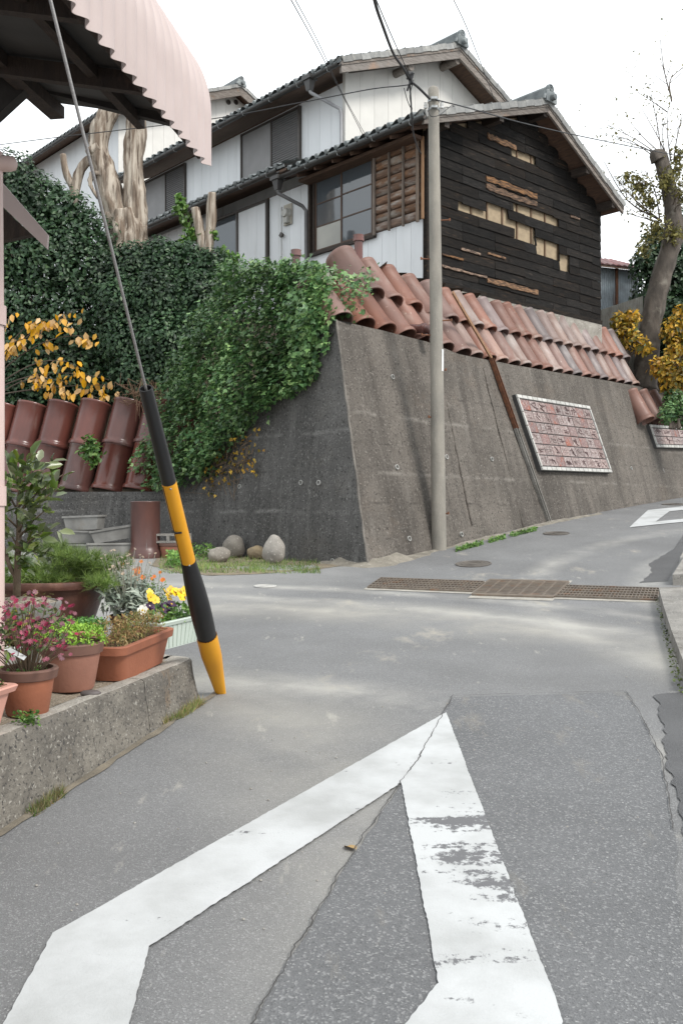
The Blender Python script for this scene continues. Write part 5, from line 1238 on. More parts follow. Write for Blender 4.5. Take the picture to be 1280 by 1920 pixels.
for s in ((1250, 300, 1258, 185), (1258, 185, 1236, 70), (1256, 300, 1250, 210), (1250, 210, 1190, 170), (1258, 190, 1290, 120), (1262, 300, 1282, 200), (1240, 290, 1170, 215), (1236, 292, 1138, 235), (1234, 296, 1150, 260), (1232, 300, 1120, 250),
          (1246, 290, 1200, 200), (1240, 290, 1215, 150), (1262, 300, 1300, 250), (1240, 415, 1150, 330), (1235, 412, 1130, 300), (1240, 416, 1180, 340), (1236, 414, 1208, 320), (1244, 412, 1240, 330), (1255, 410, 1275, 300), (1262, 410, 1290, 330), (1232, 415, 1160, 380), (1230, 416, 1175, 400), (1266, 412, 1300, 380), (1250, 412, 1265, 320), (1225, 350, 1165, 360)): shoot(*s, r=random.uniform(.014, .026))
g.build('shoots', TWIG, rt)
pts = [tuple(t + V(random.gauss(0, .12), random.gauss(0, .12), random.gauss(0, .12)) - rb) for t in tips for k in range(3)]
leaves('sparse_leaves', LF_BARE, pts, (0, -.4, .4), RNG.uniform(.06, .11, len(pts)), 'quad', .5, tdir=(0, 0, -.6), jn=.8, parent=rt)
cl = [pc(1195, 350, RD, 26), pc(1215, 380, RD, 24), pc(1175, 335, RD, 14), pc(1250, 340, RD - .3, 26), pc(1272, 290, RD, 18), pc(1270, 370, RD, 26), pc(1230, 430, RD - .3, 26), pc(1205, 470, RD - .3, 16), pc(1265, 320, RD, 20), pc(1262, 440, RD - .3, 18)]
p, d = clump_pts([(tuple(Vector(c) - rb), r) for c, r in cl], 2000, .1, 1.25, 0); leaves('clinging_leaves', LF_BARE, p, d, RNG.uniform(.08, .14, len(p)), 'quad', .55, jn=.9, parent=rt)
def hr_base(px, py, d): p = P(px, py, d); return p
shrub('evergreen_bush', 'dark evergreen bush in the shade behind the leaning tree trunk', 'bush', P(1262, 660, 25.5),
      [pc(1215, 500, 26, 36), pc(1262, 520, 25.6, 48), pc(1225, 560, 25.8, 44), pc(1270, 600, 25.2, 50), pc(1200, 590, 26, 34), pc(1300, 480, 25.8, 50), pc(1310, 560, 25.5, 60), pc(1240, 460, 26.2, 40), pc(1215, 640, 25.6, 44), pc(1290, 430, 26, 40), pc(1290, 660, 25, 50)], 8000, LF_CAM, .15, twigs=8)
shrub('autumn_bush', 'yellow and green autumn bush at the foot of the leaning tree', 'bush', P(1250, 745, 23.0),
      [pc(1262, 620, 23.2, 26), pc(1275, 660, 23, 30), pc(1240, 690, 22.8, 24), pc(1262, 715, 22.7, 26), pc(1285, 700, 22.6, 30), pc(1282, 590, 23.3, 22), pc(1300, 640, 23, 30)], 1250, LF_YEL2, .12, 'quad', .55, twigs=14)
shrub('autumn_bush', 'small golden autumn bush between the plank house and the leaning tree', 'bush', P(1172, 660, 23.6),
      [pc(1160, 600, 23.6, 16), pc(1182, 596, 23.5, 16), pc(1172, 625, 23.5, 22), pc(1190, 640, 23.4, 18), pc(1208, 650, 23.2, 14)], 420, LF_YEL2, .12, 'quad', .55, twigs=6)
shrub('low_bush', 'low mid green bush above the small tile plaque', 'bush', P(1265, 795, 22.0), [pc(1258, 775, 22.2, 22), pc(1280, 765, 22.2, 26), pc(1262, 748, 22.6, 20), pc(1300, 780, 22, 30)], 1500, LF_LIGHT if False else LF_IVY, .10, twigs=5)
# ---------------------------------------------------------------- planting bed behind the kerb wall
KD = V(.241, .970, 0).normalized(); KN = V(KD.y, -KD.x, 0)      # along the kerb, towards the road
K0 = gp(0, 1562); K1 = gp(397, 1302); BEDZ = .545
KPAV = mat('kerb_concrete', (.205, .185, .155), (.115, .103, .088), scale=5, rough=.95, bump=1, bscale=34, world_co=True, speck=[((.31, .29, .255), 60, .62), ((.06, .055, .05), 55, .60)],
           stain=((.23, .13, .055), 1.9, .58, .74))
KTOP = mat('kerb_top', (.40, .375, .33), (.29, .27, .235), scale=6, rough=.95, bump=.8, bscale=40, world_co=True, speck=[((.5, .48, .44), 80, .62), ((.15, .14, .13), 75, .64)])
kerb = thing('kerb_wall', 'low rough concrete kerb wall holding the flower bed beside the road', 'kerb wall', K0)
def kerb_run(a, b, name, n=70, gap=0.0):
    d = (b - a); L_ = d.length; d.normalize(); nn = V(d.y, -d.x, 0); g = G(); g2 = G(); vs = []; vt = []
    for i in range(n + 1):
        p = a + d * (gap + (L_ - 2 * gap) * i / n); zb = zg(p.x, p.y) - .05; e = .012 * fbm(p, 4)
        lean = .06
        for j in range(8):
            f_ = j / 7; z = zb + (BEDZ - .012 - zb) * f_; q = V(p.x, p.y, z) - nn * (lean * f_) + nn * .014 * fbm(V(p.x, p.y, z), 5); vs.append(q - K0)
        q = V(p.x, p.y, BEDZ + .5 * e) - nn * (lean + .012); vs.append(q - K0)
        vt.append(q - K0); vt.append(V(p.x, p.y, BEDZ + .004 + .5 * e) - nn * (.12 + .03 * fbm(p, 3)) - K0)
        vt.append(V(p.x, p.y, BEDZ - .022) - nn * .24 - K0)
    g.add(vs, [(i * 9 + j, (i + 1) * 9 + j, (i + 1) * 9 + j + 1, i * 9 + j + 1) for i in range(n) for j in range(8)])
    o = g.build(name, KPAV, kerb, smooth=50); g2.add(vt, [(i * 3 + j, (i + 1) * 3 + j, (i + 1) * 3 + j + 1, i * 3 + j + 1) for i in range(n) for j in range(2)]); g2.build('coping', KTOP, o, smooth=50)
Kj = K0.lerp(K1, .62); start = K0 - KD * 4.0
kerb_run(start, Kj, 'kerb_block', 120, .003); Ke = K1 - KD * .22
kerb_run(Kj, Ke, 'kerb_block', 40, .003)
# rounded end turning into the side lane
arc = [Ke + KD * (.22 * math.sin(a)) - KN * (.22 * (1 - math.cos(a))) for a in np.linspace(0, math.pi / 2, 7)] + [Ke + KD * .22 - KN * 1.1 + KD * .35]
for a, b in zip(arc[:-1], arc[1:]): kerb_run(a, b, 'kerb_block', 8 if (b - a).length < .5 else 24)
SOIL = mat('bed_soil', (.33, .28, .215), (.20, .165, .12), scale=5, rough=1, bump=1, bscale=40, world_co=True, speck=[((.48, .43, .36), 60, .60), ((.10, .085, .065), 55, .62)])
bed = [start - KN * .19, Ke - KN * .19, Ke + KD * .1 - KN * .24, arc[-1] - KD * .15, arc[-1] - KN * 2.6 + KD * .9, start - KN * 4]
g = G(); n = 60
def bedf(u, v):
    a = start.lerp(Ke + KD * .08, u); a = a - KN * .185; e = start.lerp(arc[-1] + KD * .75, u) - KN * 3.2
    p = a.lerp(e, v); return V(p.x, p.y, BEDZ - .012 + .018 * fbm(p, 2.5))
g.grid(bedf, 70, 40); struct(g.build('planting_bed', SOIL, smooth='all'))
BZ = BEDZ - .005
def bp(px, py): return hit(px, py, V(0, 0, BZ), V(0, 0, 1))
# ---------------------------------------------------------------- pots
TERRA = mat('terracotta', (.32, .118, .065), (.25, .092, .052), scale=4, rough=.72, bump=.15, bscale=40, rand=.12, stain=((.36, .24, .18), 4, .60, .8))
TERRAD = mat('terracotta_rim', (.17, .085, .06), (.12, .06, .045), scale=5, rough=.7, rand=.1)
PINKP = mat('pink_plastic', (.60, .31, .24), (.53, .265, .205), scale=3, rough=.5)
PALE = mat('pale_green_plastic', (.50, .56, .50), (.43, .49, .43), scale=3, rough=.5)
GLAZE = mat('brown_glaze', (.125, .055, .040), (.075, .035, .028), scale=6, rough=.38, bump=.25, bscale=16, stain=((.20, .10, .07), 5, .58, .72))
PSOIL = mat('pot_soil', (.09, .065, .045), (.045, .033, .024), scale=9, rough=1, bump=1, bscale=60, speck=((.26, .22, .17), 50, .66))
GREYP = mat('grey_bowl', (.22, .21, .195), (.15, .145, .135), scale=6, rough=.8, bump=.4, bscale=40)
GRAV = mat('gravel_soil', (.40, .345, .27), (.22, .185, .14), scale=14, rough=1, bump=1, bscale=60, speck=((.52, .47, .39), 50, .58))
def round_pot(root, rt, rb, h, rimh, m, mr=None, soil=PSOIL, fill=.9, rimout=.012):
    g = G(); g.lathe([(0, .002), (rb - .006, 0), (rb, .008), (rb + (rt - rb) * (h - rimh) / h, h - rimh)], 32); body = g.build('pot', m, root, smooth=40)
    g = G(); ri = rb + (rt - rb) * (h - rimh) / h
    g.lathe([(ri - .002, h - rimh - .002), (ri + rimout, h - rimh + .004), (rt + rimout, h - .008), (rt + rimout - .006, h), (rt - .012, h), (rt - .016, h - .06)], 32); g.build('rim', mr or m, root, smooth=40)
    g = G(); r = rt - .012
    g.add([V(0, 0, h * fill)] + [V(r * q * math.cos(a), r * q * math.sin(a), h * fill + .006 * math.sin(a * 5 + q * 9)) for q in (.5, 1) for a in np.linspace(0, 6.283, 24, endpoint=False)], [(0, 1 + i, 1 + (i + 1) % 24) for i in range(24)] + [(1 + i, 25 + i, 25 + (i + 1) % 24, 1 + (i + 1) % 24) for i in range(24)]); g.build('soil', soil, root, smooth='all')
def rrect(lx, ly, r, k=5): return [(sx * (lx - r) + r * math.cos(a0 + t), sy * (ly - r) + r * math.sin(a0 + t)) for sx, sy, a0 in ((1, 1, 0), (-1, 1, math.pi / 2), (-1, -1, math.pi), (1, -1, 1.5 * math.pi)) for t in np.linspace(0, math.pi / 2, k)]
def planter(root, L_, Wd, h, m, r=.05, ribs=0, lip=.018, taper=.82, rimh=.045):
    g = G(); rings = [(taper, 0, 0), (taper + (1 - taper) * (1 - rimh / h), h - rimh, 0), (1, h - rimh + .002, lip * .6), (1, h - .006, lip), (1, h, lip * .7), (1, h, -.012), (.97, h - .06, -.02)]
    vs = []; n = None
    for s, z, o_ in rings:
        q = rrect(L_ / 2 * (s if z < h - rimh + .001 else 1) + o_, Wd / 2 * (s if z < h - rimh + .001 else 1) + o_, r); n = len(q); vs += [V(x, y, z) for x, y in q]
    g.add(vs, [(i * n + j, i * n + (j + 1) % n, (i + 1) * n + (j + 1) % n, (i + 1) * n + j) for i in range(len(rings) - 1) for j in range(n)] + [tuple(range(n))]); g.build('trough', m, root, smooth=40)
    if ribs:
        for i in range(ribs):
            x = -L_ / 2 * .8 + L_ * .8 * i / (ribs - 1)
            for sy in (-1, 1):
                gg = G(); gg.bar(V(x * taper, sy * (Wd / 2 * taper + .002), .01), V(x, sy * (Wd / 2 * .97 + .002), h - rimh - .005), .010, .008, V(0, 1, 0)); gg.build('rib', m, root)
    q = rrect(L_ / 2 - .012, Wd / 2 - .012, r); g = G(); g.add([V(x, y, h - .035) for x, y in q], [tuple(range(len(q)))]); g.build('soil', PSOIL, root)
def disc_pts(n, r, z0, z1): a = RNG.uniform(0, 6.283, n); q = r * np.sqrt(RNG.uniform(0, 1, n)); return np.stack([q * np.cos(a), q * np.sin(a), RNG.uniform(z0, z1, n)], 1)
def stems(root, pts, base_r, z0, m, r=.0025, name='stems'):
    g = G()
    for p in pts: p = Vector(p); b = V(p.x * base_r, p.y * base_r, z0); g.tube([b, b.lerp(p, .55) + V(random.gauss(0, .008), random.gauss(0, .008), .01), p], [r, r * .8, r * .5], 4)
    return g.build(name, m, root)
STEM = mat('green_stem', (.12, .17, .05), (.16, .13, .06), rough=.6)
def petal_flower(root, c, n, m, size=.03, petals=5, name='flower', cm=None):
    zz = Vector(n).normalized(); R_ = frame((1, .2, 0), zz); g = G()
    for k in range(petals):
        a = 2 * math.pi * k / petals + random.uniform(-.15, .15); d = V(math.cos(a), math.sin(a), 0); e = V(-d.y, d.x, 0); w = size * (1.15 if petals <= 5 else .5); lf = random.uniform(.15, .35) * size
        vs = [V(0, 0, 0), d * size * .45 + e * w * .42 + V(0, 0, lf * .7), d * size * .95 + e * w * .30 + V(0, 0, lf), d * size * 1.02 + V(0, 0, lf * .7), d * size * .95 - e * w * .30 + V(0, 0, lf), d * size * .45 - e * w * .42 + V(0, 0, lf * .7)]
        g.add([c + R_ @ v for v in vs], [(0, 1, 2, 3), (0, 3, 4, 5)])
    f = g.build(name, m, root, smooth='all')
    if cm: g = G(); g.lathe([(0, .006), (size * .22, .004), (size * .24, 0)], 8, Matrix.Translation(c) @ R_.to_4x4()); g.build('flower_eye', cm, f)
    return f
# --- pink planter with purple pansies
pb = bp(30, 1368); PR_ = math.atan2(KD.y, KD.x)
c = pb - KD * .33 - KN * .13
t = thing('planter', 'pink plastic planter with dark purple pansies on the flower bed', 'planter', c, PR_); planter(t, .64, .26, .20, PINKP, .03, 0, .02, .80, .03)
PURP = mat('purple_petal', (.055, .018, .17), (.03, .01, .09), scale=30, rough=.6, rand=.3); DPUR = mat('dark_petal', (.05, .012, .06), (.025, .006, .03), scale=30, rough=.6)
YELP = mat('yellow_petal', (.80, .56, .01), (.72, .44, .01), scale=20, rough=.6, rand=.1); WHIP = mat('white_petal', (.75, .74, .68), (.6, .6, .52), scale=20, rough=.6); ORP = mat('orange_petal', (.75, .20, .015), (.65, .14, .01), scale=20, rough=.6)
EYE_ = mat('flower_eye', (.55, .35, .02), rough=.7)
random.seed(41)
p = np.stack([RNG.uniform(-.3, .3, 420), RNG.uniform(-.1, .1, 420), RNG.uniform(.17, .27, 420)], 1); leaves('foliage', LF_LIGHT, p, (0, 0, 1), RNG.uniform(.03, .055, 420), 'oval', .6, jn=.6, parent=t)
for i in range(34): petal_flower(t, V(random.uniform(-.3, .30), random.uniform(-.11, .11), random.uniform(.24, .32)), V(random.gauss(.3, .4), random.gauss(-.8, .4), .5), PURP, .034, 5, cm=EYE_)
# --- chrysanthemum pot
c = bp(52, 1338); t = thing('flower_pot', 'terracotta pot of dusky pink chrysanthemums with a plastic tag', 'flower pot', c)
round_pot(t, .128, .095, .215, .05, TERRA, TERRAD, fill=.85)
CHR = mat('chrysanthemum_petal', (.27, .035, .075), (.19, .022, .05), scale=25, rough=.65, rand=.35)
p = disc_pts(230, .20, .33, .58); p[:, 2] -= .35 * (np.hypot(p[:, 0], p[:, 1])) ; p[:, 0] += .02
for q in p: petal_flower(t, Vector(q), V(random.gauss(0, .5), random.gauss(-.5, .4), .7), CHR, random.uniform(.010, .016), 8)
stems(t, p[:70], .25, .18, mat('woody_stem', (.13, .09, .055), rough=.9), .003)
lp = disc_pts(260, .17, .30, .50); leaves('foliage', mat('chrys_leaf', (0, 0, 0), island=[(.05, .09, .03), (.09, .13, .045), (.14, .12, .05)], rough=.6, transl=.2), lp, (0, 0, 1), RNG.uniform(.02, .038, 260), 'oval', .5, jn=.7, parent=t)
wp = disc_pts(150, .11, .18, .21); leaves('ground_leaves', LF_LIGHT, wp, (0, 0, 1), RNG.uniform(.012, .025, 150), 'oval', .6, jn=.6, parent=t)
g = G(); g.box(-.05, .05, -.012, .012, 0, .003, Matrix.Translation(V(-.01, -.13, .30)) @ Matrix.Rotation(.5, 4, 'Y') @ Matrix.Rotation(.7, 4, 'X')); g.build('plastic_tag', mat('clear_tag', (.62, .63, .62), rough=.25), t)
petal_flower(t, V(-.09, -.14, .315), V(.2, -1, .4), WHIP, .016, 6)
# --- big moss-green pot
c = bp(134, 1291); t = thing('flower_pot', 'large terracotta pot heaped with bright green stonecrop', 'flower pot', c)
round_pot(t, .160, .118, .25, .06, TERRA, TERRAD, fill=.92)
MOSS = mat('stonecrop', (0, 0, 0), island=[(.13, .27, .025), (.22, .40, .04), (.32, .50, .07)], rough=.55, transl=.25)
p, d = clump_pts([((x, y, .262), (.085, .085, .075)) for x, y in ((0, 0), (.08, 0), (-.08, 0), (0, .08), (0, -.085), (.06, .06), (-.06, .06), (.06, -.065), (-.06, -.065), (.11, -.03), (-.11, -.03))], 4200, .85, 1.08, .8); k = d[:, 2] > -.2
leaves('foliage', MOSS, p[k], d[k], RNG.uniform(.012, .022, k.sum()), 'quad', .7, jn=.6, parent=t)
pp_ = [(.03, -.02, .36), (.05, -.05, .37), (-.01, .03, .38), (.12, .0, .35)]; stems(t, pp_, .7, .27, MOSS, .004, 'sprouts')
# --- oblong terracotta planter
a0, a1 = bp(222, 1284), bp(318, 1236); ax = (a1 - a0); c = (a0 + a1) / 2 - KN * .10
t = thing('planter', 'long terracotta planter of withered brown bedding plants', 'planter', c, math.atan2(ax.y, ax.x)); planter(t, ax.length + .0, .24, .20, TERRA, .06, 0, .016, .80, .05); LP = ax.length
DRY = mat('dry_leaf', (0, 0, 0), island=[(.16, .17, .045), (.30, .19, .075), (.22, .12, .05), (.12, .16, .04), (.34, .24, .11)], rough=.7, transl=.2)
n = 1500; p = np.stack([RNG.uniform(-LP / 2 + .04, LP / 2 - .05, n), RNG.uniform(-.10, .10, n), RNG.uniform(.17, .32, n)], 1); p[:, 2] -= .05 * RNG.uniform(0, 1, n) * (np.abs(p[:, 0]) > LP * .32)
leaves('foliage', DRY, p, (0, -.3, .6), RNG.uniform(.016, .034, n), 'blade', .3, tdir=(0, 0, .8), jn=.8, parent=t); stems(t, p[:160], .92, .16, mat('dry_stem', (.24, .16, .09), rough=.9), .002)
# --- pale green planter with pansies
a0 = bp(300, 1238); c = bp(331, 1212) - KN * .08; t = thing('planter', 'pale green ribbed planter with yellow and white pansies at the bed corner', 'planter', c + KD * .05, PR_ - .12); planter(t, .58, .22, .19, PALE, .03, 9, .016, .84, .03)
n = 420; p = np.stack([RNG.uniform(-.27, .27, n), RNG.uniform(-.10, .10, n), RNG.uniform(.16, .27, n)], 1); leaves('foliage', LF_LIGHT, p, (0, -.2, 1), RNG.uniform(.03, .05, n), 'oval', .55, jn=.6, parent=t)
random.seed(77)
for i in range(15): petal_flower(t, V(random.uniform(-.16, .20), random.uniform(-.09, .10), random.uniform(.31, .37)), V(random.gauss(-.3, .4), random.gauss(-.8, .4), .6), YELP, .034, 5, cm=EYE_)
for i in range(9): petal_flower(t, V(random.uniform(-.22, .05), random.uniform(-.10, .06), random.uniform(.25, .31)), V(random.gauss(-.3, .4), random.gauss(-.8, .4), .5), DPUR, .036, 5, cm=EYE_)
for i in range(5): petal_flower(t, V(random.uniform(-.29, -.16), random.uniform(-.08, .08), random.uniform(.20, .27)), V(random.gauss(-.3, .3), random.gauss(-.9, .3), .4), WHIP, .036, 5, cm=EYE_)
# --- silver leaved plant
c = bp(244, 1205); t = thing('silver_plant', 'silver grey woolly plant in a dark pot behind the long planter', 'potted plant', c)
round_pot(t, .13, .10, .20, .04, GLAZE)
SILV = mat('silver_leaf', (0, 0, 0), island=[(.20, .25, .20), (.30, .35, .29), (.40, .44, .37), (.24, .28, .22)], rough=.8, transl=.15)
p, d = clump_pts([((0, 0, .30), (.20, .17, .14)), ((-.10, .0, .36), (.13, .12, .12)), ((.10, 0, .27), (.14, .14, .12)), ((.0, .0, .40), (.10, .10, .10))], 900, .3, 1.1, 0); leaves('foliage', SILV, p, d * .3 + np.array([0, -.2, 1]), RNG.uniform(.05, .10, len(p)), 'blade', .22, tdir=None, jn=.6, jt=1, parent=t)
fp = disc_pts(46, .20, .48, .66); stems(t, fp, .35, .25, mat('silver_stem', (.34, .33, .27), rough=.9), .003)
for q in fp: petal_flower(t, Vector(q), V(random.gauss(0, .5), -.4, .8), mat('faded_petal', (.40, .30, .22), (.30, .25, .19), rough=.8, rand=.3), .012, 6)
c = bp(268, 1192); t = thing('marigold', 'orange marigolds flowering behind the silver plant', 'flowers', c)
fp = disc_pts(16, .18, .40, .56); stems(t, fp, .3, 0, STEM, .003)
for i, q in enumerate(fp): petal_flower(t, Vector(q), V(random.gauss(.1, .4), -.9, .5), ORP, .015 if i % 3 else .021, 9, cm=EYE_)
p, d = clump_pts([((0.02, 0, .33), (.17, .14, .14)), ((.12, 0, .26), (.12, .12, .14))], 700, .2, 1.1, 0); leaves('foliage', LF_LIGHT, p, d, RNG.uniform(.015, .032, len(p)), 'blade', .3, jn=.9, parent=t)
# --- parsley pot
c = bp(152, 1228); t = thing('flower_pot', 'wide shallow terracotta pot of parsley behind the stonecrop', 'flower pot', c)
round_pot(t, .135, .10, .17, .03, TERRA, fill=.9); G().box(-.10, .10, -.08, .08, -.0, .0012).build('saucer', TERRAD, t)
p, d = clump_pts([((x, y, .18), (.09, .08, .06)) for x, y in ((0, 0), (.09, .02), (-.10, .02), (.03, .08), (-.15, .0))], 1500, .6, 1.08, 0); k = d[:, 2] > -.3; leaves('foliage', mat('parsley', (0, 0, 0), island=[(.05, .15, .03), (.09, .22, .045), (.14, .29, .07)], rough=.55, transl=.2), p[k], d[k], RNG.uniform(.014, .026, k.sum()), 'ivy', .9, jn=.7, parent=t)
# --- variegated strap-leaf plant in a white pot
c = bp(28, 1290); c = bp(22, 1262); t = thing('flower_pot', 'white pot of yellow edged strap leaves behind the pink flowers', 'flower pot', c)
round_pot(t, .14, .11, .17, .03, mat('white_pot', (.60, .62, .62), (.52, .54, .54), rough=.4)); VAR = mat('variegated', (0, 0, 0), island=[(.10, .20, .05), (.42, .40, .08), (.16, .26, .06), (.55, .50, .14)], rough=.45, transl=.25)
n = 90; p = disc_pts(n, .10, .15, .19); dd = p.copy(); dd[:, 2] = .15; leaves('foliage', VAR, p, (0, -.5, .6), RNG.uniform(.16, .27, n), 'blade', .16, tdir=np.stack([p[:, 0] * 6, p[:, 1] * 6, np.full(n, .9)], 1), jn=.5, jt=.25, parent=t)
# --- pine bonsai in the big glazed bowl
D = 6.7; c = P(92, 1150, D); c.z = BZ
t = thing('bonsai_pine', 'low spreading pine in a wide brown glazed bowl', 'bonsai', c)
g = G(); R1, H = .42, .44
g.lathe([(.0, 0), (.24, 0), (.26, .02), (.33, .16), (.385, .32), (.395, .37), (.40, .375), (.435, .385), (.445, .41), (.44, .435), (.425, .44), (.395, .435), (.38, .39)], 48); g.build('bowl', GLAZE, t, smooth=45)
g = G(); g.lathe([(0, .40), (.2, .405), (.39, .395)], 32); g.build('soil', PSOIL, t)
n = 500; p = disc_pts(n, .37, .395, .40); leaves('fallen_needles', mat('brown_needle', (0, 0, 0), island=[(.18, .09, .04), (.26, .13, .06), (.12, .065, .035)], rough=.8), p, (0, -1, .2), RNG.uniform(.03, .07, n), 'needle', .06, tdir=(0, 0, .5), jn=.6, parent=t)
g = G(); pads = []; random.seed(52)
for (dx, dz, r) in ((.05, .60, .13), (.20, .66, .12), (-.06, .68, .11), (.33, .58, .13), (.42, .54, .10), (.14, .58, .10), (.28, .52, .09), (-.02, .58, .09), (.47, .60, .09), (.24, .60, .11), (-.2, .62, .14), (-.33, .56, .12), (.10, .70, .09), (.0, .50, .12), (.30, .50, .12), (.44, .50, .11), (-.25, .50, .12), (.15, .50, .11), (.36, .64, .11)):
    dz -= .06; dy = random.uniform(-.28, .12); pads.append(((dx, dy, dz), r * 1.22)); g.tube([V(.06, 0, .40), V(.06 + dx * .25, dy * .3, .46), V(dx * .8, dy * .8, dz - .05), V(dx, dy, dz)], [.020, .012, .007, .004], 7, jit=.2, jscale=20)
g.build('branches', mat('pine_bark', (.12, .085, .06), (.07, .05, .038), scale=14, rough=.95, bump=1, bscale=40), t)
allp = []; alld = []
for (cx, cy, cz), r in pads:
    for k in range(46):
        a = RNG.normal(0, 1, 3); a /= np.linalg.norm(a); tip = np.array([cx, cy, cz]) + a * r * RNG.uniform(.3, 1.0) * np.array([1, 1, .55])
        for q in range(34):
            e = RNG.normal(0, .55, 3) + np.array([a[0] * .5, a[1] * .5, .8]); allp.append(tip); alld.append(e)
leaves('needles', LF_PINE, allp, RNG.normal(0, 1, (len(allp), 3)), RNG.uniform(.05, .085, len(allp)), 'needle', .035, tdir=np.array(alld) * 3, jn=.2, jt=.1, parent=t)
# --- camellia in a grey shallow bowl on a stand; every leaf its own piece
D = 5.5; c = P(36, 1125, D); c.z = BZ
t = thing('camellia_bonsai', 'small glossy camellia tree in a shallow grey bowl on a stand', 'bonsai', c)
rz_ = P(0, 1128, D).z - BZ
g = G(); g.lathe([(.0, 0), (.15, 0), (.15, .02), (.12, .04), (.11, rz_ - .14), (.14, rz_ - .11), (0, rz_ - .11)], 24); g.build('stand', GREYP, t, smooth=40)
g = G(); g.lathe([(0, rz_ - .105), (.20, rz_ - .105), (.235, rz_ - .08), (.245, rz_ - .01), (.24, rz_), (.225, rz_), (.22, rz_ - .02)], 36); g.build('bowl', GREYP, t, smooth=40)
g = G(); g.grid(lambda u, v: V(.222 * v * math.cos(u * 6.2832), .222 * v * math.sin(u * 6.2832), rz_ - .008 + .035 * (1 - v * v) + .006 * fbm(V(u * 9, v * 9, 0))), 32, 8); g.build('soil', GRAV, t, smooth='all')
def cp(px, py, dd=0): return P(px, py, D + dd) - c
LFB = mat('bonsai_leaf', (.10, .16, .045), (.18, .22, .07), scale=3, rough=.28, rand=.45, transl=.15, contrast=(.45, .6))
CLF = [big_leaf('leaf', LFB, .068, .036), big_leaf('leaf', LFB, .058, .030), big_leaf('leaf', LFB, .078, .038)]
g = G(); g.tube([cp(32, 1118), cp(33, 1070), cp(34, 1040), cp(36, 1000), cp(34, 950), cp(38, 900)], [.023, .021, .018, .015, .011, .006], 10, jit=.12, jscale=14); tips = []
g.tube([cp(31, 1085), cp(18, 1060), cp(6, 1020), cp(2, 980)], [.014, .013, .011, .007], 8); random.seed(8)
brs = ((34, 1040, 80, 1000), (35, 1010, 95, 950), (35, 980, 110, 915), (36, 960, 118, 890), (36, 930, 75, 868), (37, 900, 60, 850), (36, 920, 20, 860), (35, 960, -10, 890), (34, 990, -20, 950), (6, 1020, -15, 980), (2, 990, 10, 930), (35, 1000, 60, 960), (35, 1025, 70, 1040), (34, 1040, 55, 1060), (35, 1000, 95, 1000), (36, 950, 90, 905), (37, 910, 95, 875), (3, 1000, -30, 1030), (35, 1030, 10, 990), (36, 940, 40, 900), (36, 980, 60, 920), (18, 1050, -20, 1060))
for i, (x0, y0, x1, y1) in enumerate(brs):
    a = cp(x0, y0); b = cp(x1, y1, random.uniform(-.25, .22)); m_ = a.lerp(b, .5) + V(0, 0, .02); g.tube([a, m_, b], [.007, .005, .002], 5)
    for k in range(17):
        f_ = random.uniform(.2, 1.1); q = a.lerp(b, f_) + V(random.gauss(0, .018), random.gauss(0, .03), random.gauss(0, .018)); out_ = (b - a).normalized() + V(random.gauss(0, .7), random.gauss(-.15, .7), random.gauss(.1, .6))
        xa = out_.normalized(); zn = V(random.gauss(0, .5), random.gauss(-.4, .5), 1); za = (zn - xa * zn.dot(xa)).normalized(); mkobj('leaf', CLF[k % 3], t, q, Matrix((xa, za.cross(xa), za)).transposed().to_euler(), random.uniform(.95, 1.5))
g.build('trunk', mat('bonsai_bark', (.20, .15, .105), (.12, .09, .065), scale=10, rough=.9, bump=.5, bscale=30), t, smooth='all')
n = 24; p = disc_pts(n, .18, rz_ + .01, rz_ + .04); leaves('fallen_leaves', LF_BARE, p, (0, 0, 1), RNG.uniform(.03, .05, n), 'oval', .5, jn=.4, parent=t)
# --- little weeds and a stone on the bed
def weed(px, py, r, n, m, label, size=.02, on=bp):
    b = on(px, py); root = thing('weed', label, 'weed', b); p = disc_pts(n, r, .0, r * .9); leaves('foliage', m, p, (0, 0, 1), RNG.uniform(size * .7, size * 1.3, n), 'oval', .6, jn=.6, parent=root)
weed(50, 1358, .055, 160, LF_LIGHT, 'small clump of light green weed beside the pink planter')
c = bp(170, 1304); g = G(); g.lathe([(0, .0), (.05, .004), (.055, .014), (.04, .024), (0, .026)], 14, Matrix.Scale(.65, 4, (0, 1, 0))); tag(g.build('flat_stone', mat('dark_pebble', (.12, .10, .095), (.08, .07, .068), rough=.6), None, c, smooth='all'), 'flat dark pebble at the foot of the stonecrop pot', 'stone')

# ---------------------------------------------------------------- guy wire with its yellow and black guard
G0 = gp(414, 1300); G1 = P(95, 0, 3.55); gd = (G1 - G0)
def on_guy(py):
    lo, hi = 0.0, 1.0
    for _ in range(40):
        m_ = (lo + hi) / 2; p = G0 + gd * m_; y = HY - (p.z - EYE) / p.y * F
        if y > py: lo = m_
        else: hi = m_
    return G0 + gd * lo
gw = thing('guy_wire', 'steel guy wire with a black and yellow guard anchored at the kerb end', 'guy wire', G0)
YB = mat('guard_yellow', (.72, .33, .012), (.64, .28, .012), scale=3, rough=.42, stain=((.40, .20, .04), 3, .66, .8)); BLK = mat('guard_black', (.010, .010, .011), (.016, .016, .017), scale=4, rough=.42)
g = G(); g.tube([G0 * 0, on_guy(735) - G0, G1 + gd * .35 - G0], .0075, 8)
for s in range(3): pass
g.build('wire', mat('strand_steel', (.30, .29, .28), (.22, .21, .21), scale=40, rough=.5, metal=.5, stretch=(1, 1, 6)), gw, smooth='all')
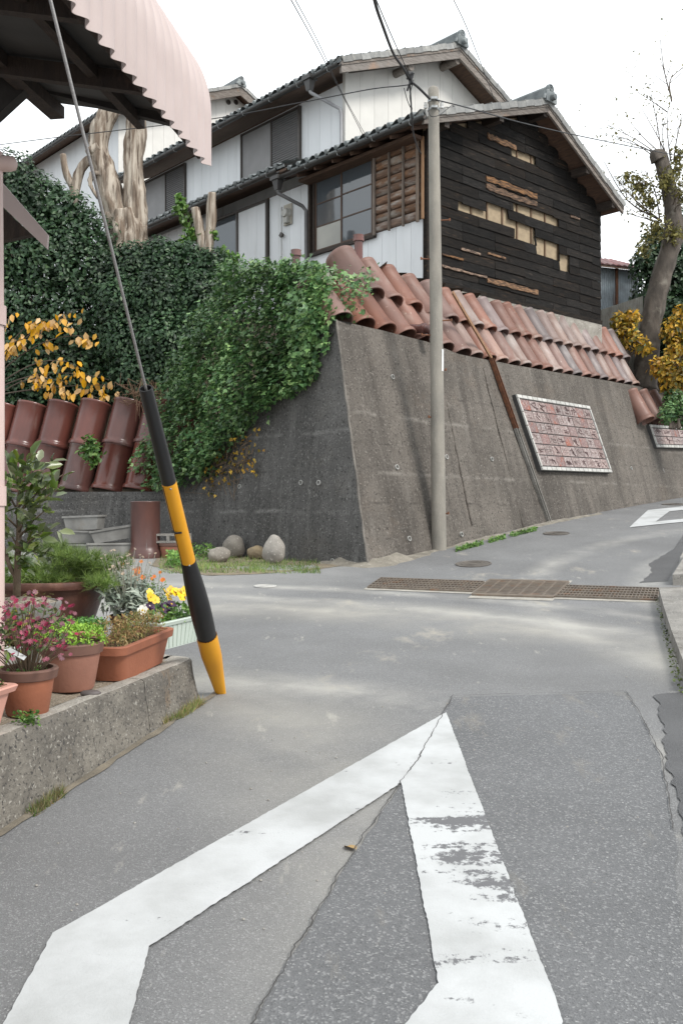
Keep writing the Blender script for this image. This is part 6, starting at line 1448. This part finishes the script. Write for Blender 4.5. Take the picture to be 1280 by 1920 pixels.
def guard(y0, y1, r0, r1, m, name, nseg=8, bulge=0, open_=False):
    a, b = on_guy(y0) - G0, on_guy(y1) - G0; g = G(); k = 20
    R_ = frame((1, 0, 0), b - a); L_ = (b - a).length; vs = []
    for i in range(nseg + 1):
        f_ = i / nseg; r = r0 + (r1 - r0) * f_ + bulge * math.sin(f_ * math.pi)
        for j in range(k): t_ = 2 * math.pi * j / k; vs.append(a + R_ @ V(r * math.cos(t_), r * math.sin(t_), L_ * f_))
    for j in range(k): t_ = 2 * math.pi * j / k; vs.append(b + R_ @ V((r1 - .006) * math.cos(t_), (r1 - .006) * math.sin(t_), 0))
    for j in range(k): t_ = 2 * math.pi * j / k; vs.append(a.lerp(b, .75) + R_ @ V((r1 - .006) * math.cos(t_), (r1 - .006) * math.sin(t_), 0))
    g.add(vs, [(i * k + j, i * k + (j + 1) % k, (i + 1) * k + (j + 1) % k, (i + 1) * k + j) for i in range(nseg + 2) for j in range(k)]); o = g.build(name, m, gw, smooth=50)
    return o, a, b, R_, L_
o1, *_ = guard(908, 728, .040, .034, BLK, 'black_sleeve')
o2, a, b, R_, L_ = guard(1058, 904, .041, .040, YB, 'yellow_sleeve')
g = G(); g.bar(a + R_ @ V(-.03, -.028, .01), b + R_ @ V(-.03, -.028, -.01), .003, .003); g.tube([a.lerp(b, .45) + R_ @ V(-.046, -.01, 0), a.lerp(b, .45) + R_ @ V(-.02, -.043, .004), a.lerp(b, .45) + R_ @ V(.015, -.044, .006)], .006, 6); g.build('seam_clip', BLK, o2)
for f_ in (.04, .97): g = G(); g.lathe([(0, .003), (.005, .002), (.006, 0)], 8, Matrix.Translation(a.lerp(b, f_) + R_ @ V(.012, -.040, 0)) @ frame((1, 0, 0), R_ @ V(.2, -1, 0)).to_4x4()); g.build('rivet', STEEL, o2)
guard(1205, 1052, .058, .042, BLK, 'thick_black_sleeve', 12, .012)
# bottom cover: a split yellow half shell tapering to the ground
a, b = G0 * 0 + V(.0, 0, .0), on_guy(1192) - G0; R_ = frame((1, 0, 0), b - a); L_ = (b - a).length; g = G(); k = 18; vs = []; ns = 12
for rr in (0, .004):
    for i in range(ns + 1):
        f_ = i / ns; r = (.034 + .030 * min(1, f_ * 1.5)) - rr
        for j in range(k + 1):
            t_ = math.radians(-165 + 255 * j / k); vs.append(a + R_ @ V(r * math.cos(t_), r * math.sin(t_) * (.6 + .4 * f_), L_ * f_))
n = k + 1; off = (ns + 1) * n
g.add(vs, [(i * n + j, i * n + j + 1, (i + 1) * n + j + 1, (i + 1) * n + j) for i in range(ns) for j in range(k)] + [(off + i * n + j + 1, off + i * n + j, off + (i + 1) * n + j, off + (i + 1) * n + j + 1) for i in range(ns) for j in range(k)]); g.build('split_cover', YB, gw, smooth=50)
g = G(); g.tube([V(0, 0, -.02), b * .9], .010, 8); g.build('anchor_rod', RUST, gw)

# ---------------------------------------------------------------- shed with pink corrugated awning, overhead at the left
SDIR = V(.164, .986, 0).normalized(); SN = V(SDIR.y, -SDIR.x, 0)
E1 = P(390, 312, 5.42); PINK = mat('pink_sheet', (.48, .395, .375), (.43, .35, .33), scale=2.5, rough=.5, stain=((.48, .36, .33), 3, .6, .8)); OLDW = mat('shed_timber', (.04, .026, .019), (.022, .015, .012), scale=5, rough=.9, bump=.5, bscale=24, stretch=(5, 5, 1), stain=((.11, .055, .035), 2, .64, .78))
sh = thing('shed_awning', 'pink corrugated sheet awning on dark timbers of a shed', 'shed', V(E1.x - 1.2, E1.y, zg(E1.x - 1.2, E1.y)))
so = Vector(sh.location)
def prof(v):   # section of the sheet: hangs straight, then curls back over the roof
    r = .62; h0 = .30
    if v < .22: return (0.0, h0 * v / .22)
    a = (v - .22) / .78 * math.radians(72)
    if v < .72:
        a = (v - .22) / .5 * math.radians(66); return (-r * (1 - math.cos(a)), h0 + r * math.sin(a))
    a = math.radians(66); e = (v - .72) / .28 * 2.2; return (-r * (1 - math.cos(a)) - e * math.sin(a), h0 + r * math.sin(a) + e * math.cos(a))
PITCH = .127; NW = 34; per = 10; nv = 26
vs = []; nrm_ = []
for lay_ in (0, .004):
    for j in range(nv + 1):
        v = j / nv; x, z = prof(v); x2, z2 = prof(min(1, v + .01)); x1, z1 = prof(max(0, v - .01)); tn = V(x2 - x1, 0, z2 - z1).normalized(); nn = V(tn.z, 0, -tn.x)
        for i in range(NW * per + 1):
            q = i / per * PITCH; a = .021 * math.cos(i / per * 2 * math.pi) - lay_
            vs.append(E1 - SDIR * q + SN * (x + nn.x * a) + V(0, 0, z + nn.z * a) - so)
n = NW * per + 1; off = (nv + 1) * n
g = G(); g.add(vs, [(j * n + i, j * n + i + 1, (j + 1) * n + i + 1, (j + 1) * n + i) for j in range(nv) for i in range(n - 1)] + [(off + j * n + i + 1, off + j * n + i, off + (j + 1) * n + i, off + (j + 1) * n + i + 1) for j in range(nv) for i in range(n - 1)] + [(i + 1, i, off + i, off + i + 1) for i in range(n - 1)])
stuff_ = g.build('corrugated_sheet', PINK, sh, smooth=60)
def at(s, x, z): return E1 - SDIR * s + SN * x + V(0, 0, z) - so     # s back along the eave towards the road user, x outwards, z up
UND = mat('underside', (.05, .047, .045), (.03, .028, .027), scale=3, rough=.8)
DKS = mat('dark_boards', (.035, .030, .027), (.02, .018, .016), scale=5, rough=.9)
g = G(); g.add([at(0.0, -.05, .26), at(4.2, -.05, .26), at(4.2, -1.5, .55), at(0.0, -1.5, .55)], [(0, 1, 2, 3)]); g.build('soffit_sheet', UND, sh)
for s in (.62, 1.35, 2.1, 2.9): G().bar(at(s, -.04, .19), at(s, -1.5, .48), .05, .10).build('rafter', OLDW, sh)
for x, z, w, h in ((-.045, .12, .045, .13), (-.42, .285, .05, .06), (-.95, .385, .09, .07)): G().bar(at(-.02, x, z), at(4.2, x, z), w, h).build('purlin', OLDW, sh)
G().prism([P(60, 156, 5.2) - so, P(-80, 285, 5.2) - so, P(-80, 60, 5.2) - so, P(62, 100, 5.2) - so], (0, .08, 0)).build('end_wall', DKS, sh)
G().bar(P(345, 216, 5.40) - so, P(40, 140, 5.42) - so, .05, .15).build('end_board', DKS, sh)
# wall of the shed with its pink downpipe, gutter end and the edge board of a lower roof
PD = mat('pink_pipe', (.62, .47, .43), (.56, .42, .385), scale=3, rough=.45)
dx = P(-8, 600, 4.75); zb = BEDZ
g = G(); g.tube([V(dx.x, dx.y, zb) - so, V(dx.x, dx.y, 2.2) - so, V(dx.x - .01, dx.y, 3.32) - so], .045, 16); pipe_ = g.build('downpipe', PD, sh, smooth=50)
for z in (P(0, 592, 4.75).z, P(0, 930, 4.75).z): G().lathe([(.046, -.05), (.054, -.05), (.054, .05), (.046, .05)], 16, Matrix.Translation(V(dx.x, dx.y, z) - so)).build('bracket', PD, pipe_)
g = G(); e = P(28, 307, 4.75); g.tube([e + V(-.6, 0, .0) - so, e - V(.03, 0, 0) - so, e - so, e + V(.012, 0, 0) - so], [.040, .040, .034, .012], 16); g.build('gutter_end', PD, sh, smooth=50)
g = G(); poly = [P(-60, 268, 5.3) - so, P(90, 440, 5.3) - so, P(88, 466, 5.3) - so, P(-60, 325, 5.3) - so]; g.prism(poly, (0, .03, 0)); g.build('edge_board', PINK, sh)
g = G(); poly = [P(-60, 330, 5.45) - so, P(60, 440, 5.45) - so, P(12, 450, 5.45) - so, P(-60, 460, 5.45) - so]; g.prism(poly, (0, .05, 0)); g.build('lower_roof_timber', OLDW, sh)
g = G(); a_ = V(dx.x - 1.3, dx.y - .3, 0); g.box(a_.x - .15, a_.x, a_.y - 3, a_.y + .9, zb, 3.6); g.v = [tuple(Vector(v) - so) for v in g.v]; g.build('wall', PINK, sh)
# ---------------------------------------------------------------- drain across the road
GR = mat('grate_steel', (.20, .165, .13), (.13, .105, .085), scale=12, rough=.6, metal=.35, rand=.1, stain=((.20, .10, .05), 5, .56, .72)); PIT_SHADE = mat('drain_pit_shade', (.015, .014, .013), (.03, .026, .02), scale=10, rough=1)
def grate(c, nu, nv, label, bars=False):
    p = [gp(*q) for q in c]           # near left, near right, far right, far left
    o = sum(p, V(0, 0, 0)) / 4; t = thing('drain_grate', label, 'drain grate', o)
    def q(u, v, h): return p[0].lerp(p[1], u).lerp(p[3].lerp(p[2], u), v) + V(0, 0, h) - o
    g = G(); e = .10
    ring = [q(-.02, -.12, .005), q(1.02, -.12, .005), q(1.02, 1.12, .005), q(-.02, 1.12, .005)]; inn = [q(0, 0, .0065), q(1, 0, .0065), q(1, 1, .0065), q(0, 1, .0065)]
    g.add(ring + inn, [(i, (i + 1) % 4, 4 + (i + 1) % 4, 4 + i) for i in range(4)]); g.build('concrete_edge', KTOP, t)
    g = G(); g.add([q(0, 0, .006), q(1, 0, .006), q(1, 1, .006), q(0, 1, .006)], [(0, 1, 2, 3)]); g.build('pit', PIT_SHADE, t)  # flat dark sheet over the ground; shade of an open pit put into its colour
    g = G()
    for v0, v1 in ((0, .05), (.95, 1)): g.add([q(0, v0, .008), q(1, v0, .008), q(1, v1, .008), q(0, v1, .008), q(0, v0, .026), q(1, v0, .026), q(1, v1, .026), q(0, v1, .026)], [(4, 5, 6, 7), (0, 1, 5, 4), (2, 3, 7, 6), (1, 2, 6, 5), (3, 0, 4, 7)])
    g.build('frame', GR, t)
    def strip(u0, u1, v0, v1, h): return [q(u0, v0, .008), q(u1, v0, .008), q(u1, v1, .008), q(u0, v1, .008), q(u0, v0, h), q(u1, v0, h), q(u1, v1, h), q(u0, v1, h)]
    FS = [(4, 5, 6, 7), (0, 1, 5, 4), (2, 3, 7, 6), (1, 2, 6, 5), (3, 0, 4, 7)]
    for i in range(nu + 1):
        u = i / nu; w = .10 / nu; g = G(); g.add(strip(u - w, u + w, .05, .95, .024), FS); g.build('cross_bar', GR, t)
    for j in range(1, nv):
        v = j / nv; w = (.16 if not bars else .28) / nv; g = G(); g.add(strip(0, 1, v - w, v + w, .0255), FS); g.build('long_bar', GR, t)
grate(((688, 1104), (884, 1112), (908, 1093), (714, 1086)), 30, 5, 'narrow mesh drain grate running to the wall side of the junction')
grate(((884, 1118), (1036, 1123), (1066, 1093), (918, 1089)), 7, 14, 'wide rectangular drain grate in the middle of the road', True)
grate(((1040, 1121), (1230, 1128), (1236, 1106), (1062, 1100)), 28, 5, 'narrow mesh drain grate running to the right kerb')
# ---------------------------------------------------------------- manhole covers
IRON = mat('manhole_iron', (.17, .15, .13), (.11, .10, .09), scale=14, rough=.6, metal=.3)
def manhole(px, py, r, label, m=IRON, cat='manhole cover'):
    c = gp(px, py); e = .25; n = V(-(zg(c.x + e, c.y) - zg(c.x - e, c.y)) / (2 * e), -(zg(c.x, c.y + e) - zg(c.x, c.y - e)) / (2 * e), 1).normalized()
    t = thing('manhole_cover', label, cat, c); X = Matrix.Translation(n * .004) @ frame((1, 0, 0), n).to_4x4()
    g = G(); g.lathe([(r * 1.0, 0), (r * 1.0, .008), (r * .92, .010), (r * .90, .003)], 32, X); g.build('ring', m, t)
    g = G(); g.lathe([(0, .006), (r * .89, .006), (r * .89, 0)], 32, X); g.build('lid', m, t)
    for k in range(3): g = G(); g.lathe([(r * (.25 + .2 * k), .006), (r * (.25 + .2 * k), .010), (r * (.30 + .2 * k), .010), (r * (.30 + .2 * k), .006)], 28, X); g.build('raised_ring', m, t)
manhole(887, 1058, .25, 'round iron manhole cover just beyond the wide drain grate'); manhole(1042, 1001, .22, 'round iron manhole cover below the large tile plaque'); manhole(1262, 946, .26, 'round iron manhole cover beside the far painted diamond')
manhole(497, 1100, .135, 'small pale round cover in the side lane', mat('pale_cover', (.50, .49, .46), (.40, .39, .37), rough=.7))
# ---------------------------------------------------------------- kerb at the right
kr = thing('kerb_stone', 'pale concrete kerb slab with a mossy edge at the end of the drain', 'kerb', gp(1234, 1118)); ko = Vector(kr.location)
def slabk(pix, h, name, root):
    g = G(); pts = [gp(*p) for p in pix]; g.prism([p - ko - V(0, 0, .1) for p in pts], (0, 0, h + .1)); return g.build(name, GREYC, root)
slabk([(1234, 1122), (1243, 1160), (1258, 1210), (1290, 1300), (1500, 1300), (1400, 1118)], .12, 'slab', kr)
k2 = thing('kerb_stone', 'pale concrete kerb slab uphill of the drain gap', 'kerb', gp(1262, 1096)); ko = Vector(k2.location); slabk([(1260, 1098), (1290, 1048), (1420, 1010), (1500, 1096)], .13, 'slab', k2)
GRS0 = mat('moss', (0, 0, 0), island=[(.05, .07, .02), (.09, .12, .03), (.13, .16, .05)], rough=.8)
g = G(); pts = []
for i in range(260):
    f_ = random.random(); a = gp(1236 + 50 * f_ ** 1.1, 1128 + 175 * f_); pts.append((a.x - random.uniform(0, .05), a.y, a.z + random.uniform(0, .03)))
mo = thing('moss', 'line of green moss along the foot of the right kerb slab', 'moss', pts[0]); leaves('tufts', GRS0, pts, (0, 0, 1), RNG.uniform(.012, .03, len(pts)), 'quad', .7, jn=.6, parent=mo, loc=pts[0])
# ---------------------------------------------------------------- boulders, troughs, blocks at the side lane
ST = mat('boulder', (.28, .255, .22), (.19, .172, .15), scale=3, rough=.85, bump=.5, bscale=30, rand=.18, speck=((.48, .45, .40), 40, .64)); STB = mat('boulder_brown', (.26, .20, .12), (.16, .13, .09), scale=4, rough=.9, bump=.8, bscale=24)
def boulder(px, py, rx, ry, rz, label, m=ST, rot=0.0, seed=0, tilt=0):
    b = gp(px, py); bm = bmesh.new(); bmesh.ops.create_icosphere(bm, subdivisions=4, radius=1)
    for v in bm.verts:
        k = 1 + .16 * mnoise.noise(v.co * 1.1 + V(seed, seed, 0)) + .05 * mnoise.noise(v.co * 3 + V(seed, 0, 0)); v.co = Matrix.Rotation(tilt, 3, 'Y') @ V(v.co.x * rx * k, v.co.y * ry * k, v.co.z * rz * k) + V(0, 0, rz * .86)
    me = bpy.data.meshes.new('boulder'); bm.to_mesh(me); bm.free(); me.materials.append(m); me.polygons.foreach_set('use_smooth', [True] * len(me.polygons))
    tag(mkobj('boulder', me, None, b, (0, 0, rot)), label, 'boulder', 'boulders at the foot of the wall')
boulder(411, 1055, .165, .15, .125, 'small grey boulder in front of the larger round one', seed=1); boulder(438, 1046, .185, .16, .20, 'round grey boulder leaning behind the small one', seed=2, tilt=.3)
boulder(514, 1057, .165, .14, .225, 'tall tan boulder standing upright against the wall', seed=5, tilt=.25); boulder(481, 1049, .15, .12, .12, 'brown mossy boulder beside the tall tan one', STB, seed=7); boulder(396, 1046, .12, .10, .08, 'low flat grey boulder behind the others', seed=9)
TROU = mat('grey_trough', (.23, .225, .21), (.15, .145, .135), scale=4, rough=.75, rand=.15, stain=((.16, .14, .11), 3, .58, .75))
def trough(px, py, L_, Wd, h, rz, label, tilt=(0, 0), up=0.0):
    b = gp(px, py); b.z += up; g = G(); t_ = .02
    o_ = [(L_ / 2 * .9, Wd / 2 * .85, 0), (L_ / 2, Wd / 2, h), (L_ / 2 + .02, Wd / 2 + .02, h), (L_ / 2 + .02, Wd / 2 + .02, h + .03), (L_ / 2 - t_, Wd / 2 - t_, h + .03), (L_ / 2 * .9 - t_, Wd / 2 * .85 - t_, .03)]
    vs = []
    for x, y, z in o_: vs += [V(-x, -y, z), V(x, -y, z), V(x, y, z), V(-x, y, z)]
    g.add(vs, [(i * 4 + j, i * 4 + (j + 1) % 4, (i + 1) * 4 + (j + 1) % 4, (i + 1) * 4 + j) for i in range(len(o_) - 1) for j in range(4)] + [(0, 1, 2, 3), (20, 21, 22, 23)])
    tag(g.build('planter_trough', TROU, None, b, rot=(tilt[0], tilt[1], rz)), label, 'trough', 'old grey troughs')
trough(212, 1046, .80, .32, .22, .30, 'old grey trough lying under a tilted one beside the upright pipe'); trough(222, 1046, .85, .32, .18, .34, 'old grey trough tilted on top of another beside the upright pipe', (0, -.16), .30)
trough(150, 1046, .62, .34, .20, -.1, 'old grey trough at the bottom of the left stack'); trough(152, 1046, .60, .34, .18, .05, 'old grey trough upturned in the middle of the left stack', (0, .03), .24); trough(160, 1046, .58, .32, .20, -.15, 'old grey trough on top of the left stack', (0, -.04), .46)
b = gp(322, 1046); t = thing('plant_pot', 'chipped terracotta pot under the hollow concrete block', 'flower pot', b); round_pot(t, .20, .17, .24, .05, TERRA, TERRAD)
cbk = thing('concrete_block', 'hollow grey concrete block lying on a terracotta pot', 'concrete block', b + V(.02, 0, .245), .15); g = G()
hx_ = [-.28, -.20, -.12, -.03, .05, .14, .22, .30]
g.box(-.30, .30, -.08, .08, 0, .035); g.box(-.30, .30, -.08, .08, .115, .15)
for x0, x1 in ((-.30, -.25), (-.10, -.05), (.07, .12), (.25, .30)): g.box(x0, x1, -.079, .079, .035, .115)
g.build('block', GREYC, cbk)
# ---------------------------------------------------------------- grass, weeds and litter
GRS = mat('grass_blade', (0, 0, 0), island=[(.06, .13, .02), (.11, .20, .035), (.18, .26, .06), (.26, .24, .10)], rough=.6, transl=.2); DRYG = mat('dry_grass', (0, 0, 0), island=[(.30, .22, .10), (.20, .16, .07), (.12, .15, .045), (.38, .28, .14)], rough=.7, transl=.15)
SOILG = mat('verge_soil', (.25, .205, .145), (.15, .125, .085), scale=6, rough=1, bump=1, bscale=40, world_co=True, speck=((.36, .31, .24), 50, .62))
sheet('verge', [(300, 1036), (560, 1047), (660, 1057), (600, 1068), (480, 1077), (400, 1080), (330, 1074), (285, 1062)], SOILG, .005, rough=.05)
def grass_obj(name, pts, m, size, asp=.08, label_kind=True):
    o = leaves(name, m, pts, (0, -1, .1), RNG.uniform(size * .6, size * 1.3, len(pts)), 'needle', asp, tdir=(0, 0, 1.2), jn=.9, jt=.45, loc=(0, 0, 0)); return o
random.seed(61); pts = []
for i in range(5200):
    x = random.uniform(300, 600); y = random.uniform(1042, 1076); 
    if random.random() > .35 + .65 * (mnoise.noise(V(x * .03, y * .12, 0)) > -.1): continue
    p = gp(x, y); pts.append(tuple(p))
grass_obj('grass', pts, GRS, .075, .10)
pts = []
for (x0, y0, x1, y1, n) in ((350, 1020, 400, 1040, 500), (315, 1045, 350, 1055, 450)):
    for i in range(n): p = gp(random.uniform(x0, x1), random.uniform(y0, y1) + 12); pts.append(tuple(p + V(0, 0, random.uniform(0, .22))))
leaves('ground_cover', LF_LIGHT, pts, (0, -.3, 1), RNG.uniform(.03, .06, len(pts)), 'oval', .7, jn=.6)
pts = []
for i in range(1500):
    f_ = random.random(); x = 850 + 155 * f_; y = 1034 - 41 * f_ + random.uniform(-2, 3); 
    if mnoise.noise(V(x * .05, 3, 0)) < -.25: continue
    p = gp(x, y); pts.append(tuple(p + V(0, 0, random.uniform(0, .05))))
for i in range(160): p = gp(random.uniform(770, 1240), 0 + 1000); 
leaves('ground_cover', LF_LIGHT, pts, (0, -.3, 1), RNG.uniform(.02, .045, len(pts)), 'oval', .7, jn=.6)
pts = []; pts2 = []
for i in range(3600):
    f_ = random.random(); p = (K0 - KD * .3).lerp(K1, f_); p = p + KN * random.uniform(-.005, .05)
    if mnoise.noise(p * 2.2) + .25 * mnoise.noise(p * 9) < .02: continue
    p.z = zg(p.x, p.y); (pts if i % 3 else pts2).append(tuple(p))
grass_obj('grass', pts, DRYG, .055, .07); grass_obj('grass', pts2, GRS, .045, .09)
# sand washed against the kerb foot
SAND = mat('washed_sand', (.24, .205, .155), (.15, .13, .10), scale=8, rough=1, bump=.6, bscale=80, world_co=True)
q = [(K0 - KD * .3).lerp(K1 + KD * .1, i / 24) for i in range(25)]
sheet('sand_line', [p + KN * .0 for p in q] + [p + KN * (.035 + .03 * abs(fbm(p, 3))) for p in reversed(q)], SAND, .006, rough=.012)
# pebbles and dead leaves on the road
random.seed(15); PEB = mat('pebble', (.42, .40, .37), (.30, .28, .25), rough=.8, rand=.3)
pm = []
bm = bmesh.new(); bmesh.ops.create_icosphere(bm, subdivisions=1, radius=1); me = bpy.data.meshes.new('pebble'); bm.to_mesh(me); bm.free(); me.materials.append(PEB)
g = G()
for i in range(150):
    p = gp(random.uniform(60, 1200), random.uniform(1110, 1760)); s = random.uniform(.003, .008)
    g.add([p + V(x * s, y * s, z * s * .7 + s * .4) for x, y, z in ((1, 0, 0), (0, 1, 0), (-1, .2, 0), (.1, -1, 0), (0, 0, 1))], [(0, 1, 4), (1, 2, 4), (2, 3, 4), (3, 0, 4)])
stuff(g.build('gravel', PEB))
def fallen(px, py, label):
    p = gp(px, py, .012); o = mkobj('fallen_leaf', big_leaf('fallen_leaf', mat('fallen_leaf', (.42, .29, .13), (.30, .19, .08), rough=.8), .075, .045), None, p, (.15, .1, random.uniform(0, 6))); tag(o, label, 'leaf')
fallen(668, 1596, 'single tan fallen leaf on the asphalt inside the painted diamond')
# ---------------------------------------------------------------- cables
CAB = mat('cable_black', (.018, .018, .020), (.025, .025, .027), rough=.6)
def cable(name, pts, r, label, cat='cable', sub=10):
    pp, rr = smooth_path([P(*p) for p in pts], [r] * len(pts), sub); o = pp[0].copy(); g = G(); g.tube([p - o for p in pp], rr, 6); tag(g.build(name, CAB, None, o, smooth='all'), label, cat); return o
PDp = b0_pole = Vector(pole.location).y
cable('power_cable', [(690, -60, 9.5), (703, 5, 10.2), (716, 45, 11.3), (737, 100, 12.8), (756, 128, 13.6), (768, 150, 14.0), (785, 165, 14.1), (806, 186, 14.2)], .020, 'thick black overhead cable sagging down to the utility pole top')
cable('power_cable', [(705, 0, 9.9), (735, 70, 12), (760, 125, 13.6), (775, 160, 14.0)], .007, 'thin wire running along the thick overhead cable')
cable('service_drop', [(766, 135, 14.0), (770, 190, 14.4), (773, 240, 14.9), (780, 270, 15.6), (789, 288, 16.6)], .013, 'black service cable dropping from the splice to the slatted wall')
cable('service_loop', [(757, 165, 14.0), (764, 190, 14.0), (772, 205, 14.05), (768, 180, 14.0), (775, 150, 14.0)], .007, 'small loop of wire hanging under the cable splice')
cable('service_loop', [(806, 190, 14.2), (803, 205, 14.15), (808, 218, 14.1), (824, 215, 14.2), (846, 198, 14.6), (850, 200, 14.8)], .006, 'wire looping round the front of the pole top')
cable('telephone_line', [(-20, 274, 19), (120, 256, 18), (390, 224, 16), (560, 193, 15), (690, 168, 14.4), (750, 161, 14.1), (772, 158, 14.0)], .008, 'twisted telephone line crossing in front of the white houses')
cable('overhead_wire', [(816, 187, 14.2), (880, 203, 15), (985, 232, 17), (1120, 262, 20), (1300, 298, 24)], .010, 'overhead wire from the pole past the plank gable to the tree')
cable('overhead_wire', [(543, -5, 9), (590, 80, 12), (640, 175, 15.2), (685, 262, 17.3)], .006, 'left of two thin wires running down to the lower eave')
cable('overhead_wire', [(551, -5, 9), (598, 82, 12), (643, 178, 15.1), (690, 262, 17.2)], .005, 'right of two thin wires running down to the lower eave')
cable('overhead_wire', [(845, -10, 11), (880, 65, 14), (926, 186, 20)], .006, 'thin lone wire descending behind the white gable')
g = G(); o = P(769, 146, 14.0)
for i in range(7): a = V(random.gauss(0, .05), random.gauss(0, .03), random.gauss(0, .07)); g.tube([a, a + V(random.uniform(-.08, .08), 0, random.uniform(-.1, .1))], .016, 6)
g.tube([V(-.03, 0, .09), V(.02, 0, -.09)], .035, 10); tag(g.build('cable_splice', CAB, None, o), 'black bundle of cable splices hanging beside the pole top', 'cable splice')
